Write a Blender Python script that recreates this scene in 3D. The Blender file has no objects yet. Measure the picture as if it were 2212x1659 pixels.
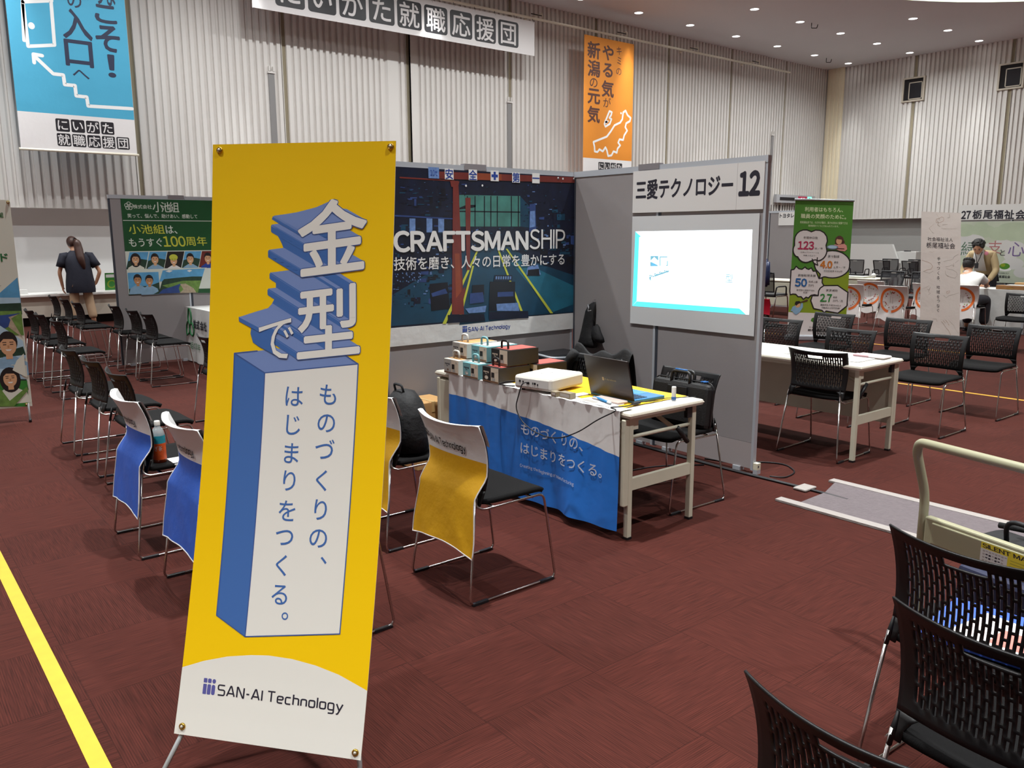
import bpy, bmesh, math, random
from math import sin, cos, pi, radians, sqrt, atan2, hypot
from mathutils import Vector as V, Matrix, geometry, noise

scene = bpy.context.scene
COL = scene.collection
random.seed(12)

# ------------------------------------------------------------------ camera
FPX, PITCH, ROLL, YAW, CAMH = 1772.43, 0.179760, 0.003464, 0.679031, 1.605
_fw = V((sin(YAW)*cos(PITCH), cos(YAW)*cos(PITCH), -sin(PITCH)))
_rt = V((cos(YAW), -sin(YAW), 0))
_dn = _fw.cross(_rt)
_r2 = cos(ROLL)*_rt + sin(ROLL)*_dn
_d2 = -sin(ROLL)*_rt + cos(ROLL)*_dn
CAM = V((0, 0, CAMH))
cd = bpy.data.cameras.new('camera')
cd.sensor_fit = 'HORIZONTAL'
cd.sensor_width = 36.0
cd.lens = FPX/2212*36.0
cd.clip_end = 200
co = bpy.data.objects.new('camera', cd)
COL.objects.link(co)
co.matrix_world = Matrix(((_r2.x, -_d2.x, -_fw.x, 0), (_r2.y, -_d2.y, -_fw.y, 0), (_r2.z, -_d2.z, -_fw.z, CAMH), (0, 0, 0, 1)))
scene.camera = co

# ------------------------------------------------------------------ world, exposure
scene.view_settings.view_transform = 'Standard'
scene.view_settings.look = 'None'
scene.view_settings.gamma = 1.0
scene.view_settings.use_curve_mapping = False
scene.view_settings.exposure = -2.0
wd = bpy.data.worlds.new('world')
scene.world = wd
wd.use_nodes = True
wd.node_tree.nodes['Background'].inputs[0].default_value = (0.9, 0.95, 1.0, 1)
wd.node_tree.nodes['Background'].inputs[1].default_value = 0.05
scene.cycles.use_denoising = True
scene.cycles.max_bounces = 6
scene.cycles.diffuse_bounces = 4
scene.cycles.glossy_bounces = 3
scene.cycles.sample_clamp_indirect = 6.0

# ------------------------------------------------------------------ ceiling lamps: the grid, its unseen rest, and spots added in the recess
ZC = 7.5
COVE_C, COVE_R = (18.1, 3.0), 9.0
LAMP_W = 150.0
LAMP_COL = (0.97, 1.0, 0.99)
def lamp(x, y, z, w, r=0.09, spread=1.95, colr=None, nm='downlight_lamp'):
    l = bpy.data.lights.new(nm, 'AREA')
    l.shape = 'DISK'
    l.size = 2*r
    l.energy = w
    l.color = colr or LAMP_COL
    l.spread = spread
    o = bpy.data.objects.new(nm, l)
    o.location = (x, y, z)
    COL.objects.link(o)
    return o
SEEN = []                                   # lamps the photo shows
for j, y in enumerate((16.2, 14.04, 11.88, 9.72, 7.56, 5.4, 3.24, 1.08, -1.08, -3.24, -5.4)):
    for i in range(-6, 15):
        x = 28.32 - 2.16*(14-i)
        if hypot(x-COVE_C[0], y-COVE_C[1]) < COVE_R+0.4:
            continue
        seen = (j == 0 and i >= 8) or (j == 1 and i >= 10) or (j == 2 and i >= 12)
        if seen:
            SEEN.append((x, y, j, i))
        elif (j > 2 and (i % 2 or j % 2)) or (j < 3 and (i+j) % 2 and not (j == 1 and i > 0)):
            continue
        nearw = j == 0 or i == 14                    # lamps close to a wall throw a narrower beam
        lamp(x, y, ZC-0.012, LAMP_W*(((.22 if i == 14 else .45) if nearw else 2.1) if (seen or j < 2) else 1.8 if j == 2 else 3.7 if j < 8 else 5.0), spread=(.7 if nearw else 2.75 if j in (1, 2) else 1.4))
# unseen spots added high in the round ceiling recess to light the hall
for k in range(10):
    a = k*2*pi/10+0.2
    lamp(COVE_C[0]+6.4*cos(a), COVE_C[1]+6.4*sin(a), ZC+0.55, LAMP_W*3.3, 0.14, 1.55)
# ------------------------------------------------------------------ helpers
def ray(px, py):
    return _r2*((px-1106)/FPX) + _d2*((py-829.5)/FPX) + _fw
def at_plane(px, py, p, n):
    d = ray(px, py)
    return CAM + d*((p-CAM).dot(n)/d.dot(n))
def atz(px, py, z=0.0):
    return at_plane(px, py, V((0, 0, z)), V((0, 0, 1)))
def atx(px, py, x):
    return at_plane(px, py, V((x, 0, 0)), V((1, 0, 0)))
def aty(px, py, y):
    return at_plane(px, py, V((0, y, 0)), V((0, 1, 0)))

def lin(c):
    return tuple(((v/255)/12.92 if v/255 <= 0.04045 else ((v/255+0.055)/1.055)**2.4) for v in c)
_mats = {}
def mat(name, rgb=(200, 200, 200), rough=0.6, metal=0.0, emit=0.0, bump=0.0, bscale=40.0, vary=0.0, vscale=6.0, spec=0.5, alpha=1.0, trans=0.0, sheen=0.0):
    if name in _mats:
        return _mats[name]
    m = bpy.data.materials.new(name)
    m.use_nodes = True
    nt = m.node_tree
    b = nt.nodes['Principled BSDF']
    c = lin(rgb)+(1,)
    b.inputs['Base Color'].default_value = c
    b.inputs['Roughness'].default_value = rough
    b.inputs['Metallic'].default_value = metal
    b.inputs['Specular IOR Level'].default_value = spec
    if emit:
        b.inputs['Emission Color'].default_value = c
        b.inputs['Emission Strength'].default_value = emit
    if trans:
        b.inputs['Transmission Weight'].default_value = trans
    if alpha < 1:
        b.inputs['Alpha'].default_value = alpha
    tc = None
    if bump or vary:
        tc = nt.nodes.new('ShaderNodeTexCoord')
    if vary:
        n = nt.nodes.new('ShaderNodeTexNoise')
        n.inputs['Scale'].default_value = vscale
        n.inputs['Detail'].default_value = 5
        nt.links.new(tc.outputs['Object'], n.inputs['Vector'])
        r = nt.nodes.new('ShaderNodeMapRange')
        r.inputs['From Min'].default_value = 0.25
        r.inputs['From Max'].default_value = 0.75
        r.inputs['To Min'].default_value = 1-vary
        r.inputs['To Max'].default_value = 1+vary
        nt.links.new(n.outputs['Fac'], r.inputs['Value'])
        x = nt.nodes.new('ShaderNodeVectorMath')
        x.operation = 'SCALE'
        x.inputs[0].default_value = c[:3]
        nt.links.new(r.outputs['Result'], x.inputs['Scale'])
        nt.links.new(x.outputs['Vector'], b.inputs['Base Color'])
    if bump:
        n2 = nt.nodes.new('ShaderNodeTexNoise')
        n2.inputs['Scale'].default_value = bscale
        n2.inputs['Detail'].default_value = 4
        nt.links.new(tc.outputs['Object'], n2.inputs['Vector'])
        bp = nt.nodes.new('ShaderNodeBump')
        bp.inputs['Strength'].default_value = bump
        bp.inputs['Distance'].default_value = 0.02
        nt.links.new(n2.outputs['Fac'], bp.inputs['Height'])
        nt.links.new(bp.outputs['Normal'], b.inputs['Normal'])
    _mats[name] = m
    return m

W = {}                                       # world matrices of what is built
def tag(o, label=None, cat=None, group=None, kind=None):
    if label: o['label'] = label
    if cat: o['category'] = cat
    if group: o['group'] = group
    if kind: o['kind'] = kind
    return o
def thing(name, loc, rz=0.0, label=None, cat=None, group=None):
    o = bpy.data.objects.new(name, None)
    COL.objects.link(o)
    o.empty_display_size = 0.1
    o.location = loc
    o.rotation_euler = (0, 0, rz)
    W[o] = Matrix.Translation(V(loc)) @ Matrix.Rotation(rz, 4, 'Z')
    return tag(o, label, cat, group)
def copy_tree(src, loc, rz, label=None, group=None, parent=None):
    c = src.copy()
    COL.objects.link(c)
    if parent is None:
        c.location = loc
        c.rotation_euler = (0, 0, rz)
        W[c] = Matrix.Translation(V(loc)) @ Matrix.Rotation(rz, 4, 'Z')
        if label: c['label'] = label
        if group: c['group'] = group
    else:
        c.parent = parent
    for ch in KIDS.get(src, []):
        k = copy_tree(ch, None, None, parent=c)
        KIDS.setdefault(c, []).append(k)
    return c
KIDS = {}

def fillet(pts, r, k=4, closed=False):
    pts = [V(p) for p in pts]
    out = []
    n = len(pts)
    for i, p in enumerate(pts):
        if not closed and i in (0, n-1):
            out.append(p); continue
        a, b = pts[i-1], pts[(i+1) % n]
        da, db = (a-p), (b-p)
        rr = r[i] if isinstance(r, (list, tuple)) else r
        d = min(rr, da.length*0.48, db.length*0.48)
        pa, pb = p+da.normalized()*d, p+db.normalized()*d
        for j in range(k+1):
            t = j/k
            out.append(pa*(1-t)**2+p*2*t*(1-t)+pb*t*t)
    return out

class MB:
    def __init__(s):
        s.v, s.f, s.m, s.sm, s.mats = [], [], [], [], []
    def mi(s, m):
        if m not in s.mats: s.mats.append(m)
        return s.mats.index(m)
    def add(s, vs, fs, m, smooth=False):
        o = len(s.v)
        s.v += [tuple(x) for x in vs]
        k = s.mi(m)
        for f in fs:
            s.f.append(tuple(i+o for i in f)); s.m.append(k); s.sm.append(smooth)
    def box(s, lo, hi, m, R=None, bev=0.0):
        c = (V(lo)+V(hi))/2
        h = (V(hi)-V(lo))/2
        if bev <= 0:
            vs = [V((x*h.x, y*h.y, z*h.z)) for x in (-1, 1) for y in (-1, 1) for z in (-1, 1)]
            fs = [(0, 1, 3, 2), (4, 6, 7, 5), (0, 4, 5, 1), (2, 3, 7, 6), (0, 2, 6, 4), (1, 5, 7, 3)]
        else:
            b = min(bev, h.x*0.95, h.y*0.95, h.z*0.95)
            bm = bmesh.new()
            bmesh.ops.create_cube(bm, size=2)
            for vv in bm.verts: vv.co = V((vv.co.x*h.x, vv.co.y*h.y, vv.co.z*h.z))
            bmesh.ops.bevel(bm, geom=bm.edges[:]+bm.verts[:], offset=b, segments=2, profile=0.5, affect='EDGES')
            bm.verts.index_update()
            vs = [vv.co.copy() for vv in bm.verts]
            fs = [[q.index for q in ff.verts] for ff in bm.faces]
            bm.free()
        if R is None: vs = [x+c for x in vs]
        else: vs = [R @ x + c for x in vs]
        s.add(vs, fs, m)
    def tube(s, pts, r, m, n=8, closed=False, caps=True, smooth=True):
        pts = [V(p) for p in pts]
        N = len(pts)
        rs = r if isinstance(r, (list, tuple)) else [r]*N
        vs, fs = [], []
        up = None
        for i, p in enumerate(pts):
            if closed: t = pts[(i+1) % N]-pts[i-1]
            else: t = pts[min(i+1, N-1)]-pts[max(i-1, 0)]
            if t.length < 1e-9: t = V((0, 0, 1))
            t.normalize()
            if up is None:
                up = V((0, 0, 1)) if abs(t.z) < 0.9 else V((1, 0, 0))
            up = (up-t*up.dot(t))
            if up.length < 1e-6: up = t.orthogonal()
            up.normalize()
            w = t.cross(up)
            for k in range(n):
                a = 2*pi*k/n
                vs.append(p+(up*cos(a)+w*sin(a))*rs[i])
        for i in range(N if closed else N-1):
            for k in range(n):
                a, b = i*n+k, i*n+(k+1) % n
                c, d = ((i+1) % N)*n+(k+1) % n, ((i+1) % N)*n+k
                fs.append((a, b, c, d))
        if caps and not closed:
            fs.append(tuple(range(n))[::-1]); fs.append(tuple((N-1)*n+k for k in range(n)))
        s.add(vs, fs, m, smooth)
    def cyl(s, a, b, r, m, n=12):
        s.tube([a, b], r, m, n)
    def lathe(s, prof, m, o=(0, 0, 0), n=20, ax=None):
        o = V(o)
        z = V(ax).normalized() if ax else V((0, 0, 1))
        x = z.orthogonal().normalized(); y = z.cross(x)
        vs = [o+z*h+(x*cos(2*pi*k/n)+y*sin(2*pi*k/n))*r for r, h in prof for k in range(n)]
        fs = [(i*n+k, i*n+(k+1) % n, (i+1)*n+(k+1) % n, (i+1)*n+k) for i in range(len(prof)-1) for k in range(n)]
        s.add(vs, fs, m, True)
    def ball(s, c, r, m, n=12, R=None):
        c = V(c)
        r = V(r) if isinstance(r, (tuple, list, V)) else V((r, r, r))
        vs, fs = [], []
        k = n//2
        for i in range(k+1):
            for j in range(n):
                a, b = pi*i/k, 2*pi*j/n
                q = V((sin(a)*cos(b)*r.x, sin(a)*sin(b)*r.y, cos(a)*r.z))
                vs.append(c+(R @ q if R else q))
        for i in range(k):
            for j in range(n):
                fs.append((i*n+j, (i+1)*n+j, (i+1)*n+(j+1) % n, i*n+(j+1) % n))
        s.add(vs, fs, m, True)
    def grid(s, fn, nu, nv, m, smooth=True, skip=None):
        vs = [fn(i/nu, j/nv) for j in range(nv+1) for i in range(nu+1)]
        fs = []
        for j in range(nv):
            for i in range(nu):
                if skip and skip(i, j): continue
                fs.append((j*(nu+1)+i, j*(nu+1)+i+1, (j+1)*(nu+1)+i+1, (j+1)*(nu+1)+i))
        s.add(vs, fs, m, smooth)
    def prism(s, poly, z0, z1, m, fr=None):
        """closed 2-D outline pushed from z0 to z1; fr maps (x,y,z) to the world"""
        fr = fr or (lambda x, y, z: V((x, y, z)))
        n = len(poly)
        vs = [fr(x, y, z0) for x, y in poly]+[fr(x, y, z1) for x, y in poly]
        tri = geometry.tessellate_polygon([[V((x, y, 0)) for x, y in poly]])
        fs = [tuple(t) for t in tri]+[tuple(i+n for i in t[::-1]) for t in tri]
        fs += [(i, (i+1) % n, (i+1) % n+n, i+n) for i in range(n)]
        s.add(vs, fs, m)
    def build(s, name, parent=None, label=None, cat=None, group=None, kind=None, local=False, solid=0.0, weld=False, origin=None, fixn=True):
        me = bpy.data.meshes.new(name)
        vs = s.v
        o = bpy.data.objects.new(name, me)
        COL.objects.link(o)
        if parent is not None:
            o.parent = parent
            KIDS.setdefault(parent, []).append(o)
            W[o] = W[parent].copy()
            if not local:
                inv = W[parent].inverted()
                vs = [tuple(inv @ V(q)) for q in vs]
        else:
            if origin is None:
                xs = [q[0] for q in vs]; ys = [q[1] for q in vs]; zs = [q[2] for q in vs]
                origin = ((min(xs)+max(xs))/2, (min(ys)+max(ys))/2, min(zs))
            o.location = origin
            W[o] = Matrix.Translation(V(origin))
            vs = [(q[0]-origin[0], q[1]-origin[1], q[2]-origin[2]) for q in vs]
        me.from_pydata(vs, [], s.f)
        for m in s.mats: me.materials.append(m)
        me.polygons.foreach_set('material_index', s.m)
        me.polygons.foreach_set('use_smooth', s.sm)
        if weld or fixn:
            bm = bmesh.new(); bm.from_mesh(me)
            if weld: bmesh.ops.remove_doubles(bm, verts=bm.verts[:], dist=1e-5)
            bmesh.ops.recalc_face_normals(bm, faces=bm.faces[:])
            bm.to_mesh(me); bm.free()
        if solid:
            md = o.modifiers.new('thick', 'SOLIDIFY'); md.thickness = solid; md.offset = 0
        me.update()
        return tag(o, label, cat, group, kind)

# ---- lettering: outlines of characters turned into flat geometry
_gl = {}
_tc = bpy.data.curves.new('lettering', 'FONT')
_to = bpy.data.objects.new('lettering', _tc)
def wide(ch):
    return chr(ord(ch)+0xFEE0) if 0x21 <= ord(ch) <= 0x7E and ch not in "-.,!/'" else ch
def glyph(s, wt=0.0, res=3):
    k = (s, wt, res)
    if k in _gl: return _gl[k]
    if wt > 0:                                # room for the heavier stroke; copies() lays it
        vs, fs, b = glyph(s, 0.0, res)
        _gl[k] = (vs, fs, (b[0]-wt, b[1]-wt, b[2]+wt, b[3]+wt))
        return _gl[k]
    if any('!' <= c <= '~' for c in s):       # Latin words set letter by letter with an even gap
        V_, F_, x = [], [], 0.0
        if len(s) > 1:
            for c in s:
                if c == ' ': x += .26; continue
                if c == 'I':                      # a plain upright
                    o = len(V_); V_ += [(x, 0), (x+.082, 0), (x+.082, .733), (x, .733)]; F_.append((o, o+1, o+2, o+3)); x += .16; continue
                vs, fs, b = glyph(c, 0.0, res)
                o = len(V_); V_ += [(u-b[0]+x, v) for u, v in vs]; F_ += [tuple(i+o for i in f) for f in fs]
                x += b[2]-b[0]+(.075 if '!' <= c <= '~' else .05)
            xs = [q[0] for q in V_]; ys = [q[1] for q in V_]
            _gl[k] = (V_, F_, (min(xs), min(ys), max(xs), max(ys)))
            return _gl[k]
    t_ = ''.join(wide(c) for c in s)
    if k not in _gl:
        if _to.name not in COL.objects: COL.objects.link(_to)
        _tc.body = t_; _tc.offset = 0; _tc.resolution_u = res; _tc.fill_mode = 'FRONT'
        dg = bpy.context.evaluated_depsgraph_get(); dg.update()
        me = bpy.data.meshes.new_from_object(_to.evaluated_get(dg))
        vs = [(q.co.x, q.co.y) for q in me.vertices]
        fs = [tuple(p.vertices) for p in me.polygons]
        bpy.data.meshes.remove(me)
        COL.objects.unlink(_to)
        xs = [q[0] for q in vs] or [0, 1]; ys = [q[1] for q in vs] or [0, 1]
        _gl[k] = (vs, fs, (min(xs), min(ys), max(xs), max(ys)))
    return _gl[k]

def copies(wt):
    """heavier strokes: the same outline laid several times round itself, each a hair higher"""
    if wt <= 0: return [(0.0, 0.0, 0)]
    n = 8 if wt > .012 else 4
    return [(wt*cos(q*2*pi/n), wt*sin(q*2*pi/n), q) for q in range(n)]+[(0.0, 0.0, n)]

class Plane:
    """a printed sheet: o = top left, u to the right, v down, n towards the reader; art is laid on it in layers"""
    def __init__(s, o, u, v, bend=None, eps=0.00040, cut=0.06):
        s.o, s.u, s.v = V(o), V(u).normalized(), V(v).normalized()
        s.n = s.v.cross(s.u)
        if s.n.dot(CAM-s.o) < 0: s.n = -s.n
        s.bend, s.eps, s.cut = bend, eps, cut
        s.view = (0, 0, 1)
        s.clip = None
        s.mb = MB()
    def uv(s, X, Y):
        px, py = s.view[0]+X/s.view[2], s.view[1]+Y/s.view[2]
        off = 0.0
        for _ in range(4 if s.bend else 1):
            p = at_plane(px, py, s.o+s.n*off, s.n)
            q = p-s.o
            a, b = q.dot(s.u), q.dot(s.v)
            if s.bend: off = s.bend(a, b)
        return a, b
    def w(s, a, b, l=0.0):
        k = s.bend(a, b) if s.bend else 0.0
        return s.o+s.u*a+s.v*b+s.n*(k+l*s.eps)
    def put(s, vs, fs, l, m):
        if s.clip: vs = [(min(max(x, 0.0), s.clip[0]), min(max(y, 0.0), s.clip[1])) for x, y in vs]
        if s.bend:
            bm = bmesh.new()
            bv = [bm.verts.new((x, y, 0)) for x, y in vs]
            for f in fs:
                try: bm.faces.new([bv[i] for i in f])
                except ValueError: pass
            lo, hi = min(y for _, y in vs), max(y for _, y in vs)
            c = math.floor(lo/s.cut)*s.cut
            while c < hi:
                if c > lo:
                    bmesh.ops.bisect_plane(bm, geom=bm.verts[:]+bm.edges[:]+bm.faces[:], dist=1e-6, plane_co=(0, c, 0), plane_no=(0, 1, 0))
                c += s.cut
            bm.verts.index_update()
            vs = [(q.co.x, q.co.y) for q in bm.verts]
            fs = [[q.index for q in f.verts] for f in bm.faces]
            bm.free()
        s.mb.add([s.w(x, y, l) for x, y in vs], fs, m)
    def poly(s, pts, l, m, px=True):
        if px: pts = [s.uv(*p) for p in pts]
        tri = geometry.tessellate_polygon([[V((x, y, 0)) for x, y in pts]])
        s.put(pts, tri, l, m)
    def rect(s, a0, b0, a1, b1, l, m):
        s.poly([(a0, b0), (a1, b0), (a1, b1), (a0, b1)], l, m, False)
    def rrect(s, a0, b0, a1, b1, r, l, m):
        pts = []
        for cx, cy, t in ((a1-r, b0+r, -pi/2), (a1-r, b1-r, 0), (a0+r, b1-r, pi/2), (a0+r, b0+r, pi)):
            pts += [(cx+r*cos(t+k*pi/8), cy+r*sin(t+k*pi/8)) for k in range(5)]
        s.poly(pts, l, m, False)
    def disc(s, c, rx, ry, l, m, px=True, n=20, rot=0.0):
        """centre in view pixels, radii in metres"""
        a, b = s.uv(*c) if px else c
        pts = [(rx*cos(2*pi*k/n), ry*sin(2*pi*k/n)) for k in range(n)]
        s.poly([(a+x*cos(rot)-y*sin(rot), b+x*sin(rot)+y*cos(rot)) for x, y in pts], l, m, False)
    def line(s, pts, wd, l, m, px=True, closed=False, round_=True):
        if px: pts = [s.uv(*p) for p in pts]
        if closed: pts = pts+[pts[0]]
        h = wd/2
        for (x0, y0), (x1, y1) in zip(pts, pts[1:]):
            d = hypot(x1-x0, y1-y0)
            if d < 1e-6: continue
            nx, ny = -(y1-y0)/d*h, (x1-x0)/d*h
            s.put([(x0+nx, y0+ny), (x1+nx, y1+ny), (x1-nx, y1-ny), (x0-nx, y0-ny)], [(0, 1, 2, 3)], l, m)
        if round_:
            for i, p in enumerate(pts):
                s.disc(p, h, h, l+0.05+0.01*(i % 3), m, False, 8)
    def txt(s, t, left, right, top, bottom, l, m, wt=0.0, px=True, shear=0.0, res=3, fit=None):
        """characters stretched to the box between the four given points"""
        if px:
            a0, a1 = s.uv(*left)[0], s.uv(*right)[0]
            b0, b1 = s.uv(*top)[1], s.uv(*bottom)[1]
        else: a0, a1, b0, b1 = left, right, top, bottom
        vs, fs, (x0, y0, x1, y1) = glyph(t, wt, res)
        if not fs: return
        W_, H_ = max(x1-x0, 1e-6), max(y1-y0, 1e-6)
        for dx, dy, k in copies(wt):
            out = []
            for x, y in vs:
                q = (y+dy-y0)/H_
                out.append((a0+(x+dx-x0)/W_*(a1-a0)+shear*q*(b1-b0), b1-q*(b1-b0)))
            s.put(out, fs, l+k*.09, m)
    def col(s, t, a, b0, b1, size, l, m, wt=0.0, sx=1.0):
        """vertical writing in plane metres: centre line a, from b0 down to b1, size of one character"""
        n = len(t)
        for i, ch in enumerate(t):
            if ch == ' ': continue
            cy = b0+(b1-b0)*(i+0.5)/n
            s.chr(ch, a, cy, size, l, m, wt, sx)
    def chr(s, ch, a, b, size, l, m, wt=0.0, sx=1.0, res=3, raw=False):
        vs, fs, bb = glyph(ch, wt, res)
        if ch in '、。' and not raw:
            cx, cy = 0.17, 0.06
            a, b = a+size*0.3*sx, b-size*0.28
        else:
            cx, cy = (bb[0]+bb[2])/2, (bb[1]+bb[3])/2
        for dx, dy, k in copies(wt):
            s.put([(a+(x+dx-cx)*size*sx, b-(y+dy-cy)*size) for x, y in vs], fs, l+k*.09, m)
    def row(s, t, a0, b, pitch, size, l, m, wt=0.0, sx=1.0):
        for i, ch in enumerate(t):
            if ch != ' ': s.chr(ch, a0+pitch*i, b, size, l, m, wt, sx)
    def extrude(s, t, P0, PX, PY, vec, l0, l1, mtop, mside, wt):
        """a character on the slanting frame P0 (lower left), PX (lower right), PY (upper left), drawn as a block pushed along vec"""
        vs, fs, (x0, y0, x1, y1) = glyph(t, wt, 3)
        def mp(x, y):
            p, q = (x-x0)/(x1-x0), (y-y0)/(y1-y0)
            return (P0[0]+(PX[0]-P0[0])*p+(PY[0]-P0[0])*q, P0[1]+(PX[1]-P0[1])*p+(PY[1]-P0[1])*q)
        pts = [mp(*q) for q in vs]
        key = {}
        rep = [key.setdefault((round(x, 5), round(y, 5)), i) for i, (x, y) in enumerate(pts)]
        cnt = {}
        for f in fs:
            for i in range(len(f)):
                a, b = rep[f[i]], rep[f[(i+1) % len(f)]]
                if a != b: cnt.setdefault((min(a, b), max(a, b)), []).append((a, b, f))
        K = 5
        sh = [(mp(x0+dx, y0+dy)[0]-mp(x0, y0)[0], mp(x0+dx, y0+dy)[1]-mp(x0, y0)[1]) for dx, dy, _ in copies(wt)]
        for (_, es) in cnt.items():
            if len(es) != 1: continue
            a, b, f = es[0]
            (ax, ay), (bx, by) = pts[a], pts[b]
            ex, ey = bx-ax, by-ay
            d = hypot(ex, ey)
            nx, ny = ey/d, -ex/d
            gx, gy = sum(pts[i][0] for i in f)/len(f), sum(pts[i][1] for i in f)/len(f)
            if nx*(gx-ax)+ny*(gy-ay) > 0: nx, ny = -nx, -ny     # outward
            m = mtop if ny < -0.55 else mside
            for k in range(K):
                t0, t1 = k/K, (k+1)/K
                q = [(ax+vec[0]*t0, ay+vec[1]*t0, t0), (bx+vec[0]*t0, by+vec[1]*t0, t0), (bx+vec[0]*t1, by+vec[1]*t1, t1), (ax+vec[0]*t1, ay+vec[1]*t1, t1)]
                for j_, (hx, hy) in enumerate(sh):
                    s.mb.add([s.w(x+hx, y+hy, l1+(l0-l1)*tt-.04*j_) for x, y, tt in q], [(0, 1, 2, 3)], m)
        return pts, fs
    def sheet(s, a1, b1, m, a0=0.0, b0=0.0, l=0.0, nu=6):
        if s.bend:
            ys = [b0]+[k*s.cut for k in range(1, 400) if b0 < k*s.cut < b1]+[b1]
            for y0, y1 in zip(ys, ys[1:]):
                s.mb.add([s.w(a0, y0, l), s.w(a1, y0, l), s.w(a1, y1, l), s.w(a0, y1, l)], [(0, 1, 2, 3)], m)
        else:
            s.rect(a0, b0, a1, b1, l, m)
    def back(s, a1, b1, m, t=0.004, a0=0.0, b0=0.0):
        """the sheet's own thickness behind the print"""
        ys = [b0, b1] if not s.bend else [b0]+[k*s.cut for k in range(1, 400) if b0 < k*s.cut < b1]+[b1]
        L = -t/s.eps
        vs = []
        for y in ys:
            vs += [s.w(a0, y, -0.01), s.w(a1, y, -0.01), s.w(a1, y, L), s.w(a0, y, L)]
        fs = []
        for i in range(len(ys)-1):
            p, q = 4*i, 4*i+4
            for k in (1, 2, 3): fs.append((p+k, p+(k+1) % 4, q+(k+1) % 4, q+k))
        fs += [(0, 1, 2, 3), tuple(4*(len(ys)-1)+k for k in (3, 2, 1, 0))]
        s.mb.add(vs, fs, m)

def skin(mb, P, E, rad, m, sub=2, root=0):
    """one continuous surface grown round a skeleton"""
    names = list(P)
    idx = {n: i for i, n in enumerate(names)}
    me = bpy.data.meshes.new('skeleton')
    me.from_pydata([tuple(P[n]) for n in names], [(idx[a], idx[b]) for a, b in E], [])
    o = bpy.data.objects.new('skeleton', me)
    COL.objects.link(o)
    md = o.modifiers.new('skin', 'SKIN')
    md.use_smooth_shade = True
    if not me.skin_vertices:
        bm = bmesh.new(); bm.from_mesh(me); bm.verts.layers.skin.verify(); bm.to_mesh(me); bm.free()
    sv = me.skin_vertices[0].data
    for n in names:
        r = rad[n]
        sv[idx[n]].radius = r if isinstance(r, tuple) else (r, r)
        sv[idx[n]].use_root = (idx[n] == root)
    ss = o.modifiers.new('sub', 'SUBSURF'); ss.levels = sub; ss.render_levels = sub
    dg = bpy.context.evaluated_depsgraph_get(); dg.update()
    ev = bpy.data.meshes.new_from_object(o.evaluated_get(dg))
    mb.add([tuple(q.co) for q in ev.vertices], [tuple(p.vertices) for p in ev.polygons], m, True)
    bpy.data.meshes.remove(ev)
    bpy.data.objects.remove(o)
    bpy.data.meshes.remove(me)
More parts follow.
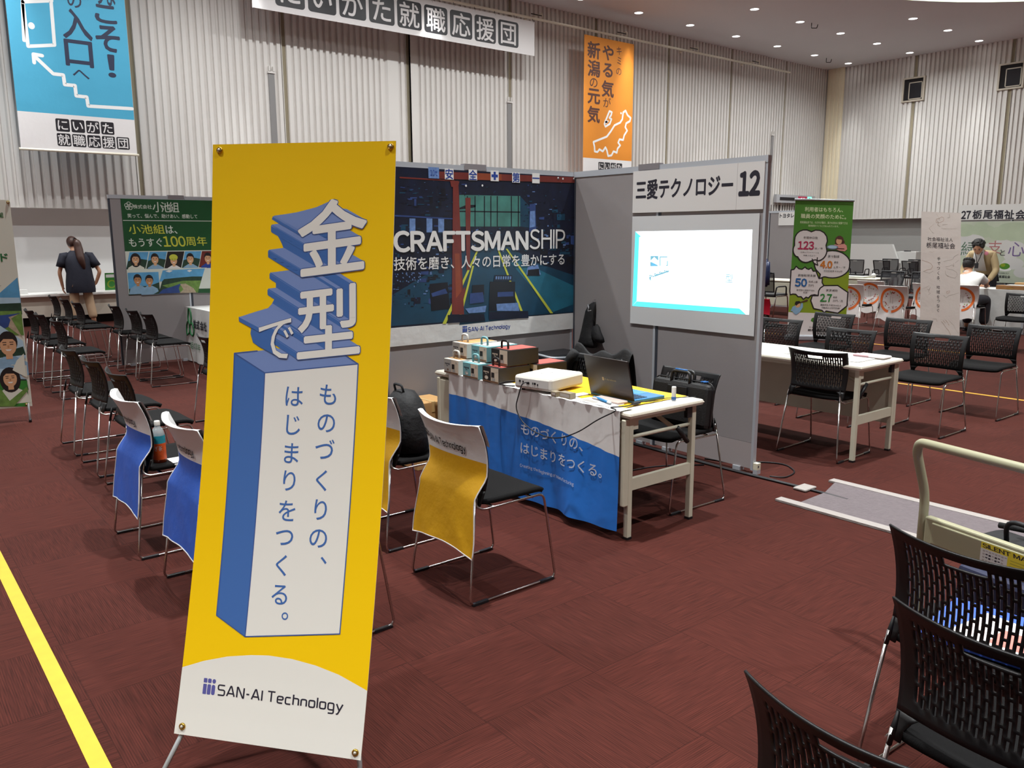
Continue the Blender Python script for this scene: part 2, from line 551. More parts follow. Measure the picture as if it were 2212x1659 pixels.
# ------------------------------------------------------------------ the hall
def carpet():
    m = bpy.data.materials.new('carpet')
    m.use_nodes = True
    nt = m.node_tree; L = nt.links
    b = nt.nodes['Principled BSDF']
    b.inputs['Roughness'].default_value = 0.95
    b.inputs['Specular IOR Level'].default_value = 0.15
    tc = nt.nodes.new('ShaderNodeTexCoord')
    def N(t, **k):
        n = nt.nodes.new(t)
        for a, v in k.items(): setattr(n, a, v)
        return n
    ck = N('ShaderNodeTexChecker'); ck.inputs['Scale'].default_value = 2.0      # half-metre tiles laid quarter turn
    L.new(tc.outputs['Object'], ck.inputs['Vector'])
    sep = N('ShaderNodeSeparateXYZ'); L.new(tc.outputs['Object'], sep.inputs[0])
    mx = N('ShaderNodeMix'); mx.data_type = 'FLOAT'
    L.new(ck.outputs['Fac'], mx.inputs[0]); L.new(sep.outputs['X'], mx.inputs[2]); L.new(sep.outputs['Y'], mx.inputs[3])
    my = N('ShaderNodeMix'); my.data_type = 'FLOAT'
    L.new(ck.outputs['Fac'], my.inputs[0]); L.new(sep.outputs['Y'], my.inputs[2]); L.new(sep.outputs['X'], my.inputs[3])
    cb = N('ShaderNodeCombineXYZ')
    m1 = N('ShaderNodeMath', operation='MULTIPLY'); m1.inputs[1].default_value = 210
    m2 = N('ShaderNodeMath', operation='MULTIPLY'); m2.inputs[1].default_value = 7
    L.new(mx.outputs[0], m1.inputs[0]); L.new(my.outputs[0], m2.inputs[0])
    L.new(m1.outputs[0], cb.inputs[0]); L.new(m2.outputs[0], cb.inputs[1])
    n1 = N('ShaderNodeTexNoise'); n1.inputs['Scale'].default_value = 1.0; n1.inputs['Detail'].default_value = 2
    L.new(cb.outputs[0], n1.inputs['Vector'])
    n2 = N('ShaderNodeTexNoise'); n2.inputs['Scale'].default_value = 1.3; n2.inputs['Detail'].default_value = 3
    L.new(tc.outputs['Object'], n2.inputs['Vector'])
    n3 = N('ShaderNodeTexWhiteNoise'); n3.noise_dimensions = '2D'
    fl = N('ShaderNodeVectorMath', operation='FLOOR'); sc = N('ShaderNodeVectorMath', operation='SCALE'); sc.inputs['Scale'].default_value = 2.0
    L.new(tc.outputs['Object'], sc.inputs[0]); L.new(sc.outputs[0], fl.inputs[0]); L.new(fl.outputs[0], n3.inputs['Vector'])
    ad = N('ShaderNodeMath', operation='MULTIPLY_ADD'); ad.inputs[1].default_value = 0.10
    L.new(n3.outputs['Value'], ad.inputs[0]); L.new(n1.outputs['Fac'], ad.inputs[2])
    a2 = N('ShaderNodeMath', operation='MULTIPLY_ADD'); a2.inputs[1].default_value = 0.14
    L.new(n2.outputs['Fac'], a2.inputs[0]); L.new(ad.outputs[0], a2.inputs[2])
    rb = N('ShaderNodeMath', operation='MULTIPLY'); rb.inputs[1].default_value = 2*pi/0.0075
    L.new(mx.outputs[0], rb.inputs[0])
    rs_ = N('ShaderNodeMath', operation='SINE'); L.new(rb.outputs[0], rs_.inputs[0])
    a3 = N('ShaderNodeMath', operation='MULTIPLY_ADD'); a3.inputs[1].default_value = 0.11
    L.new(rs_.outputs[0], a3.inputs[0]); L.new(a2.outputs[0], a3.inputs[2])
    fr_ = N('ShaderNodeVectorMath', operation='FRACTION'); L.new(sc.outputs[0], fr_.inputs[0])
    sp2 = N('ShaderNodeSeparateXYZ'); L.new(fr_.outputs[0], sp2.inputs[0])
    mn = N('ShaderNodeMath', operation='MINIMUM'); L.new(sp2.outputs['X'], mn.inputs[0]); L.new(sp2.outputs['Y'], mn.inputs[1])
    ls = N('ShaderNodeMath', operation='LESS_THAN'); ls.inputs[1].default_value = 0.008; L.new(mn.outputs[0], ls.inputs[0])
    a4 = N('ShaderNodeMath', operation='MULTIPLY_ADD'); a4.inputs[1].default_value = -0.22
    L.new(ls.outputs[0], a4.inputs[0]); L.new(a3.outputs[0], a4.inputs[2])
    a2 = a4
    cr = N('ShaderNodeValToRGB')
    e = cr.color_ramp.elements
    e[0].position = 0.30; e[0].color = lin((44, 18.5, 14.5))+(1,)
    e[1].position = 0.95; e[1].color = lin((78, 36, 29))+(1,)
    L.new(a2.outputs[0], cr.inputs[0]); L.new(cr.outputs[0], b.inputs['Base Color'])
    bp = N('ShaderNodeBump'); bp.inputs['Strength'].default_value = 0.35; bp.inputs['Distance'].default_value = 0.004
    L.new(n1.outputs['Fac'], bp.inputs['Height']); L.new(bp.outputs[0], b.inputs['Normal'])
    return m

M_wall = mat('wall_white', (226, 222, 218), 0.7, vary=0.03, vscale=0.6)
M_groove = mat('wall_joint', (150, 140, 118), 0.8)
M_low = mat('wall_lower', (222, 221, 220), 0.75, vary=0.02, vscale=0.5)
M_lowr = mat('wall_lower_grey', (168, 168, 166), 0.75, vary=0.03, vscale=0.5)
M_ceil = mat('ceiling_paint', (240, 242, 246), 0.85, vary=0.02, vscale=0.4)
XW, YW, XL, YN = 28.9, 17.3, -9.0, -12.0
ZB = 2.12

m = MB(); m.add([(XL, YN, 0), (XW+.5, YN, 0), (XW+.5, YW+.6, 0), (XL, YW+.6, 0)], [(0, 1, 2, 3)], carpet())
m.build('floor', kind='structure', origin=(0, 0, 0), fixn=False)

# ceiling with the round recess
N_ = 72
circ = [(COVE_C[0]+COVE_R*cos(2*pi*k/N_), COVE_C[1]+COVE_R*sin(2*pi*k/N_)) for k in range(N_)]
outer = [(XL, YN), (XW+.1, YN), (XW+.1, YW+.1), (XL, YW+.1)]
m = MB()
tri = geometry.tessellate_polygon([[V((x, y, 0)) for x, y in outer], [V((x, y, 0)) for x, y in circ]])
m.add([(x, y, ZC) for x, y in outer+circ], tri, M_ceil)
m.build('ceiling', kind='structure', origin=(0, 0, ZC))
M_cove = mat('cove_white', (240, 246, 232), 0.8)
M_covel = mat('cove_light', (232, 246, 222), 0.5, emit=6.0)
m = MB()
vs = [(x, y, ZC) for x, y in circ]+[(x, y, ZC+.62) for x, y in circ]
m.add(vs, [(k, (k+1) % N_, (k+1) % N_+N_, k+N_) for k in range(N_)], M_covel, True)
m.build('trim_1', kind='structure', label='lit band round the inside of the round ceiling recess', origin=(COVE_C[0], COVE_C[1], ZC))
m = MB(); m.add([(x, y, ZC+.62) for x, y in circ], [tuple(range(N_))], M_cove)
m.build('ceiling', kind='structure', label='raised white ceiling inside the round recess', origin=(COVE_C[0], COVE_C[1], ZC+.62))

# ribbed upper walls: ridges of about 15 cm, a flat brown joint every 3.08 m
def ribbed(length0, length1, joints, fn, mb, pitch=0.15, flats=()):
    x = length0
    prof = []
    js = sorted(joints)
    while x < length1:
        j = next((q for q in js if x <= q < x+pitch), None)
        if j is not None:
            prof += [(j-0.06, 0.0, 0), (j-0.055, 0.05, 1), (j+0.055, 0.05, 1), (j+0.06, 0.0, 0)]
            x = j+0.075
            continue
        fl = next((q for q in flats if q[0]-pitch < x < q[1]), None)
        if fl:
            prof += [(fl[0], 0.0, 0), (fl[1], 0.0, 0)]
            x = fl[1]+0.02
            continue
        prof += [(x, 0.0, 0), (x+pitch*0.50, 0.0, 0), (x+pitch*0.56, 0.055, 0), (x+pitch*0.94, 0.055, 0)]
        x += pitch
    vs = [fn(a, d, ZB) for a, d, _ in prof]+[fn(a, d, ZC) for a, d, _ in prof]
    n = len(prof)
    for i in range(n-1):
        k = prof[i][2] and prof[i+1][2]
        mb.add([vs[i], vs[i+1], vs[i+1+n], vs[i+n]], [(0, 1, 2, 3)], M_groove if k else M_wall)

jb = [4.71+3.08*k for k in range(-4, 8)]
m = MB()
ribbed(XL, XW, jb, lambda a, d, z: (a, YW+d, z), m, flats=[(10.31, 10.50), (10.89, 11.04)])
m.add([(XL, YW, ZB), (XW+.3, YW, ZB), (XW+.3, YW+.32, ZB), (XL, YW+.32, ZB)], [(0, 1, 2, 3)], M_wall)
m.build('wall_back', kind='structure', label='white ribbed upper wall behind the booths', origin=(0, YW, ZB))
m = MB(); m.box((XL, YW+.32, 0), (XW+.4, YW+.42, ZB), M_low)
m.build('wall_back', kind='structure', label='flat white lower wall under the ribs')
m = MB()
ribbed(YN, YW, [11.08+3.0*k for k in range(-7, 3)], lambda a, d, z: (XW+d, a, z), m, pitch=0.145)
m.add([(XW, YN, ZB), (XW, YW, ZB), (XW+.3, YW, ZB), (XW+.3, YN, ZB)], [(0, 1, 2, 3)], M_wall)
m.build('wall_right', kind='structure', label='white ribbed upper wall on the right', origin=(XW, 0, ZB))
m = MB(); m.box((XW+.3, YN, 0), (XW+.4, YW+.4, ZB), M_lowr)
m.build('wall_right', kind='structure', label='flat grey lower wall on the right')
m = MB(); m.box((XL-.1, YN, 0), (XL, YW+.4, ZC), M_low)
m.build('wall_left', kind='structure')
m = MB(); m.box((XL, YN-.1, 0), (XW+.4, YN, ZC), M_low)
m.build('wall_front', kind='structure')

m = MB(); m.box((XW-.05, 16.62, ZB), (XW+.02, 17.26, ZC), mat('strip_warm_lit', (248, 236, 208), 0.6))  # first ridges by the corner: their stronger warm light is put into the colour
for k in range(4): m.box((XW-.075, 16.66+.15*k, ZB), (XW-.05, 16.74+.15*k, ZC), mat('strip_warm_lit'))
m.build('trim_8', kind='structure', label='ribbed strip in the far corner, warm light painted into its cream colour')
# grey rail slots on the ribbed wall
M_slot = mat('slot_grey', (140, 138, 138), 0.5)
for k, x in enumerate((7.47, 13.89, 25.6)):
    m = MB()
    m.box((x-.065, YW-.03, ZB), (x+.065, YW+.02, 4.95), M_slot)
    m.build('trim_%d' % (k+2), kind='structure')
    m = MB()
    for q in (-.06, .03): m.box((x+q, YW-.06, 5.0), (x+q+.03, YW+.01, 5.1), M_wall)
    m.box((x-.08, YW-.05, 4.96), (x+.08, YW+.01, 5.0), M_wall)
    t = m.build('trim_%d' % (k+5), kind='structure')

# two control-room windows high in the right wall
M_frame = mat('window_frame', (198, 188, 172), 0.5)
M_dark = mat('dark_room', (30, 26, 28), 0.9)
M_glass = mat('window_glass', (60, 60, 66), 0.08, alpha=0.55, spec=0.6)
for k, (y0, y1) in enumerate(((13.77, 14.41), (10.75, 11.39))):
    m = MB()
    z0, z1 = 6.06, 6.75
    for a, b in (((y0-.06, z0-.05), (y1+.06, z0)), ((y0-.06, z1), (y1+.06, z1+.05)), ((y0-.06, z0), (y0, z1)), ((y1, z0), (y1+.06, z1))):
        m.box((XW-.05, a[0], a[1]), (XW+.06, b[0], b[1]), M_frame)
    m.box((XW-.012, y0, z0), (XW-.008, y1, z1), M_dark)
    w = m.build('window_%d' % (k+1), kind='structure')
    m = MB()
    for a, b in (((y0+.02, z0+.02), (y1-.16, z0+.05)), ((y0+.02, z1-.14), (y1-.16, z1-.11)), ((y0+.02, z0+.02), (y0+.05, z1-.11)), ((y1-.19, z0+.02), (y1-.16, z1-.11))):
        m.box((XW-.03, a[0], a[1]), (XW-.015, b[0], b[1]), M_frame)
    m.build('window_frame', parent=w)
    m = MB(); m.box((XW-.02, y0+.03, z0+.03), (XW-.016, y1-.17, z1-.12), M_glass)
    m.build('pane', parent=w)

# door in the far corner, with the lit signs above it
M_door = mat('door_brown', (58, 46, 46), 0.6, vary=0.05)
m = MB()
m.box((25.35, YW+.02, 0), (27.6, YW+.1, 2.62), M_door)
m.box((26.46, YW+.01, 0), (26.49, YW+.03, 2.6), M_dark)
m.build('door_1', kind='structure')
t = thing('exit_sign', (26.6, 17.2, 2.72), label='grey box with red and green lit signs above the corner door', cat='sign')
m = MB(); m.box((25.85, 17.16, 2.70), (28.3, 17.27, 2.98), mat('sign_box', (176, 176, 180), 0.5)); m.build('housing', t)
m = MB(); m.box((26.05, 17.15, 2.79), (27.0, 17.165, 2.89), M_dark); m.build('name_plate', t)
m = MB(); m.box((27.2, 17.14, 2.70), (27.75, 17.165, 2.94), mat('sign_red', (150, 28, 60), 0.4, emit=2.0))
p_ = Plane((27.2, 17.139, 2.94), (1, 0, 0), (0, 0, -1)); p_.txt('11', .13, .42, .05, .19, 1, mat('sign_white', (250, 240, 240), emit=4.0), .02, px=False)
m.v += []; 
o_ = len(m.v); m.add(p_.mb.v, p_.mb.f, p_.mb.mats[0])
m.build('red_panel', t)
m = MB(); m.box((27.8, 17.14, 2.72), (28.05, 17.165, 2.94), mat('sign_green', (120, 235, 200), 0.4, emit=6))
m.box((27.86, 17.135, 2.75), (27.98, 17.141, 2.90), mat('sign_green_dark', (20, 140, 90), 0.4, emit=2))
m.build('green_panel', t)

# ledge counter under the back wall
t = thing('ledge_counter', (3.0, 16.9, 0), label='long low cream counter along the foot of the back wall', cat='counter')
M_cream = mat('cream_panel', (206, 196, 182), 0.6, vary=0.02, vscale=1.0)
m = MB(); m.box((XL+.02, 16.97, .16), (XW-.3, YW+.3, .53), M_cream)
m.box((2.2, 16.965, .17), (2.203, 16.972, .52), M_groove)
m.build('front_panel', t)
m = MB(); m.box((XL+.02, 16.9, .53), (XW-.3, YW+.31, .575), mat('counter_top', (232, 228, 224), 0.35), bev=.006); m.build('counter_top', t)
m = MB(); m.box((XL+.02, 17.12, 0), (XW-.3, YW+.3, .16), mat('kick_black', (26, 24, 26), 0.7)); m.build('kick_plate', t)

# downlights the photo shows
ROWN = {0: 'row nearest the long wall', 1: 'second row from the long wall', 2: 'third row from the long wall'}
ORD = ['first', 'second', 'third', 'fourth', 'fifth', 'sixth', 'seventh']
M_rim = mat('lamp_rim', (230, 228, 226), 0.4)
M_lens = mat('lamp_lens', (255, 252, 250), 0.4, emit=30.0)
for x, y, j, i in SEEN:
    t = thing('downlight', (x, y, ZC), label='round ceiling downlight, %s from the corner, %s' % (ORD[14-i], ROWN[j]), cat='ceiling light', group='ceiling downlights')
    m = MB(); m.lathe([(.135, 0), (.135, -.006), (.115, -.008), (.112, .0)], M_rim, (x, y, ZC), 24); m.build('rim', t)
    m = MB(); m.lathe([(.112, -.003), (.0001, -.003)], M_lens, (x, y, ZC), 24); m.build('lens', t)
M_hook = mat('hook_black', (36, 34, 34), 0.5, 0.5)
for (x, y), nm in (((27.0, 16.2), 'black ceiling hook near the far corner of the hall'), ((22.3, 13.9), 'black ceiling hook beside a downlight of the second row')):
    m = MB(); m.tube(fillet([(x-.1, y, ZC), (x-.1, y, ZC-.14), (x+.1, y-.05, ZC-.12), (x+.14, y-.05, ZC-.02)], .03), .012, M_hook, 6)
    tag(m.build('ceiling_hook'), nm, 'hook')

# the pipe hung along the back wall
t = thing('hanging_pipe', (14, 16.6, 6.92), label='long white pipe hung under the ceiling along the ribbed wall', cat='pipe')
M_pipe = mat('pipe_cream', (236, 228, 210), 0.4)
m = MB(); m.tube([(-4, 16.6, 6.92), (25.38, 16.6, 6.92)], .032, M_pipe, 10); m.build('tube', t)
for k in range(-1, 8):
    x = 2.1+3.08*k
    m = MB()
    m.tube(fillet([(x, 16.6, 6.93), (x, 16.6, 7.08), (x, 17.28, 7.08)], .03), .014, M_pipe, 6)
    m.tube([(x-.35, 16.62, 7.03), (x, 16.62, 7.03)], .012, M_hook, 6)
    m.box((x-.03, 17.26, 7.03), (x+.03, 17.3, 7.13), M_pipe)
    m.build('bracket', t)

# tape on the carpet
M_tape = mat('tape_yellow', (186, 156, 26), 0.5, vary=0.06, vscale=14)
M_tape2 = mat('tape_amber', (206, 150, 40), 0.5)
for (x0, y0, x1, y1), mt, lb in (((.412, .3, .466, 9.0), M_tape, 'yellow floor tape beside the tall yellow banner'),
                                 ((8.78, 1.0, 8.83, 4.4), M_tape2, 'amber floor tape behind the nearer chairs on the right'),
                                 ((11.70, 4.5, 11.75, 9.6), M_tape2, 'amber floor tape in front of the white banner')):
    m = MB(); m.box((x0, y0, 0.0), (x1, y1, .0015), mt)
    tag(m.build('floor_tape'), lb, 'tape')
# ------------------------------------------------------------------ partition panels
M_board = mat('panel_fabric', (146, 141, 142), 0.85, bump=0.15, bscale=500, vary=0.03, vscale=3)
M_alu = mat('panel_aluminium', (196, 202, 210), 0.35, 0.3)
M_kick = mat('panel_kick', (164, 156, 156), 0.6)
M_gap = mat('panel_gap', (52, 56, 66), 0.6)
M_joint = mat('joint_grey', (132, 128, 132), 0.6)
def partition(a, b, label, group, h=2.1, clip=False):
    a, b = V(a+(0,)), V(b+(0,))
    d = (b-a); L = d.length; d.normalize()
    n = V((-d.y, d.x, 0))
    t = thing('partition_panel', tuple((a+b)/2), label=label, cat='partition', group=group)
    def bx(mb, s0, s1, z0, z1, th, m):
        c = a+d*((s0+s1)/2); c.z = (z0+z1)/2
        R = Matrix((d, n, V((0, 0, 1)))).transposed()
        hx, hz = (s1-s0)/2, (z1-z0)/2
        mb.box((c.x-hx, c.y-th/2, c.z-hz), (c.x+hx, c.y+th/2, c.z+hz), m, R)
    m = MB(); bx(m, .022, L-.022, .21, h-.045, .030, M_board); m.build('board', t)
    m = MB(); bx(m, .022, L-.022, .03, .208, .031, M_kick); m.build('kick_board', t)
    for s0 in (.002, L-.022):
        m = MB(); bx(m, s0, s0+.02, .02, h-.045, .034, M_alu if s0 > .01 else M_gap); m.build('post', t)
    m = MB(); bx(m, .001, L-.001, h-.044, h, .040, M_alu); m.build('top_rail', t)
    if clip:
        m = MB(); bx(m, L-.2, L-.003, h-.03, h+.012, .05, M_joint); m.build('joint_cover', t)
    for s0 in (.10, L-.16):
        m = MB(); bx(m, s0, s0+.06, 0, .03, .05, M_alu); m.build('foot', t)
    return t
CX, CY = 4.675, 4.987
G_own = 'grey partition panels of the booth with the blue poster'
partition((1.975, CY), (2.872, CY), 'grey partition panel behind the left end of the blue factory poster', G_own)
partition((2.875, CY), (3.772, CY), 'grey partition panel behind the middle of the blue factory poster', G_own, clip=True)
partition((3.775, CY), (4.655, CY), 'grey partition panel behind the right end of the blue factory poster', G_own)
partition((CX, CY-.02), (CX, 4.068), 'grey partition panel in the booth corner with the black bag hung on it', G_own, clip=True)
partition((CX, 4.065), (CX, 3.165), 'grey partition panel at the aisle end carrying the number 12', G_own)
m = MB(); m.box((CX-.02, 3.13, .03), (CX+.02, 3.163, .075), M_tape2 if False else mat('clip_cream', (220, 214, 190), 0.5))
m.box((CX-.012, 3.129, .045), (CX+.0, 3.131, .06), M_gap)
m.box((CX-.02, 3.13, 0), (CX+.02, 3.163, .03), M_alu)
tag(m.build('foot_clip'), 'small cream clip at the foot of the aisle end of the number 12 panel', 'clip')

# ------------------------------------------------------------------ factory poster on the back panels
pl = Plane((1.9, CY-.024, 2.1), (1, 0, 0), (0, 0, -1), eps=0.00048)
pl.view = (830, 340, 3.951)
M_navy = mat('print_navy', (12, 20, 44), 0.45, vary=0.5, vscale=9)
M_teal = mat('print_teal', (14, 62, 88), 0.45, vary=0.35, vscale=5)
M_teal2 = mat('print_teal_light', (30, 104, 130), 0.45, vary=0.25, vscale=6)
M_rust = mat('print_rust', (112, 44, 38), 0.45, vary=0.2, vscale=8)
M_brown = mat('print_brown', (140, 66, 40), 0.45, vary=0.2, vscale=8)
M_pyel = mat('print_lime', (200, 206, 70), 0.45)
M_pgreen = mat('print_green', (66, 124, 116), 0.45, vary=0.3, vscale=7)
M_pblue = mat('print_blue', (44, 66, 120), 0.45, vary=0.3, vscale=12)
M_plb = mat('print_sheet_blue', (104, 136, 190), 0.45, vary=0.3, vscale=30)
M_pblk = mat('print_black', (10, 12, 26), 0.45)
M_vinyl = mat('vinyl_white', (226, 226, 224), 0.4, bump=0.35, bscale=7)
M_logo = mat('logo_blue', (36, 66, 150), 0.45)
M_ink = mat('ink_dark', (34, 32, 46), 0.5)
M_white = mat('print_white', (232, 232, 230), 0.45)
a0 = pl.uv(75, 700)[0]-.3
a1, b0 = pl.uv(1640, 165); b1 = pl.uv(1630, 1460)[1]
bb = pl.uv(1630, 1325)[1]
pl.back(a1, b1, M_vinyl, 0.003, a0, b0)
pl.rect(a0, b0, a1, bb, 0, M_navy)
pl.rect(a0, bb, a1, b1, 0, M_vinyl)
P = pl.poly
P([(60, 1440), (60, 1180), (420, 960), (700, 790), (1060, 760), (1300, 900), (1630, 1010), (1630, 1318)], 1, M_teal)
P([(640, 1430), (720, 1000), (800, 790), (990, 790), (1060, 1000), (1180, 1370)], 1.5, M_teal)
P([(1080, 900), (1150, 880), (1625, 1100), (1625, 1250), (1440, 1320)], 1.6, M_teal2)
P([(640, 320), (1160, 330), (1160, 590), (640, 590)], 1, M_pgreen)
P([(1160, 330), (1240, 420), (1240, 600), (1160, 590)], 1, M_teal)
for X in (705, 770, 850, 905, 960, 1080, 1140):
    P([(X, 330), (X+9, 330), (X+9, 590), (X, 590)], 2, M_pblk)
P([(640, 455), (1160, 462), (1160, 472), (640, 465)], 2, M_pblk)
P([(640, 430), (700, 405), (780, 405), (780, 425), (640, 445)], 2, M_pblk)
rs = random.Random(4)
for k in range(46):                                  # roof steel, pipes and windows on the left
    X, Y = rs.uniform(110, 560), rs.uniform(230, 620)
    w_ = rs.uniform(10, 60); h_ = rs.choice((5, 7, 12, 60))
    P([(X, Y), (X+w_, Y), (X+w_, Y+h_), (X, Y+h_)], 2+k*.02, rs.choice((M_pblue, M_pblk, M_teal, M_pblk)))
P([(90, 490), (600, 520), (600, 530), (90, 505)], 3, M_pblue)
P([(130, 165), (600, 195), (600, 205), (130, 178)], 3, M_rust)
for X in (215, 360, 460): P([(X, 520), (X+50, 522), (X+50, 640), (X, 640)], 2.9, M_plb)
for k in range(70):                                  # clutter of machines both sides
    if k % 2: X, Y = rs.uniform(80, 560), rs.uniform(760, 1250)
    else: X, Y = rs.uniform(1180, 1600), rs.uniform(430, 900)
    w_ = rs.uniform(12, 70); h_ = rs.uniform(10, 60)
    P([(X, Y), (X+w_, Y-3), (X+w_, Y+h_), (X, Y+h_)], 3+k*.01, rs.choice((M_pblk, M_pblk, M_navy, M_pblue, M_teal)))
for k in range(420):                                 # fine machine detail
    z_ = rs.choice((0, 0, 1, 2, 3))
    X, Y = ((rs.uniform(70, 570), rs.uniform(640, 1280)), (rs.uniform(1130, 1610), rs.uniform(430, 930)), (rs.uniform(70, 1600), rs.uniform(210, 430)), (rs.uniform(700, 1200), rs.uniform(590, 800)))[z_]
    w_, h_ = rs.uniform(3, 26), rs.uniform(2, 14)
    if z_ == 2 and 640 < X < 1160 and Y > 320: continue
    P([(X, Y), (X+w_, Y-1), (X+w_, Y+h_), (X, Y+h_)], 3.8+k*.0004, rs.choice((M_pblk, M_navy, M_pblue, M_teal, M_teal, M_pblk, M_plb)))
for k in range(26):
    X, Y = rs.uniform(90, 330), rs.uniform(980, 1060)
    P([(X, Y), (X+8, Y), (X+10, Y+12), (X, Y+8)], 4, M_plb)
P([(385, 1080), (540, 1065), (560, 1290), (400, 1310)], 4, M_pblk)
P([(400, 1160), (520, 1120), (540, 1160), (410, 1190)], 4.2, M_pblue)
P([(1240, 400), (1290, 395), (1295, 620), (1235, 640)], 4, M_pblue)
P([(1245, 460), (1285, 455), (1288, 590), (1240, 600)], 4.2, M_plb)
P([(1590, 670), (1635, 665), (1635, 750), (1590, 740)], 4, M_pblue)
P([(1225, 930), (1310, 915), (1335, 1000), (1210, 1000)], 4, M_plb)
P([(1225, 960), (1320, 950), (1325, 1010), (1220, 1010)], 4.3, M_pblk)
# yellow aisle lines
for q in (((495, 1420), (525, 1420), (800, 800), (785, 800)), ((640, 1345), (660, 1345), (765, 925), (750, 925)), ((965, 790), (980, 790), (1180, 1310), (1160, 1310)), ((1035, 780), (1050, 780), (1440, 1330), (1415, 1330))):
    P(q, 5, M_pyel)
# columns and the crane beam
P([(455, 120), (1640, 170), (1640, 218), (455, 182)], 6, M_rust)
P([(780, 133), (1000, 143), (1000, 196), (780, 190)], 6.2, M_brown)
P([(585, 200), (630, 200), (680, 1340), (575, 1340)], 6.4, M_rust)
P([(560, 200), (640, 205), (625, 260), (570, 250)], 6.6, M_rust)
P([(690, 345), (735, 345), (730, 960), (700, 960)], 6.4, M_rust)
P([(600, 820), (640, 820), (660, 1200), (610, 1200)], 6.8, M_brown)
P([(590, 1230), (690, 1100), (690, 1150), (640, 1340), (575, 1340)], 6.9, M_rust)
# dies on the floor under clear sheets
P([(900, 1060), (1115, 1060), (1115, 1300), (890, 1310)], 7, M_pblk)
P([(940, 1005), (1090, 1005), (1090, 1050), (930, 1060)], 7, M_navy)
P([(955, 1250), (1140, 1240), (1150, 1310), (960, 1310)], 7.4, M_plb)
P([(965, 1150), (1100, 1145), (1100, 1185), (965, 1190)], 7.4, M_pblue)
P([(890, 1320), (1225, 1310), (1230, 1370), (890, 1385)], 7.5, M_navy)
P([(750, 1090), (850, 1085), (850, 1170), (745, 1180)], 7, M_pblk)
P([(730, 1160), (840, 1150), (850, 1235), (725, 1250)], 7.2, M_pblue)
P([(690, 1290), (870, 1265), (860, 1320), (720, 1330)], 7.4, M_plb)
P([(540, 1345), (850, 1335), (860, 1395), (540, 1415)], 7.3, M_navy)
for k in range(7): P([(950+k*20, 1015), (962+k*20, 1015), (960+k*20, 1040), (948+k*20, 1040)], 7.7, M_plb)
# safety signs on the beam
for ch, X, Y in (('安', 552, 142), ('全', 754, 150), ('第', 1122, 172), ('一', 1292, 178)):
    a, b = pl.uv(X, Y)
    pl.rect(a-.038, b-.038, a+.038, b+.038, 8, M_white); pl.chr(ch, a, b, .075, 9, M_logo, .02)
a, b = pl.uv(940, 158); pl.rect(a-.038, b-.038, a+.038, b+.038, 8, M_white)
pl.rect(a-.03, b-.01, a+.03, b+.01, 9, M_logo); pl.rect(a-.01, b-.03, a+.01, b+.03, 9.2, M_logo)
a, b = pl.uv(420, 132); pl.rect(a-.045, b-.038, a+.045, b+.038, 8, M_plb); pl.txt('10t', a-.03, a+.03, b-.02, b+.02, 9, M_logo, .01, px=False)
for X, Y in ((1522, 182), (1618, 180), (695, 242), (835, 240)): pl.disc((X, Y), .008, .008, 9, M_white)
pl.txt('CRAFTSMAN', (75, 700), (1228, 700), (800, 625), (800, 800), 10, M_white, .035, res=4)
pl.txt('SHIP', (1238, 700), (1540, 700), (1400, 612), (1400, 782), 10, M_white, 0, res=4)
pl.txt('技術を磨き、人々の日常を豊かにする', (80, 900), (1535, 900), (240, 848), (240, 962), 10, M_white, .012)
def san_ai(pl, a0, a1, b0, b1, l, mlogo, mink, wt=.004):
    """the three-figure mark and the name, a0..a1 wide, b0..b1 = height of the mark"""
    h = b1-b0; w = h*.92
    c = w/3
    for k in range(3):
        x = a0+c*k; r = (0.002, .25*c, .42*c)[k]
        if k == 2: pl.disc((x+c*.45, b0+h*.14), c*.42, h*.14, l, mlogo, px=False)
        else: pl.rrect(x, b0, x+c*.84, b0+h*.28, min(r, h*.13), l, mlogo)
        pl.rrect(x, b0+h*.36, x+c*.84, b1, max(min(r, c*.41), .0005), l, mlogo)
    x = a0+w*1.14
    hh = h*.62
    for k, (strip) in enumerate(wordmark(wt)):
        vs, fs = strip
        pl.put([(x+u*(a1-x), b1-h*.06-v*hh) for u, v in vs], fs, l+.06*(k % 8), mink)
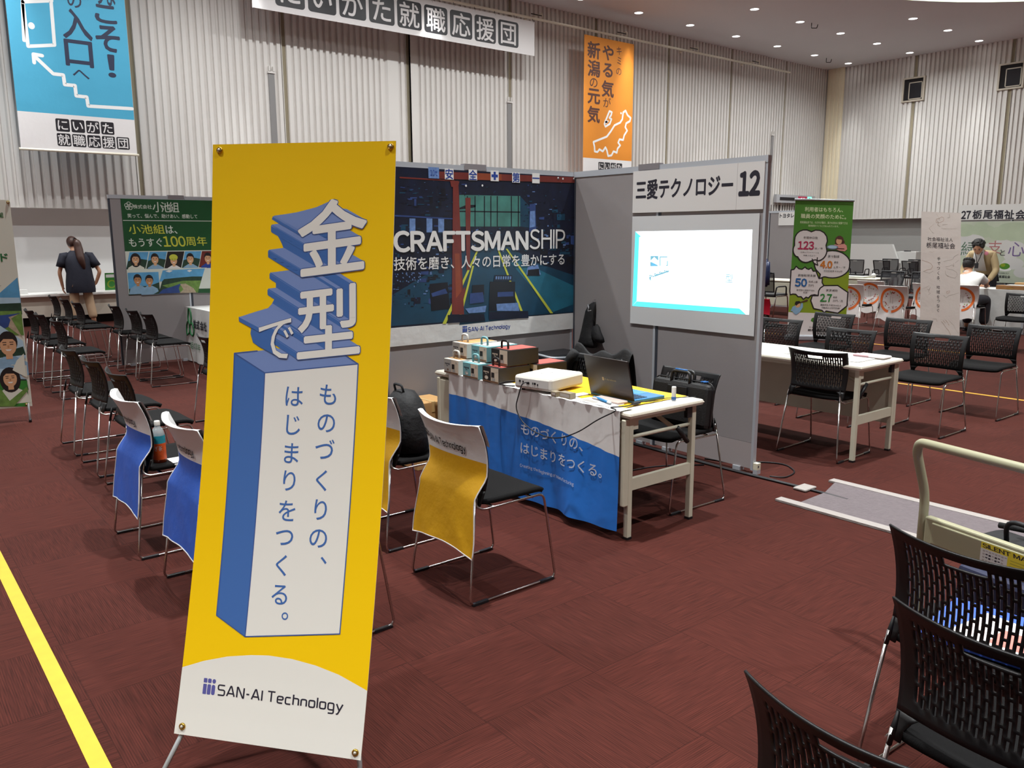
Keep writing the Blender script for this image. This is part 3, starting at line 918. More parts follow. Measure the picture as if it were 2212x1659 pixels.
# the company name: squared letters of even strokes, drawn as centre lines in a box one unit high
_wm = {}
def wordmark(wt=.0):
    th = .15+wt*4
    if th in _wm: return _wm[th]
    A = [[(0, 0), (.34, 1), (.42, 1), (.76, 0)], [(.14, .28), (.62, .28)]]
    O_ = [[(.0, .15), (.0, .62), (.52, .62), (.52, .0), (.0, .0), (.0, .15)]]
    L = {'S': (.66, [[(.66, 1), (.0, 1), (.0, .52), (.66, .52), (.66, 0), (.0, 0)]]), 'A': (.76, A), 'N': (.68, [[(0, 0), (0, 1), (.08, 1), (.60, 0), (.68, 0), (.68, 1)]]),
         '-': (.30, [[(0, .42), (.30, .42)]]), 'I': (.0, [[(0, 0), (0, 1)]]), 'T': (.74, [[(0, 1), (.74, 1)], [(.37, 1), (.37, 0)]]),
         'e': (.54, [[(.50, .0), (.0, .0), (.0, .64), (.54, .64), (.54, .32), (.06, .32)]]), 'c': (.50, [[(.50, .64), (.0, .64), (.0, .0), (.50, .0)]]),
         'h': (.52, [[(0, 0), (0, 1)], [(0, .64), (.52, .64), (.52, 0)]]), 'n': (.52, [[(0, 0), (0, .64), (.52, .64), (.52, 0)]]), 'o': (.54, [[(.27, .64), (.0, .64), (.0, 0), (.54, 0), (.54, .64), (.27, .64)]]),
         'l': (.0, [[(0, 0), (0, 1)]]), 'g': (.54, [[(.54, .0), (.0, .0), (.0, .64), (.54, .64), (.54, -.34), (.02, -.34)]]), 'y': (.60, [[(0, .64), (.30, .0)], [(.60, .64), (.16, -.34), (.0, -.34)]])}
    out = []; x = th/2
    for ch in 'SAN-AI Technology':
        if ch == ' ': x += .30; continue
        w_, st = L[ch]
        for s_ in st:
            pts = [(p.x, p.y) for p in fillet([(a+x, b, 0) for a, b in s_], .17, 4)] if len(s_) > 2 else [(a+x, b) for a, b in s_]
            q = [pts[0]]
            for p in pts[1:]:
                if hypot(p[0]-q[-1][0], p[1]-q[-1][1]) > 1e-4: q.append(p)
            V_ = []
            for i, p in enumerate(q):
                a, b = q[max(0, i-1)], q[min(len(q)-1, i+1)]
                d1 = (p[0]-a[0], p[1]-a[1]); d2 = (b[0]-p[0], b[1]-p[1])
                def un(d):
                    k = hypot(*d); return (d[0]/k, d[1]/k) if k > 1e-9 else None
                u1, u2 = un(d1) or un(d2), un(d2) or un(d1)
                t = un((u1[0]+u2[0], u1[1]+u2[1])) or u1
                c_ = max(.5, t[0]*u1[0]+t[1]*u1[1])
                n = (-t[1]*th/2/c_, t[0]*th/2/c_)
                V_ += [(p[0]+n[0], p[1]+n[1]), (p[0]-n[0], p[1]-n[1])]
            out.append((V_, [(2*i, 2*i+1, 2*i+3, 2*i+2) for i in range(len(q)-1)]))
        x += w_+th+.11
    W_ = x-.11
    _wm[th] = [([(u/W_, v) for u, v in V_], f) for V_, f in out]
    return _wm[th]
a0l, bq0 = pl.uv(668, 1440); a1l = pl.uv(1078, 1420)[0]; bq1 = pl.uv(690, 1492)[1]
san_ai(pl, a0l, a1l, bq0, bq1-.0, 2, M_logo, M_logo)
t = thing('factory_poster', (3.4, CY-.03, b1 and 2.1-b1), label='large dark blue factory poster lettered CRAFTSMANSHIP on the back panels', cat='poster')
pl.mb.build('printed_sheet', t, fixn=False)
for a in (a1-.03, a1-.2):
    m = MB(); q = pl.w(a, b0+.02, 4); m.lathe([(.0001, .006), (.008, .004), (.009, 0)], mat('pin_silver', (210, 210, 210), 0.3, 0.8), q, 10, pl.n); m.build('push_pin', t)

# ------------------------------------------------------------------ number sign and projection sheet on the side panel
sx = CX-.025
pl = Plane((sx, 4.6, 2.2), (0, -1, 0), (0, 0, -1), eps=0.00040)
pl.view = (1240, 330, 3.687)
M_card = mat('sign_card', (226, 224, 222), 0.55)
a0, b0 = pl.uv(472, 150); a1 = pl.uv(1523, 60)[0]; b1 = pl.uv(463, 480)[1]
pl.back(a1, b1, M_card, .006, a0, b0); pl.rect(a0, b0, a1, b1, 0, M_card)
aj = pl.uv(1305, 80)[0]; pl.rect(aj, b0, aj+.002, b1, .5, M_kick)
pl.txt('三愛テクノロジー', (493, 300), (1268, 250), (590, 213), (590, 372), 1, M_ink, .03)
pl.txt('12', (1312, 250), (1485, 250), (1470, 135), (1470, 342), 1, M_ink, .05)
t = thing('booth_sign', (sx, 3.7, 1.78), label='white booth sign with the number 12 on the side panel', cat='sign')
pl.mb.build('sign_board', t, fixn=False)
pl.mb = MB()
a0, b0 = pl.uv(465, 508); a1 = pl.uv(1480, 472)[0]; b1 = pl.uv(438, 1355)[1]
M_paper = mat('screen_paper', (214, 216, 218), 0.6, bump=0.1, bscale=4)
pl.back(a1, b1, M_paper, .004, a0, b0); pl.rect(a0, b0, a1, b1, 0, M_paper)
t = thing('projection_sheet', (sx, 3.77, .93), label='white paper sheet on the side panel with a bright projected picture', cat='screen')
pl.mb.build('paper_sheet', t, fixn=False)
pl.mb = MB()
M_glow = mat('projected_white', (240, 250, 255), 0.5, emit=7.0)
M_cyan = mat('projected_cyan', (90, 222, 236), 0.5, emit=4.2)
M_pgrey = mat('projected_grey', (110, 165, 185), 0.5, emit=4.0)
M_faint = mat('projected_faint', (196, 236, 250), 0.5, emit=5.0)
P = pl.poly
P([(490, 627), (1420, 612), (1393, 1290), (465, 1220)], 2, M_glow)
P([(490, 627), (535, 668), (520, 672), (500, 1180), (465, 1220)], 3, M_cyan)
P([(465, 1220), (500, 1183), (1318, 1240), (1370, 1288)], 3.2, M_cyan)
for q in ([(610, 822), (672, 822), (672, 860), (640, 830), (610, 860)], [(608, 870), (618, 870), (618, 905), (668, 895), (668, 903), (608, 903)], [(683, 826), (745, 826), (745, 834), (690, 834), (690, 900), (683, 900)], [(742, 860), (749, 860), (749, 900), (720, 903), (742, 893)]):
    P(q, 4, M_pgrey)
for k in range(12):
    X = 600+k*13; Y = 985-k*4.2+(k % 3)*8
    P([(X, Y), (X+13, Y-5), (X+12, Y-16), (X, Y-8)], 4, M_pgrey)
P([(598, 990), (615, 985), (612, 1020), (604, 1012)], 4, M_pgrey)
P([(640, 975), (760, 935), (755, 948), (640, 988)], 4.2, M_pgrey)
pl.txt('型', (1208, 1000), (1266, 1000), (1230, 965), (1230, 1032), 4, M_pgrey, 0)
for X, w_ in ((868, 10), (925, 8), (1010, 45), (1125, 16), (1190, 24), (960, 30), (1050, 50), (1130, 20)):
    P([(X, 880+(X % 3)*40), (X+w_, 878+(X % 3)*40), (X+w_, 892+(X % 3)*40), (X, 894+(X % 3)*40)], 4, M_faint)
pl.mb.build('projected_picture', t, label='bright projected slide, white with cyan edges', fixn=False)

# ------------------------------------------------------------------ folding tables
M_ttop = mat('table_white', (226, 220, 206), 0.35)
M_tedge = mat('table_edge', (210, 202, 184), 0.4)
M_tleg = mat('table_leg_cream', (208, 204, 184), 0.45, vary=0.04, vscale=8)
M_knob = mat('black_plastic', (24, 24, 28), 0.45)
def folding_table(x0, x1, y0, y1, front, label, h=0.7, group=None):
    """front = -1 or +1: the x side that carries the modesty panel"""
    xc, yc = (x0+x1)/2, (y0+y1)/2
    t = thing('folding_table', (xc, yc, 0), label=label, cat='table', group=group)
    m = MB(); m.box((x0, y0, h-.032), (x1, y1, h), M_ttop, bev=.01)
    m.box((x0-.002, y0-.002, h-.02), (x1+.002, y1+.002, h-.012), M_tedge, bev=.003)
    m.build('table_top', t)
    m = MB(); m.box((x0+.05, y0+.05, h-.06), (x1-.05, y1-.05, h-.032), M_tleg); m.build('apron', t)
    for ye in (y0+.045, y1-.045):
        for xe in (x0+.045, x1-.045):
            m = MB(); m.box((xe-.016, ye-.016, .012), (xe+.016, ye+.016, h-.032), M_tleg, bev=.003)
            lg = m.build('leg', t)
            m = MB(); m.box((xe-.017, ye-.017, 0), (xe+.017, ye+.017, .014), M_knob); m.build('leg_cap', lg)
        m = MB(); m.box((x0+.06, ye-.012, .27), (x1-.06, ye+.012, .335), M_tleg); m.build('cross_bar', t)
        s = 1 if ye < yc else -1
        m = MB(); m.tube([(x0+.06, ye+s*.012, .555), (x1-.06, ye+s*.012, .555)], .011, M_tleg, 8)
        m.build('cross_bar', t)
        m = MB()
        xb = xc-front*.13
        m.tube([(xb, ye+s*.02, .545), (xb-front*.02, ye+s*.3, h-.05)], .013, M_tleg, 8)
        m.tube([(xb-front*.09, ye, .46), (xb, ye, .555)], .014, M_knob, 8)
        m.build('fold_brace', t)
        m = MB(); m.box((x0+.035, ye-.012, h-.10), (x0+.10, ye+.012, h-.032), M_tleg); m.box((x1-.10, ye-.012, h-.10), (x1-.035, ye+.012, h-.032), M_knob)
        m.build('leg_bracket', t)
    xf = x0+.012 if front < 0 else x1-.012
    m = MB(); m.box((xf-.012, y0+.03, .20), (xf+.012, y1-.03, h-.05), M_tleg, bev=.006)
    m.box((xf-.018, y0+.028, .19), (xf+.018, y0+.06, h-.04), M_tleg, bev=.006)
    m.box((xf-.018, y1-.06, .19), (xf+.018, y1-.028, h-.04), M_tleg, bev=.006)
    m.build('modesty_panel', t)
    return t
TX0, TX1, TY0, TY1 = 3.055, 3.655, 2.82, 4.62
folding_table(TX0, TX1, TY0, TY1, -1, 'white folding table under the blue cloth in front of the factory poster')
folding_table(5.40, 6.00, 2.84, 4.64, 1, 'bare white folding table behind the number 12 panel')

# ------------------------------------------------------------------ blue and white front cloth
M_cw = mat('cloth_white', (232, 230, 228), 0.6, bump=0.25, bscale=5)
M_cb = mat('cloth_blue', (38, 114, 204), 0.42, bump=0.3, bscale=4, vary=0.05, vscale=3, sheen=.2)
M_cy = mat('cloth_yellow', (246, 192, 22), 0.55, bump=0.25, bscale=5)
CYL, CYR = 4.43, 2.875
Hc = .66
def fold(a, v):
    """a along the cloth, v down from the table edge: how far the cloth stands off"""
    k = max(0.0, min(1.0, (v-.02)/Hc))
    f = .006*sin(a*26+1.0)*(.3+.7*k)+.004*sin(a*61)*(1-k)
    q = max(0.0, 1-abs(a-.98-.10*(v-.3)/.4)/.10)
    f += -.018*k*q+.05*k*k*max(0.0, min(1.0, (a-1.02)/.2))*max(0, 1-max(0, a-1.2)/.5)
    f += .035*k*k*(1-min(1.0, a/.5))*.4
    return f
def bound(a):
    A = CYL-CYR
    t_ = a/A
    return .135+.03*t_*0+.115*max(0.0, t_-.12)**1.5+.10*max(0, t_-.75)*.5
def clothp(a, v, off=0.0):
    return V((TX0-.016-fold(a, v)-off, CYL-a, .704-v))
A = CYL-CYR
m = MB()
def hemz(t_): return Hc+.012*sin(t_*5)
m.grid(lambda u, w: clothp(u*A, bound(u*A)*w), 80, 8, M_cw)
m.grid(lambda u, w: clothp(u*A, bound(u*A)+(hemz(u)-bound(u*A))*w), 80, 26, M_cb)
m.grid(lambda u, w: V((TX0-.016+w*(.022+.075), CYL-u*A, .704+.002*sin(pi*w)+.0015*sin(u*90))), 80, 4, M_cw)
cpl = Plane((TX0-.02, CYL, .704), (0, -1, 0), (0, 0, -1))
cpl.view = (1100, 740, 3.77)
M_silver = mat('print_silver', (196, 206, 222), 0.5)
def cut_text(pl, fn, lines):
    """lettering laid on a bent cloth through fn(a, b)"""
    for (t_, l_, r_, tp, bt, wt, mt) in lines:
        a0, a1 = pl.uv(*l_)[0], pl.uv(*r_)[0]
        b0, b1 = tp, bt
        vs, fs, (x0, y0, x1, y1) = glyph(t_, wt, 3)
        bm = bmesh.new()
        for dx, dy, k_ in copies(wt):
            bm.free(); bm = bmesh.new()
            one(bm, fn, [(x+dx, y+dy) for x, y in vs], fs, (x0, y0, x1, y1), a0, a1, b0, b1, .0035+.0001*k_, mt)
        bm.free()
def one(bm, fn, vs, fs, bb, a0, a1, b0, b1, off, mt):
        x0, y0, x1, y1 = bb
        bv = [bm.verts.new((a0+(x-x0)/(x1-x0)*(a1-a0), b1-(y-y0)/(y1-y0)*(b1-b0), 0)) for x, y in vs]
        for f in fs:
            try: bm.faces.new([bv[i] for i in f])
            except ValueError: pass
        c = math.ceil(a0/.02)*.02
        while c < a1:
            bmesh.ops.bisect_plane(bm, geom=bm.verts[:]+bm.edges[:]+bm.faces[:], dist=1e-6, plane_co=(c, 0, 0), plane_no=(1, 0, 0)); c += .02
        bm.verts.index_update()
        m.add([fn(q.co.x, q.co.y, off) for q in bm.verts], [[q.index for q in f.verts] for f in bm.faces], mt)
def vb(X, Y): return cpl.uv(X, Y)[1]
cut_text(cpl, clothp, [
    ('ものづくりの、', (100, 700), (605, 850), vb(130, 655), vb(130, 752), .012, M_silver),
    ('はじまりをつくる。', (98, 860), (762, 1080), vb(120, 815), vb(120, 905), .012, M_silver),
    ('Creating the Beginning of Manufacturing', (93, 1000), (552, 1130), vb(100, 984), vb(100, 1018), .01, M_silver)])
tag(m.build('table_cloth', fixn=False), 'blue and white lettered cloth hung over the front of the booth table', 'tablecloth')
m = MB()
m.grid(lambda u, w: V((TX0+.07+w*(TX1-TX0-.09), 2.93+u*1.24, .7022+.003*max(0, sin(u*21+w*5))*(1-w)+.002*sin(w*17+u*9)**2)), 60, 20, M_cy)
m.grid(lambda u, w: V((TX1-.02+w*.024, 2.93+u*1.24, .7022+.001-w*w*.05)), 60, 3, M_cy)
tag(m.build('table_cover'), 'bright yellow cloth spread over the top of the booth table', 'tablecloth')
# ------------------------------------------------------------------ things on and round the booth table
def frame_rot(c, a):
    """local axes turned by a about z at c"""
    R = Matrix.Rotation(a, 3, 'Z')
    return lambda x, y, z: V(c)+R @ V((x, y, z))
HT = .706
M_bwhite = mat('box_white', (226, 222, 214), 0.5)
M_bgrey = mat('box_grey', (176, 172, 166), 0.5)
M_bteal = mat('box_teal', (120, 172, 178), 0.5)
M_bblack = mat('box_black', (30, 24, 24), 0.5)
M_bcream = mat('box_cream', (222, 206, 184), 0.5)
M_bred = mat('box_red', (196, 96, 88), 0.5)
M_btan = mat('box_tan', (206, 160, 104), 0.55)
M_pbrown = mat('box_brown', (120, 84, 58), 0.5)
def handle_box(x, y, z, kind, label, rz=0.0):
    """y = middle of the front, which looks to -x"""
    cf = {'w': M_bgrey, 't': M_bteal, 'k': M_bblack}[kind]
    ct = {'w': M_btan, 't': M_bwhite, 'k': M_bred}[kind]
    cs = {'w': M_bwhite, 't': M_bteal, 'k': M_bblack}[kind]
    chn = {'w': M_bwhite, 't': M_bteal, 'k': M_bblack}[kind]
    t = thing('gift_box', (x, y, z), label=label, cat='box', group='handled gift boxes stacked on the table')
    w, d, h = .165, .25, .098
    m = MB()
    m.box((x, y-w/2, z), (x+d, y+w/2, z+h), cs, bev=.003)
    m.box((x+.03, y-w/2+.01, z+h-.001), (x+d-.01, y+w/2-.01, z+h+.002), ct)
    m.build('carton', t)
    pl = Plane((x-.0008, y+w/2, z+h), (0, -1, 0), (0, 0, -1), eps=0.00030)
    pl.rect(.002, .002, w-.002, h-.002, 0, M_bcream)
    pl.rect(.002, .002, w*.52, h-.002, 1, cf)
    ink = M_bcream if kind == 'k' else M_ink
    rs = random.Random(hash(kind) % 7 if False else ord(kind))
    for k in range(4): pl.rect(.014+k*.014, .028, .024+k*.014, .036+.003*(k % 2), 2, ink)
    pl.rect(.03, .044, .05, .047, 2, ink)
    pl.disc((.042, .068), .018, .012, 2, M_bgrey if kind != 'k' else M_bcream, px=False)
    pl.disc((.046, .070), .009, .006, 3, M_bwhite if kind != 'w' else M_pbrown, px=False)
    pl.rect(.092, .03, .122, .062, 2, M_bblack)
    pl.rect(.098, .064, .13, .082, 2, M_bgrey)
    pl.rect(.135, .012, .148, .024, 2, ink if kind == 'k' else M_bgrey)
    pl.rect(.005, .084, w-.005, .094, 1.5, M_pbrown)
    pl.mb.build('printed_front', t, fixn=False)
    m = MB()
    m.tube(fillet([(x+.045, y-.032, z+h-.002), (x+.045, y-.032, z+h+.052), (x+.045, y+.032, z+h+.052), (x+.045, y+.032, z+h-.002)], .022, 5), .007, chn, 8)
    m.build('handle', t)
KN = {'w': 'white and grey', 't': 'pale teal', 'k': 'black'}
for k, (kd, y) in enumerate((('w', 4.39), ('t', 4.175), ('k', 3.965))):
    handle_box(3.03, y, HT, kd, '%s handled gift box in the bottom row at the front of the stack' % KN[kd])
    handle_box(3.10, y, HT+.104, kd, '%s handled gift box in the top row of the stack' % KN[kd])
handle_box(3.31, 3.93, HT, 'k', 'black gift box with red top standing behind the stack of handled boxes')

# projector
t = thing('projector', (3.19, 3.60, HT), radians(12), label='white projector standing on the yellow cloth', cat='projector')
M_pj = mat('projector_white', (240, 236, 228), 0.35)
M_pj2 = mat('projector_port', (222, 220, 216), 0.5)
m = MB(); m.box((-.165, -.135, .012), (.165, .135, .092), M_pj, bev=.016)
m.box((-.05, .02, .0915), (-.02, .03, .0925), M_slot); m.box((.0, -.01, .0915), (.03, .0, .0925), M_slot)
m.box((.05, -.06, .0915), (.11, -.01, .0925), M_pj2); m.box((.1, .05, .0915), (.13, .08, .0925), M_pj2)
m.build('casing', t, local=True)
m = MB(); m.box((-.1665, -.115, .03), (-.164, .12, .075), M_pj2)
pp_ = m.build('port_panel', t, local=True)
for y, z, w_ in ((.09, .058, .012), (.066, .056, .009), (.03, .05, .02), (-.005, .052, .006), (-.02, .052, .014), (-.04, .047, .008)):
    m = MB(); m.box((-.168, y-w_/2, z-.006), (-.1655, y+w_/2, z+.006), M_knob); m.build('port', pp_, local=True)
m = MB(); m.lathe([(.034, 0), (.034, .008), (.028, .01), (.0001, .004)], M_knob, (.163, .03, .05), 16, (1, 0, 0)); m.build('lens', t, local=True)
for p in ((-.12, -.1), (-.12, .1), (.12, 0)):
    m = MB(); m.cyl((p[0], p[1], 0), (p[0], p[1], .014), .012, M_knob, 10); m.build('foot', t, local=True)
M_cable = mat('cable_black', (20, 20, 24), 0.5)
M_cableb = mat('cable_brown', (92, 40, 24), 0.5)
def cable(pts, r, lb, m_=None, nm='cable', cat='cable', fr=.06, k=5):
    m = MB(); m.tube(fillet(pts, fr, k), r, m_ or M_cable, 7)
    return tag(m.build(nm), lb, cat)
HX = 3.0
hp = [(3.012, 3.575, .765), (2.975, 3.59, .765)]
for px, py in ((1124, 840), (1113, 880), (1125, 908), (1150, 931), (1185, 946), (1216, 946), (1252, 932), (1292, 906), (1335, 886)):
    q = atx(px, py, 2.965); hp.append(tuple(q))
hp += [(3.03, 2.95, .716), (3.12, 2.915, .714), (3.23, 2.93, .716), (3.262, 2.962, .718)]
cable(hp, .0035, 'black cable looping from the projector over the blue cloth to the laptop', fr=.05)
cable([(3.012, 3.71, .755), (2.985, 3.745, .75), (2.99, 3.82, .725), (3.022, 3.87, .714), (3.03, 3.80, .711), (3.07, 3.775, .709)], .004, 'short black power cable curling at the back of the projector', fr=.04)
# laptop
t = thing('laptop', (3.245, 3.14, HT), radians(-2), label='open dark laptop on the yellow cloth', cat='laptop')
M_lid = mat('laptop_lid', (34, 27, 26), 0.35)
M_deck = mat('laptop_blue', (44, 112, 160), 0.35)
M_keys = mat('laptop_keys', (18, 52, 84), 0.4)
m = MB(); m.box((0, -.172, 0), (.245, .172, .016), M_deck, bev=.004)
m.box((.002, -.17, -.001), (.243, .17, .008), M_knob)
base_ = m.build('base', t, local=True)
m = MB()
for r in range(5):
    for c in range(14):
        m.box((.03+r*.02, -.15+c*.0217, .016), (.046+r*.02, -.132+c*.0217, .0185), M_keys)
m.build('keyboard', base_, local=True)
m = MB(); m.box((.15, -.06, .0158), (.23, .05, .0168), mat('laptop_pad', (70, 140, 186), 0.3)); m.build('touchpad', base_, local=True)
m = MB()
R = Matrix.Rotation(radians(-14), 3, 'Y')
def lidp(x, y, z): return R @ V((x, y, z))+V((.004, 0, .012))
vs = [lidp(x, y, z) for x in (-.004, .004) for y in (-.172, .172) for z in (0, .228)]
m.add(vs, [(0, 1, 3, 2), (4, 6, 7, 5), (0, 4, 5, 1), (2, 3, 7, 6), (0, 2, 6, 4), (1, 5, 7, 3)], M_lid)
lid_ = m.build('lid', t, local=True)
m = MB(); m.add([lidp(.0045, y, z) for y, z in ((-.16, .015), (.16, .015), (.16, .22), (-.16, .22))], [(0, 1, 2, 3)], mat('laptop_screen', (200, 214, 226), 0.3, emit=1.5))
m.build('screen', lid_, local=True)
m = MB()
def ltxt(tx, y0, y1, z0, z1, wt):
    vs, fs, (x0, yy0, x1, yy1) = glyph(tx, wt, 3)
    m.add([lidp(-.0048, y0+(x-x0)/(x1-x0)*(y1-y0), z0+(y-yy0)/(yy1-yy0)*(z1-z0)) for x, y in vs], fs, mat('logo_gold', (214, 190, 140), 0.4))
ltxt('dynabook', .015, -.062, .095, .107, 0)
m.add([lidp(-.0048, y, z) for y, z in ((.05, .092), (.036, .092), (.036, .112), (.05, .112))], [(0, 1, 2, 3)], mat('logo_gold'))
m.add([lidp(-.0048, y, z) for y, z in ((.03, .099), (.024, .099), (.024, .105), (.03, .105))], [(0, 1, 2, 3)], mat('logo_gold'))
m.build('logo', lid_, local=True, fixn=False)
# small things
M_steel = mat('block_steel', (196, 184, 160), 0.3, 0.6)
for lb, p, s in (('smaller machined metal block beside the projector', (3.06, 3.395), (.02, .022, .028)), ('larger machined metal block beside the projector', (3.075, 3.315), (.022, .045, .032))):
    m = MB(); m.box((p[0]-s[0], p[1]-s[1], HT), (p[0]+s[0], p[1]+s[1], HT+s[2]), M_steel, bev=.002)
    m.box((p[0]-s[0]-.001, p[1]-s[1]+.008, HT+.008), (p[0]-s[0]+.001, p[1]+s[1]-.008, HT+s[2]-.008), mat('block_light', (226, 222, 214), 0.3, .4))
    tag(m.build('metal_block'), lb, 'block', 'metal blocks on the booth table')
t = thing('glue_stick', (3.485, 2.897, HT), label='white and blue glue stick standing at the near end of the table', cat='glue stick')
m = MB(); m.lathe([(.0001, 0), (.0135, 0), (.0135, .016), (.0125, .018)], mat('glue_blue', (40, 90, 160), 0.4), (3.485, 2.897, HT), 14); m.build('base', t)
m = MB(); m.lathe([(.0125, .017), (.0125, .07), (.0115, .074), (.0001, .074)], M_pj, (3.485, 2.897, HT), 14); m.build('body', t)
m = MB(); m.box((3.06, 2.98, HT), (3.18, 3.24, HT+.003), mat('paper_white', (240, 240, 238), 0.6)); 
m.box((3.075, 3.10, HT+.003), (3.12, 3.21, HT+.0035), M_bgrey)
tag(m.build('paper_stack'), 'white printed papers lying in front of the laptop', 'paper')
m = MB(); m.box((3.14, 2.985, HT+.0032), (3.215, 3.19, HT+.016), mat('bag_clear', (236, 214, 204), 0.25, alpha=0.75), bev=.005)
tag(m.build('plastic_bag'), 'clear plastic bag with pale contents on the papers by the laptop', 'bag')
t = thing('marker_pen', (3.13, 3.08, HT+.012), label='blue marker pen lying on the papers in front of the laptop', cat='pen')
m = MB(); m.tube([(3.165, 3.2, HT+.013), (3.15, 3.15, HT+.013), (3.115, 3.04, HT+.013)], [.004, .0075, .0075], mat('pen_blue', (40, 130, 190), 0.4), 10); m.build('barrel', t)
m = MB(); m.tube([(3.115, 3.04, HT+.013), (3.105, 3.01, HT+.013)], .008, mat('pen_cap', (230, 240, 246), 0.4), 10); m.build('cap', t)
m = MB(); m.box((3.13, 3.3, HT), (3.24, 3.36, HT+.004), mat('paper_white')); tag(m.build('card'), 'small white card lying on the yellow cloth behind the laptop', 'card')
cable([(3.262, 2.955, .716), (3.3, 2.93, .713), (3.4, 2.92, .711), (3.47, 2.945, .711), (3.54, 2.90, .711), (3.63, 2.86, .711)], .0022, 'thin dark cable running from the laptop past the glue stick', fr=.04)
m = MB(); m.box((3.2, 2.925, HT+.004), (3.25, 2.95, HT+.016), M_knob, bev=.003); tag(m.build('cable_adapter'), 'small black cable adapter beside the laptop', 'adapter')
t = thing('black_box', (3.54, 3.99, HT), label='small black box with a round hole in its lid behind the projector', cat='box')
m = MB(); m.box((3.48, 3.935, HT), (3.60, 4.045, HT+.08), M_knob, bev=.004); m.build('body', t)
m = MB(); m.box((3.465, 3.92, HT+.078), (3.615, 4.06, HT+.09), M_knob, bev=.003)
m.lathe([(.036, .012), (.036, .016), (.028, .016), (.026, .006), (.0001, .006)], M_cable, (3.54, 3.99, HT+.078), 18); m.build('lid', t)
m = MB(); m.box((3.5, 3.80, HT), (3.56, 3.88, HT+.03), M_btan, bev=.003); tag(m.build('wood_block'), 'small tan block on the table behind the projector', 'block')

# black wheeled case in the corner
t = thing('equipment_case', (4.28, 4.73, 0), label='tall black equipment case with chrome rail in the booth corner', cat='case')
m = MB(); m.box((4.08, 4.58, .04), (4.48, 4.88, .64), M_knob, bev=.02); m.build('body', t)
m = MB(); m.box((4.09, 4.60, .64), (4.47, 4.87, .70), M_cable, bev=.015); m.build('lid', t)
M_chrome = mat('chrome', (206, 208, 212), 0.16, 1.0)
m = MB(); m.tube(fillet([(4.48, 4.57, .66), (4.07, 4.57, .69), (4.07, 4.86, .71)], .04), .010, M_alu, 8); m.build('rail', t)
m = MB(); m.box((4.06, 4.565, .55), (4.075, 4.6, .66), M_alu, bev=.004); m.build('latch', t)
for p in ((4.12, 4.62), (4.44, 4.62), (4.12, 4.84), (4.44, 4.84)):
    m = MB(); m.lathe([(.0001, -.012), (.022, -.012), (.022, .012), (.0001, .012)], M_knob, (p[0], p[1], .022), 12, (0, 1, 0)); m.build('wheel', t)
# bag hung on the panel
t = thing('drawstring_bag', (4.63, 4.7, .72), label='black drawstring bag hanging on the panel in the booth corner', cat='bag')
M_bag = mat('bag_black', (13, 12, 15), 0.75, bump=0.4, bscale=18)
m = MB()
prof = [(1.075, 4.70, .012, .010), (1.05, 4.715, .035, .02), (1.0, 4.73, .05, .03), (.93, 4.735, .056, .035), (.86, 4.74, .062, .04), (.80, 4.735, .08, .05), (.75, 4.73, .098, .055), (.715, 4.725, .09, .05), (.705, 4.725, .04, .02)]
def lobe(mb, prof, xw, mt, n=14):
    vs = []
    for z, y, ry, rx in prof:
        for k in range(n):
            a = 2*pi*k/n
            wob = 1+.06*sin(3*a+z*30)
            vs.append((xw-rx*.95-.002+rx*cos(a)*.9, y+ry*sin(a)*wob, z))
    fs = [(i*n+k, i*n+(k+1) % n, (i+1)*n+(k+1) % n, (i+1)*n+k) for i in range(len(prof)-1) for k in range(n)]
    fs += [tuple(range(n)), tuple((len(prof)-1)*n+k for k in range(n))]
    mb.add(vs, fs, mt, True)
lobe(m, prof, 4.655, M_bag); m.build('bag', t)
m = MB(); lobe(m, [(.90, 4.655, .01, .01), (.88, 4.645, .035, .025), (.84, 4.635, .05, .035), (.80, 4.615, .06, .04), (.77, 4.60, .05, .035), (.755, 4.60, .02, .015)], 4.64, M_bag); m.build('pouch', t)
m = MB(); m.tube(fillet([(4.63, 4.69, 1.07), (4.6, 4.675, .98), (4.61, 4.66, .89)], .03), .004, M_bag, 6)
m.tube(fillet([(4.62, 4.75, 1.05), (4.60, 4.72, 1.03), (4.60, 4.73, 1.0), (4.61, 4.70, 1.01)], .01), .005, mat('lace_grey', (150, 150, 154), 0.5), 6); m.build('drawstring', t)
m = MB(); m.tube(fillet([(4.655, 4.70, 1.09), (4.63, 4.70, 1.09), (4.625, 4.70, 1.06)], .01), .003, M_chrome, 6); tag(m.build('wall_hook'), 'small metal hook holding the black bag on the panel', 'hook')
# cardboard box
t = thing('cardboard_box', (3.07, 4.8, 0), label='brown cardboard box on the floor at the far end of the booth table', cat='box')
M_cb_ = mat('cardboard', (196, 152, 98), 0.75, vary=0.06, vscale=7)
m = MB(); m.box((2.93, 4.67, 0), (3.21, 4.93, .47), M_cb_, bev=.004); m.build('carton', t)
m = MB(); m.box((3.055, 4.668, .40), (3.085, 4.932, .4725), mat('box_tape', (212, 176, 120), 0.3)); m.build('packing_tape', t)
m = MB()
for k, z in enumerate((.30, .26, .22)): m.box((2.9285, 4.71, z), (2.93, 4.73+.01*k, z+.022), M_ink)
m.build('printed_mark', t)

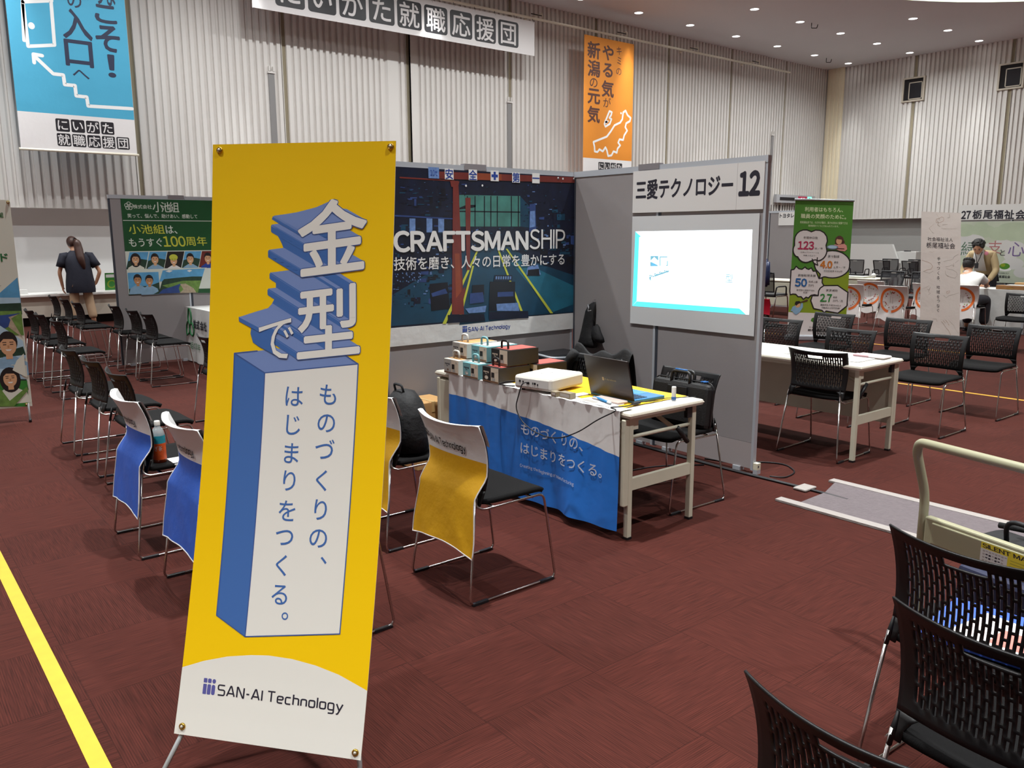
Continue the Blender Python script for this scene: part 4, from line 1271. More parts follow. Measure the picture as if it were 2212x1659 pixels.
# cables on the floor, tape and the protective mat
for k in range(3):
    cable([(4.615+.013*k, 4.6, .008), (4.60+.013*k, 3.9, .008), (4.585+.013*k, 3.3, .008), (4.60+.01*k, 2.9, .008), (4.612+.008*k, 2.72, .008), (4.60+.008*k, 2.45, .007)], .006, ['black floor cable along the side panel, nearest the booth', 'black floor cable along the side panel, middle one of three', 'black floor cable along the side panel, nearest the panel'][k], fr=.2)
cable([(4.70, 3.6, .006), (4.76, 3.4, .006), (4.95, 3.28, .006), (5.02, 3.14, .006), (4.90, 2.98, .006), (4.72, 2.96, .006), (4.64, 3.02, .018)], .005, 'loop of black cable lying on the carpet past the panel end', fr=.12)
cable([(3.66, 3.6, .005), (3.9, 3.75, .005), (4.3, 3.7, .005), (4.56, 3.5, .006)], .005, 'dark cable crossing the floor under the booth table', fr=.2)
cable([(4.3, 3.45, .42), (4.26, 3.4, .2), (4.2, 3.3, .03), (4.0, 3.4, .006), (3.7, 3.5, .006)], .003, 'thin brown cable trailing down to the carpet beside the briefcase chair', M_cableb, fr=.1)
M_wtape = mat('tape_white', (150, 143, 139), 0.6, bump=.3, bscale=30)
m = MB(); m.box((4.55, 2.70, .002), (4.68, 2.79, .018), M_wtape, bev=.006); tag(m.build('floor_tape'), 'short piece of white tape across the floor cables', 'tape')
t = thing('cable_mat', (4.6, 1.6, 0), label='grey felt mat taped over the cables in the aisle', cat='mat')
M_mat = mat('mat_felt', (98, 89, 92), 0.95, bump=.4, bscale=60, vary=.12, vscale=40)
m = MB(); m.prism([(4.31, 2.60), (4.31, .2), (4.89, .2), (4.89, 2.69), (4.62, 2.61)], .001, .012, M_mat); m.build('felt', t)
for x0, x1, y1 in ((4.265, 4.33, 2.73), (4.87, 4.935, 2.73)):
    m = MB(); m.box((x0, .2, .002), (x1, y1, .0145), M_wtape); m.build('edge_tape', t)
# ------------------------------------------------------------------ stacking chairs with pierced plastic backs
M_pl = mat('chair_plastic', (12, 11, 13), 0.45, spec=.4)
M_seat = mat('chair_seat', (9, 8, 9), 0.9, bump=.25, bscale=300, spec=.2)
M_chair = mat('chair_chrome', (200, 198, 196), 0.18, 1.0)
def xb(z):
    q = (z-.43)/.345
    return -.195+.149*q-.179*q*q
def backp(s, z, off=0.0):
    q = max(0.0, min(1.0, (z-.43)/.345))
    zz = z+(.010*s*s if z > .76 else .010*s*s*max(0, (z-.6)/.16))
    return V((xb(z)+.05*s*s*(.5+.5*q)-off, (.208+.020*q)*s, zz))
def back_mesh():
    m = MB()
    cols = 23
    su = [-1.0, -.93, -.86]
    slot = []
    for c in range(cols):
        a = -.83+1.66*c/cols; w_ = 1.66/cols
        su.append(a); slot.append(len(su)-1); su.append(a+w_*.44)
    su += [.83, .86, .93, 1.0]
    su = sorted(set(round(x, 5) for x in su))
    zs = [.50, .515]
    hp, gp = .0235, .0075
    z = .53
    marks = []
    k = 0
    while z < .748:
        zs.append(z); zs.append(z+gp); marks.append((z, z+gp, k)); z += hp; k += 1
    zs += [.752, .757, .766, .775]
    zs = sorted(set(round(x, 5) for x in zs))
    nz, ns = len(zs), len(su)
    sl = set()
    for c in range(cols): sl.add((round(-.83+1.66*c/cols, 5), c))
    slots = {a: c for a, c in sl}
    vs = [backp(s, z) for z in zs for s in su]
    fs = []
    for j in range(nz-1):
        for i in range(ns-1):
            z0, z1, s0 = zs[j], zs[j+1], su[i]
            hole = False
            c = slots.get(s0)
            yc = abs((su[i]+su[i+1])/2)*.225
            if yc < .055 and .728 < (z0+z1)/2 < .7475: hole = True
            elif c is not None and .53 <= z0 and z1 <= .7445 and not (yc < .068 and z0 > .715):
                kk = int((z0-.53+1e-4)/hp)
                solid_here = (z0-.53-kk*hp) < gp-1e-4 and (kk+c) % 2 == 0
                hole = not solid_here
            if not hole: fs.append((j*ns+i, j*ns+i+1, (j+1)*ns+i+1, (j+1)*ns+i))
    m.add(vs, fs, M_pl, True)
    for sg in (-1, 1):                       # side arms going down to the tube, the corner between is arched
        rows = [(.50, .72), (.485, .80), (.465, .86), (.435, .885)]
        vs = []
        for z, si in rows:
            for k in range(5):
                vs.append(backp(sg*(si+(1.0-si)*k/4), z))
        fs = [(r*5+k, r*5+k+1, (r+1)*5+k+1, (r+1)*5+k) for r in range(3) for k in range(4)]
        m.add(vs, fs, M_pl, True)
    return m
def make_chair(label, group):
    t = thing('stacking_chair', (0, 0, 0), label=label, cat='chair', group=group)
    b = back_mesh().build('backrest', t, local=True, solid=.0055)
    m = MB()
    def seatp(u, v):
        # rounded square, slightly dished, front edge rolled down
        a = 2*u-1; bq = 2*v-1
        k = 1-.10*max(0, abs(a)**6)*abs(bq)**6
        x = .024+.198*bq*k; y = .222*a*k
        return V((x, y, .447+.006*a*a-.022*max(0, bq-.55)**2*5-.006*(1-a*a)*(1-bq*bq)))
    m.grid(seatp, 14, 14, M_seat)
    m.build('seat', t, local=True, solid=.022)
    for sg in (-1, 1):
        p = [(-.178, sg*.197, .482), (-.188, sg*.203, .440), (-.165, sg*.224, .424), (.186, sg*.224, .428), (.25, sg*.238, .007), (-.25, sg*.238, .007), (-.196, sg*.212, .44), (-.186, sg*.1975, .475)]
        pts = fillet([p[0], p[1], p[2], p[3], p[4], p[5], p[7]], [0, .03, .03, .035, .035, .035, 0], 5)
        m = MB(); m.tube([(-.192, sg*.200, .432), (-.184, sg*.197, .47), (-.176, sg*.192, .515)], [.0068, .0080, .004], M_pl, 8); m.build('arm_sleeve', t, local=True)
        m = MB(); m.tube(pts, .0058, M_chair, 8); sf = m.build('side_frame', t, local=True)
        for x in (-.195, .195):
            m = MB(); m.box((x-.042, sg*.238-.009, 0), (x+.042, sg*.238+.009, .013), M_knob, bev=.002); m.build('foot_pad', sf, local=True)
    m = MB()
    for x in (-.10, .12): m.tube([(x, -.224, .424), (x, .224, .424)], .006, M_chair, 6)
    m.build('seat_brace', t, local=True)
    return t
G_own_front = 'chairs in the rows facing the booth table'
CH = []
def chair(x, y, rz, label, group):
    if not CH:
        t = make_chair(label, group)
        t.location = (x, y, 0); t.rotation_euler = (0, 0, radians(rz))
        W[t] = Matrix.Translation((x, y, 0)) @ Matrix.Rotation(radians(rz), 4, 'Z')
        CH.append(t)
        return t
    t = copy_tree(CH[0], (x, y, 0), radians(rz), label, group)
    return t
# three dark chairs close to the camera on the right
G_fg = 'dark chairs close to the camera at lower right'
chair(2.415, .83, -3, 'black pierced-back chair at lower right with a blue folder on its seat', G_fg)
chair(1.956, .592, -2, 'black pierced-back chair at lower right, middle of the three near ones', G_fg)
chair(1.427, .618, 0, 'black pierced-back chair at the bottom edge, nearest to the camera', G_fg)
# rows of the own booth
G_y = 'chairs in yellow and blue slip covers'
yel1 = (2.215, 2.97, 0); yel2 = (2.25, 3.745, 0); bl1 = (1.237, 4.45, 0); bl2 = (1.268, 3.665, 0); bl3 = (1.37, 3.03, 0)
chair(*yel1, 'black chair wearing the fully visible yellow and white cover', G_y)
chair(*yel2, 'black chair in a yellow cover with a black backpack on its seat', G_y)
chair(*bl1, 'black chair in a blue cover with a tea bottle on its seat', G_y)
chair(*bl2, 'black chair in a blue cover partly hidden by the yellow banner', G_y)
chair(*bl3, 'chair behind the yellow banner, only its front leg showing on the right', G_y)
chair(3.81, 3.19, 178, 'black chair with a briefcase behind the booth table', 'presenters chairs behind the booth table')
chair(3.80, 3.98, 180, 'black chair with a black coat over it behind the booth table', 'presenters chairs behind the booth table')
# booth beyond the panel
chair(5.545, 3.17, 2, 'black chair behind the bare white table, its back to the aisle', 'chairs round the bare white table')
G_r = 'visitor chairs facing the bare white table'
chair(6.835, 3.03, 180, 'black chair in the first row facing the bare white table, nearest the aisle', G_r)
chair(6.65, 3.70, 181, 'black chair in the first row facing the bare white table, second from the aisle', G_r)
chair(6.98, 4.61, 180, 'black chair in the first row facing the bare table, beside the grey panel', G_r)
chair(7.85, 3.00, 180, 'black chair in the second row from the bare white table, nearest the aisle', G_r)
chair(7.88, 3.79, 180, 'black chair in the second row from the bare white table, middle one', G_r)
chair(7.88, 4.57, 180, 'black chair in the second row from the bare table, before the green roll-up', G_r)
chair(12.5, 4.4, 182, 'bare black chair in front of the white clothed table at the right edge', 'chairs round the white clothed table')
# rows on the left
G_l1 = 'row of black chairs behind the blue covered ones'
for y, nm in ((5.46, 'nearest'), (6.14, 'middle'), (6.85, 'farthest')):
    chair(1.42, y, 0, 'black chair directly behind the blue covered chairs on the left, %s of three' % nm, G_l1)
chair(2.48, 6.95, 0, 'black chair half hidden by the left edge of the yellow banner', G_l1)
G_l2 = 'black chairs in front of the green booth'
for y, nm in ((9.29, 'nearest'), (10.16, 'middle'), (10.81, 'farthest')):
    chair(1.78, y, 0, 'black chair in the left row facing the green booth table, %s of three' % nm, G_l2)
for y, nm in ((9.43, 'nearest'), (10.02, 'middle'), (10.81, 'farthest')):
    chair(2.68, y, 0, 'black chair in the row beside the green poster, %s of three' % nm, G_l2)
for y, nm in ((11.68, 'nearest'), (12.4, 'middle'), (13.17, 'farthest')):
    chair(2.44, y, 0, 'black chair in the row just in front of the standing woman, %s of three' % nm, G_l2)
# covered rows of the booth at the right edge
G_o = 'chairs in white covers with an orange ring'
cov_o = [(14.15, 7.3, 'chair in a ringed white cover, front row, behind the middle of the row'), (14.1, 6.3, 'chair in a ringed white cover, front row, half hidden by the white banner'), (14.1, 5.74, 'chair in a ringed white cover that the man in the white shirt sits on'),
         (13.0, 7.05, 'chair in a ringed white cover beside the green roll-up banner'), (13.05, 6.36, 'chair in a ringed white cover fully in view, left of the white banner')]
for x, y, lb in cov_o: chair(x, y, 0, lb, G_o)
red1 = (9.15, 6.22, 0)
chair(*red1, 'black chair wearing the red cover at the edge of the grey panel', 'chairs beyond the grey panel')

# ------------------------------------------------------------------ slip covers
M_cvw = mat('cover_white', (224, 224, 224), 0.6, bump=.3, bscale=10)
M_cvy = mat('cover_yellow', (220, 166, 14), 0.6, bump=.35, bscale=9)
M_cvb = mat('cover_blue', (34, 84, 178), 0.55, bump=.35, bscale=9)
M_cvr = mat('cover_red', (216, 24, 60), 0.6, bump=.3, bscale=9)
M_cblk = mat('print_ink', (18, 18, 22), 0.6)
def covp(s, z, off=.013):
    if z >= .45:
        p = backp(s, z, off)
        p.y *= 1.035
        p.z = z+.012*s*s*max(0, (z-.6)/.18)+(.006 if z > .77 else 0)
    else:
        q = (.45-z)/.25
        x = backp(0, .45).x
        p = V((x-off-.010-.034*q+.05*s*s*(.5-.3*q)+.006*sin(s*5+q*3)*q, s*(.2165+.024*min(1, q*1.6)), z))
    if off > 0 and z < .56:
        k = min(1.0, (.56-z)/.08)
        p.x = p.x*(1-k)+k*min(p.x, -.252+.062*z/.47-.014)
    return p
def slip_cover(loc, rz, mc, label, group, zc0=.625, zb0=.215, txt=True):
    t = thing('chair_cover', (loc[0], loc[1], 0), radians(rz), label=label, cat='chair cover', group=group)
    m = MB()
    zt = .784
    zc = lambda s: zc0+.014*(1-s*s)
    zb = lambda s: zb0+.022*(1-s*s)
    if zc0 > 0:
        m.grid(lambda u, w: covp(2*u-1, zt+(zc(2*u-1)-zt)*w), 26, 8, M_cvw)
        m.grid(lambda u, w: covp(2*u-1, zc(2*u-1)+(zb(2*u-1)-zc(2*u-1))*w), 26, 22, mc)
    else:
        m.grid(lambda u, w: covp(2*u-1, zt+(zb(2*u-1)-zt)*w), 26, 26, mc)
    mf = M_cvw if zc0 > 0 else mc
    m.grid(lambda u, w: covp(2*u-1, zt+.004*sin(pi*w), .011-.024*w), 26, 3, mf)      # over the top
    m.grid(lambda u, w: covp(2*u-1, zt-.09*w*(1-.5*(1-(2*u-1)**2)), -.013), 26, 4, mf)   # short flap in front
    if txt:
        for k, (vs, fs) in enumerate(wordmark(.002)):
            m.add([covp(.79-x*1.36, .668+y*.034, .0160)-V((.00012*(k % 8), 0, 0)) for x, y in vs], fs, M_cblk)
        for k in range(3):
            for y0_, y1_ in ((.7, 1.1), (-.05, .6)):
                m.add([covp(.99-k*.058, .675+y1_*.03, .0160), covp(.99-k*.058-.046, .675+y1_*.03, .0160), covp(.99-k*.058-.046, .675+y0_*.03, .0160), covp(.99-k*.058, .675+y0_*.03, .0160)], [(0, 1, 2, 3)], M_cblk)
    m.build('fabric', t, local=True, fixn=False)
    m = MB()
    e = [covp(-1, zt-(zt-zb(-1))*k/24, .012) for k in range(25)]+[covp(-1+2*k/20, zb(-1+2*k/20), .012) for k in range(1, 20)]+[covp(1, zb(1)+(zt-zb(1))*k/24, .012) for k in range(25)]+[covp(1-2*k/20, zt+.003, .012) for k in range(1, 20)]
    m.tube(e, .0032, M_cvw if mc is not M_cvr else M_cvr, 6, closed=True)
    m.build('piping', t, local=True)
    return t
slip_cover(yel1, 0, M_cvy, 'yellow and white lettered chair cover, fully in view in front of the blue cloth', 'lettered chair covers')
slip_cover(yel2, 0, M_cvy, 'yellow and white chair cover half hidden by the right edge of the banner', 'lettered chair covers')
slip_cover(bl1, 0, M_cvb, 'blue and white lettered chair cover, the left one of two', 'lettered chair covers')
slip_cover(bl2, 0, M_cvb, 'blue and white lettered chair cover cut by the left edge of the yellow banner', 'lettered chair covers')
slip_cover(red1, 0, M_cvr, 'bright red chair cover seen at the edge of the grey panel', 'coloured chair covers beyond the panel', zc0=-1, zb0=.60, txt=False)

# ------------------------------------------------------------------ white covers with the orange ring
M_sack = mat('sack_white', (222, 216, 214), 0.65, bump=.3, bscale=6)
M_or = mat('ring_orange', (226, 106, 30), 0.6)
DOTC = [mat('dot_%s' % n, c, 0.6) for n, c in (('red', (190, 60, 50)), ('brown', (150, 90, 60)), ('green', (150, 170, 120)), ('plum', (130, 50, 80)), ('tan', (210, 180, 130)), ('rose', (200, 120, 110)))]
def sackp(s, z, off=.014):
    q = max(0.0, (.60-z)/.35)
    p = backp(s, max(z, .46), off)
    if z < .46: p = V((p.x-.04*(.46-z)/.2-.008*sin(s*7)*q, p.y, z))
    p.y *= 1.06+.06*q
    p.z = z
    return p
def ring_cover(x, y, label, zb0=.25):
    t = thing('chair_cover', (x, y, 0), 0, label=label, cat='chair cover', group='white chair covers with an orange ring')
    m = MB(); zt = .79
    m.grid(lambda u, w: sackp(2*u-1, zt+(zb0+.02*sin(u*9)-zt)*w), 20, 20, M_sack)
    m.grid(lambda u, w: sackp(2*u-1, zt+.004*sin(pi*w), .014-.03*w), 20, 3, M_sack)
    m.grid(lambda u, w: sackp(2*u-1, zt-.28*w, -.016), 20, 6, M_sack)
    for sg in (-1, 1): m.grid(lambda u, w: sackp(sg, zt-.3*w, .014-.03*u), 2, 6, M_sack)
    m.build('fabric', t, local=True, fixn=False)
    m = MB()
    R0, R1, zc = .150, .186, .565
    n = 40
    for k in range(n):
        a0 = radians(-82)+k*radians(344)/n; a1 = a0+radians(344)/n
        q = [(R1*cos(a0), R1*sin(a0)), (R1*cos(a1), R1*sin(a1)), (R0*cos(a1), R0*sin(a1)), (R0*cos(a0), R0*sin(a0))]
        m.add([sackp(-yy/.222, zc+zz*1.06, .0165) for yy, zz in q], [(0, 1, 2, 3)], M_or)
    rs = random.Random(int(x*100+y*10))
    for k in range(34):
        a = rs.uniform(0, 2*pi); r = rs.uniform(.09, .138); e = rs.uniform(.006, .012)
        if abs(cos(a)) < .3 and sin(a) < 0 and r < .1: continue
        cy, cz = r*cos(a), zc+r*sin(a)
        m.add([sackp(-(cy+e*cos(b*pi/4))/.222, cz+e*sin(b*pi/4), .0168) for b in range(8)], [tuple(range(8))], DOTC[k % 6])
    for col_ in (-.018, .018):
        for r in range(6):
            z = zc+.055-r*.018-(.01 if col_ > 0 else 0)
            m.add([sackp(-(col_+dx)/.222, z+dz, .0166) for dx, dz in ((-.004, -.006), (.004, -.006), (.004, .006), (-.004, .006))], [(0, 1, 2, 3)], M_bgrey)
    m.build('printed_ring', t, local=True, fixn=False)
for (x, y, lb), l2 in zip(cov_o, ('white cover with orange ring, front row, behind the middle of the row', 'white cover with orange ring half hidden by the white banner', 'white cover with orange ring on the seated mans chair', 'white cover with orange ring beside the green roll-up banner', 'white cover with orange ring fully in view, left of the white banner')):
    ring_cover(x, y, l2)
# ------------------------------------------------------------------ things on the chairs
# black backpack on the yellow chair seat
t = thing('backpack', (2.28, 3.72, .455), label='black backpack standing on the seat behind the yellow banner', cat='bag')
m = MB()
lobe_ = [(.456, .05, .06), (.48, .15, .11), (.56, .155, .115), (.66, .145, .105), (.74, .12, .085), (.79, .07, .05), (.80, .02, .015)]
def ob(mb, c, prof, mt, n=18, wob=.05):
    vs = [(c[0]+rx*cos(2*pi*k/n)*(1+wob*sin(k*1.7+z*20)), c[1]+ry*sin(2*pi*k/n), z) for z, ry, rx in prof for k in range(n)]
    fs = [(i*n+k, i*n+(k+1) % n, (i+1)*n+(k+1) % n, (i+1)*n+k) for i in range(len(prof)-1) for k in range(n)]
    fs += [tuple(range(n))[::-1], tuple((len(prof)-1)*n+k for k in range(n))]
    mb.add(vs, fs, mt, True)
ob(m, (2.25, 3.70), lobe_, M_bag); m.build('body', t)
m = MB(); m.box((2.335, 3.60, .48), (2.385, 3.80, .62), M_bag, bev=.02); m.build('front_pocket', t)
m = MB(); m.tube(fillet([(2.22, 3.66, .79), (2.21, 3.66, .83), (2.21, 3.74, .83), (2.22, 3.74, .79)], .02), .007, M_bag, 6); m.build('handle', t)
# tea bottle
bx, by = 1.16, 4.335
t = thing('tea_bottle', (bx, by, .455), label='plastic tea bottle with orange label standing on a blue covered chair', cat='bottle')
M_tea = mat('tea_amber', (120, 44, 16), 0.15, alpha=.92)
M_clear = mat('bottle_clear', (206, 220, 224), 0.1, alpha=.45)
m = MB(); m.lathe([(.0001, .455), (.030, .455), (.033, .462), (.033, .52), (.031, .528), (.033, .536), (.033, .585)], M_tea, (bx, by, 0), 18)
m.lathe([(.033, .585), (.031, .61), (.024, .632), (.014, .645), (.0135, .655)], M_clear, (bx, by, 0), 18); m.build('bottle', t)
m = MB(); m.lathe([(.0336, .475), (.0336, .56)], mat('label_orange', (210, 84, 30), 0.4, vary=.35, vscale=30), (bx, by, 0), 20)
m.lathe([(.0336, .56), (.0336, .60)], mat('label_teal', (40, 150, 170), 0.4, vary=.15, vscale=40), (bx, by, 0), 20)
vs, fs, (x0, y0, x1, y1) = glyph('むぎ茶', 0, 3)
def bl_(x, y):
    a = radians(232)+(x-.5)*1.7
    return V((bx+.0342*cos(a), by+.0342*sin(a), .535+(y-.5)*.026))
m.add([bl_((x-x0)/(x1-x0), (y-y0)/(y1-y0)) for x, y in vs], fs, M_white)
m.build('label', t, fixn=False)
m = MB(); m.lathe([(.0145, .652), (.0145, .672), (.013, .675), (.0001, .675)], M_pj, (bx, by, 0), 16); m.build('cap', t)
m = MB(); m.box((1.20, 4.22, .456), (1.33, 4.36, .462), M_white); tag(m.build('paper'), 'white paper lying beside the tea bottle on a chair seat', 'paper')
# briefcase
t = thing('briefcase', (3.88, 3.18, .455), label='black laptop briefcase with blue trim standing on a chair behind the table', cat='bag')
M_case = mat('case_black', (17, 15, 16), 0.6, bump=.15, bscale=120)
M_btrim = mat('trim_blue', (40, 110, 190), 0.4)
R = Matrix.Rotation(radians(7), 3, 'Y')
m = MB(); m.box((3.86, 2.96, .457), (3.945, 3.40, .725), M_case, R, bev=.028); m.build('shell', t)
m = MB(); m.tube(fillet([(3.893, 3.40, .47), (3.918, 3.40, .735), (3.918, 2.96, .735), (3.893, 2.96, .47)], .04), .004, M_knob, 6); m.build('zip', t)
for dx in (-.02, .022):
    m = MB(); m.tube(fillet([(3.91+dx, 3.255, .70), (3.915+dx, 3.255, .785), (3.915+dx, 3.115, .785), (3.91+dx, 3.115, .70)], .03), .010, M_knob, 8)
    h = m.build('handle', t)
    if dx < 0:
        m = MB(); m.tube([(3.895, 3.23, .796), (3.895, 3.14, .796)], .004, M_btrim, 6); m.build('piping', parent=h)
        m = MB(); m.box((3.856, 3.11, .60), (3.868, 3.26, .70), M_knob, bev=.004); m.build('strap', t)
m = MB()
for k in range(2): m.tube([(3.90, 3.04-.02*k, .738), (3.92, 3.02-.02*k, .742)], .004, M_btrim, 6)
m.build('zip_pull', t)
# coat over the other presenter's chair
t = thing('coat', (4.0, 3.98, .5), label='black coat draped over the chair back behind the projector', cat='coat')
M_coat = mat('coat_black', (13, 12, 15), 0.8, bump=.5, bscale=14)
m = MB()
cx_ = 4.02
def coat_p(u, w):
    y = 3.70+.54*u
    k = 2*w-1
    h = .815+.02*sin(u*7+.5)+.02*sin(u*15)
    x = cx_+.045*k+.02*sin(u*9+k*2)*abs(k)
    drop = (abs(k)**1.6)*(.40+.05*sin(u*11))
    return V((x-.06*(k < 0)*abs(k), y+.02*k*sin(u*6), h-drop))
m.grid(coat_p, 26, 20, M_coat); m.build('cloth', t, fixn=True)
m = MB(); m.tube(fillet([(3.93, 4.16, .80), (3.90, 4.22, .70), (3.93, 4.24, .52)], .06), .035, M_coat, 10); m.build('sleeve', t)
# papers and a blue folder on the far foreground chair
for k, (dz, rz, mt, lb) in enumerate(((0, 4, mat('folder_blue', (70, 104, 214), 0.3), 'bright blue folder lying on the seat of the near black chair'), (.012, -8, M_white, 'white flyers stacked on the blue folder on the near black chair'))):
    R = Matrix.Rotation(radians(rz), 3, 'Z')
    c = (2.47, .80, .461) if k == 0 else (2.42, .76, .461)
    m = MB(); m.box((c[0]-.16+.05*k, c[1]-.20+.05*k, c[2]+dz), (c[0]+.16-.05*k, c[1]+.20-.05*k, c[2]+dz+.012), mt, R)
    if k: m.box((c[0]-.06, c[1]-.1, c[2]+dz+.012), (c[0]+.05, c[1]+.06, c[2]+dz+.0125), mat('flyer_rose', (206, 120, 110), 0.5))
    tag(m.build('folder' if k == 0 else 'flyer_stack'), lb, 'folder' if k == 0 else 'flyers')
# hand truck
t = thing('hand_truck', (3.2, 1.05, 0), radians(-13.5), label='cream platform hand truck with folding handle at the right edge', cat='cart')
M_ht = mat('truck_cream', (154, 151, 124), 0.4, vary=.03, vscale=5)
O = V((2.945, 1.315, 0))
e_y = V((-.09, -.375, 0)).normalized(); e_x = V((-e_y.y, e_y.x, 0))
if e_x.x < 0: e_x = -e_x
def tp(x, y, z): return O+e_x*x+e_y*y+V((0, 0, z))      # y runs along the handle towards the camera's right
WD = .58
m = MB(); m.tube(fillet([tp(.06, .0, .2), tp(.06, 0, .66), tp(-.005, .0, .83), tp(-.02, .02, .872), tp(-.02, WD-.02, .872), tp(-.005, WD, .83), tp(.06, WD, .66), tp(.06, WD, .2)], [0, .05, .06, .05, .05, .06, .05, 0], 6), .0165, M_ht, 12); m.build('handle', t)
RP = Matrix((e_x, e_y, V((0, 0, 1)))).transposed()
def rbx(mb, x0, x1, y0, y1, z0, z1, mt, bev=0.0):
    c = tp((x0+x1)/2, (y0+y1)/2, (z0+z1)/2)
    h = V(((x1-x0)/2, (y1-y0)/2, (z1-z0)/2))
    mb.box(c-h, c+h, mt, RP, bev)
m = MB(); rbx(m, .045, .075, .018, WD-.018, .475, .585, M_ht, .006); rbx(m, .040, .05, .05, WD-.05, .49, .57, M_ht, .004)
hp_ = m.build('handle_panel', t)
spl = Plane(tp(.0395, .245, .567), e_y, (0, 0, -1), eps=0.00016)
spl.rect(0, 0, .28, .072, 0, mat('sticker_yellow', (226, 208, 60), 0.4))
spl.rect(0, .022, .095, .072, 1, mat('sticker_grey', (214, 216, 212), 0.4))
spl.txt('SILENT MASTER', .006, .24, .004, .019, 2, M_ink, .025, px=False, shear=-.2)
for r in range(4):
    for c in range(7 if r else 8): spl.rect(.008+c*.011, .027+r*.011, .016+c*.011, .033+r*.011-.002*(c % 2), 2, M_ink if (r in (1, 2) and c % 3) else M_bgrey)
for r in range(4): spl.rect(.105, .030+r*.010, .26, .033+r*.010, 2, mat('sticker_olive', (180, 168, 60), 0.5))
spl.mb.build('sticker', hp_, fixn=False)
m = MB(); rbx(m, .03, .88, -.005, WD+.005, .155, .19, M_ht, .01); m.build('platform', t)
for x in (.12, .78):
    for y in (.07, WD-.07):
        m = MB(); c = tp(x, y, .055); m.lathe([(.0001, -.016), (.048, -.016), (.055, -.01), (.055, .01), (.048, .016), (.0001, .016)], M_knob, c, 18, e_y)
        wh = m.build('wheel', t)
        m = MB(); rbx(m, x-.03, x+.03, y-.022, y+.022, .1, .156, M_steel); m.build('fork', wh)
bt = thing('tote_bag', tuple(tp(.32, .3, .19)), label='black business bag with two round handles standing on the hand truck', cat='bag')
m = MB(); rbx(m, .20, .42, .06, .50, .191, .50, M_bag, .03); m.build('body', bt)
m = MB(); m.tube(fillet([tp(.22, .07, .51), tp(.20, .28, .515), tp(.22, .5, .51)], .1), .012, M_bag, 8)
m.tube(fillet([tp(.40, .07, .51), tp(.42, .28, .53), tp(.40, .5, .51)], .1), .012, M_bag, 8); m.build('rim', bt)
for x, dz in ((.25, 0), (.37, .02)):
    m = MB(); m.tube(fillet([tp(x, .20, .50), tp(x-.02, .20, .60+dz), tp(x-.02, .38, .60+dz), tp(x, .38, .50)], .07, 6), .009, M_knob, 8); m.build('handle', bt)
m = MB(); m.ball(tp(.21, .12, .47), .008, M_chrome, 8); m.build('stud', bt)
bb_ = MB(); rbx(bb_, .10, .17, .12, .52, .191, .43, mat('bag_navy', (26, 30, 60), 0.7), .02)
tag(bb_.build('document_case'), 'dark navy case standing on the hand truck behind the handle panel', 'case')
# things on the bare white table
m = MB(); m.box((5.55, 2.95, .702), (5.85, 3.55, .704), mat('paper_white')); tag(m.build('paper'), 'white sheet lying on the bare white table', 'paper')
m = MB(); m.box((5.62, 2.98, .7045), (5.78, 3.2, .7055), mat('paper_white')); m.box((5.63, 3.0, .7055), (5.76, 3.1, .7058), M_bgrey); tag(m.build('leaflet'), 'printed leaflet on the bare white table beside the pink pack', 'paper')
t = thing('tissue_pack', (5.86, 3.0, .7), label='flat pink and white pack lying on the corner of the bare table', cat='pack')
m = MB(); m.box((5.80, 2.89, .702), (5.93, 3.12, .722), mat('pack_white', (240, 232, 232), 0.35), bev=.01); m.build('pack', t)
m = MB(); m.box((5.80, 3.0, .703), (5.87, 3.13, .7235), mat('pack_pink', (236, 190, 196), 0.4), bev=.008); m.build('label', t)
# ------------------------------------------------------------------ tall yellow banner on its cross stand
def tilted(bx, by, bz, yaw, lean, rl, w, h):
    u = V((cos(yaw), sin(yaw), 0)); n = V((-sin(yaw), cos(yaw), 0))
    v = V((0, 0, 1))*cos(lean)+n*sin(lean)
    u2 = u*cos(rl)+v*sin(rl); v2 = -u*sin(rl)+v*cos(rl)
    return V((bx, by, bz))-u2*w/2+v2*h, u2, -v2
BW, BH = .6, 1.804
o_, u_, v_ = tilted(.808, 2.165, .123, -.889, .223, -.008, BW, BH)
M_yel = mat('banner_yellow', (238, 194, 0), 0.5, spec=.25, vary=.02, vscale=2)
M_bwh = mat('banner_white', (222, 220, 212), 0.42)
M_bl = mat('banner_blue', (58, 100, 164), 0.42)
M_bll = mat('banner_blue_light', (112, 134, 184), 0.42)
M_bline = mat('banner_outline', (58, 84, 140), 0.42)
M_violet = mat('logo_violet', (84, 84, 150), 0.42)
pl = Plane(o_, u_, v_, bend=lambda a, b: -.052*sin(pi*max(0, min(1, b/BH)))+.012*max(0, b-BH+.2)**2*8-.01*sin(pi*a/BW)*max(0, .25-b)*3)
pl.back(BW, BH, M_bwh, .002)
pl.sheet(BW, BH, M_yel)
A_, B_, C_ = (340, 290, 2.911), (340, 760, 2.593), (340, 1340, 3.95)
pl.view = C_
cur = [pl.uv(*q) for q in ((400, 345), (600, 308), (800, 296), (950, 300), (1150, 330), (1350, 385), (1550, 465))]
cur = [(0.0, pl.uv(218, 400)[1])]+cur+[(BW, pl.uv(1787, 600)[1])]
pl.poly(cur+[(BW, BH), (0.0, BH)], 1, M_bwh, False)
b0, b1 = pl.uv(455, 497)[1], pl.uv(455, 635)[1]
san_ai(pl, pl.uv(392, 560)[0], pl.uv(1600, 690)[0], b0, b1, 2, M_violet, M_ink, .0)
pl.view = A_
dA = lambda X, Y, X2, Y2: tuple(q-p for p, q in zip(pl.uv(X, Y), pl.uv(X2, Y2)))
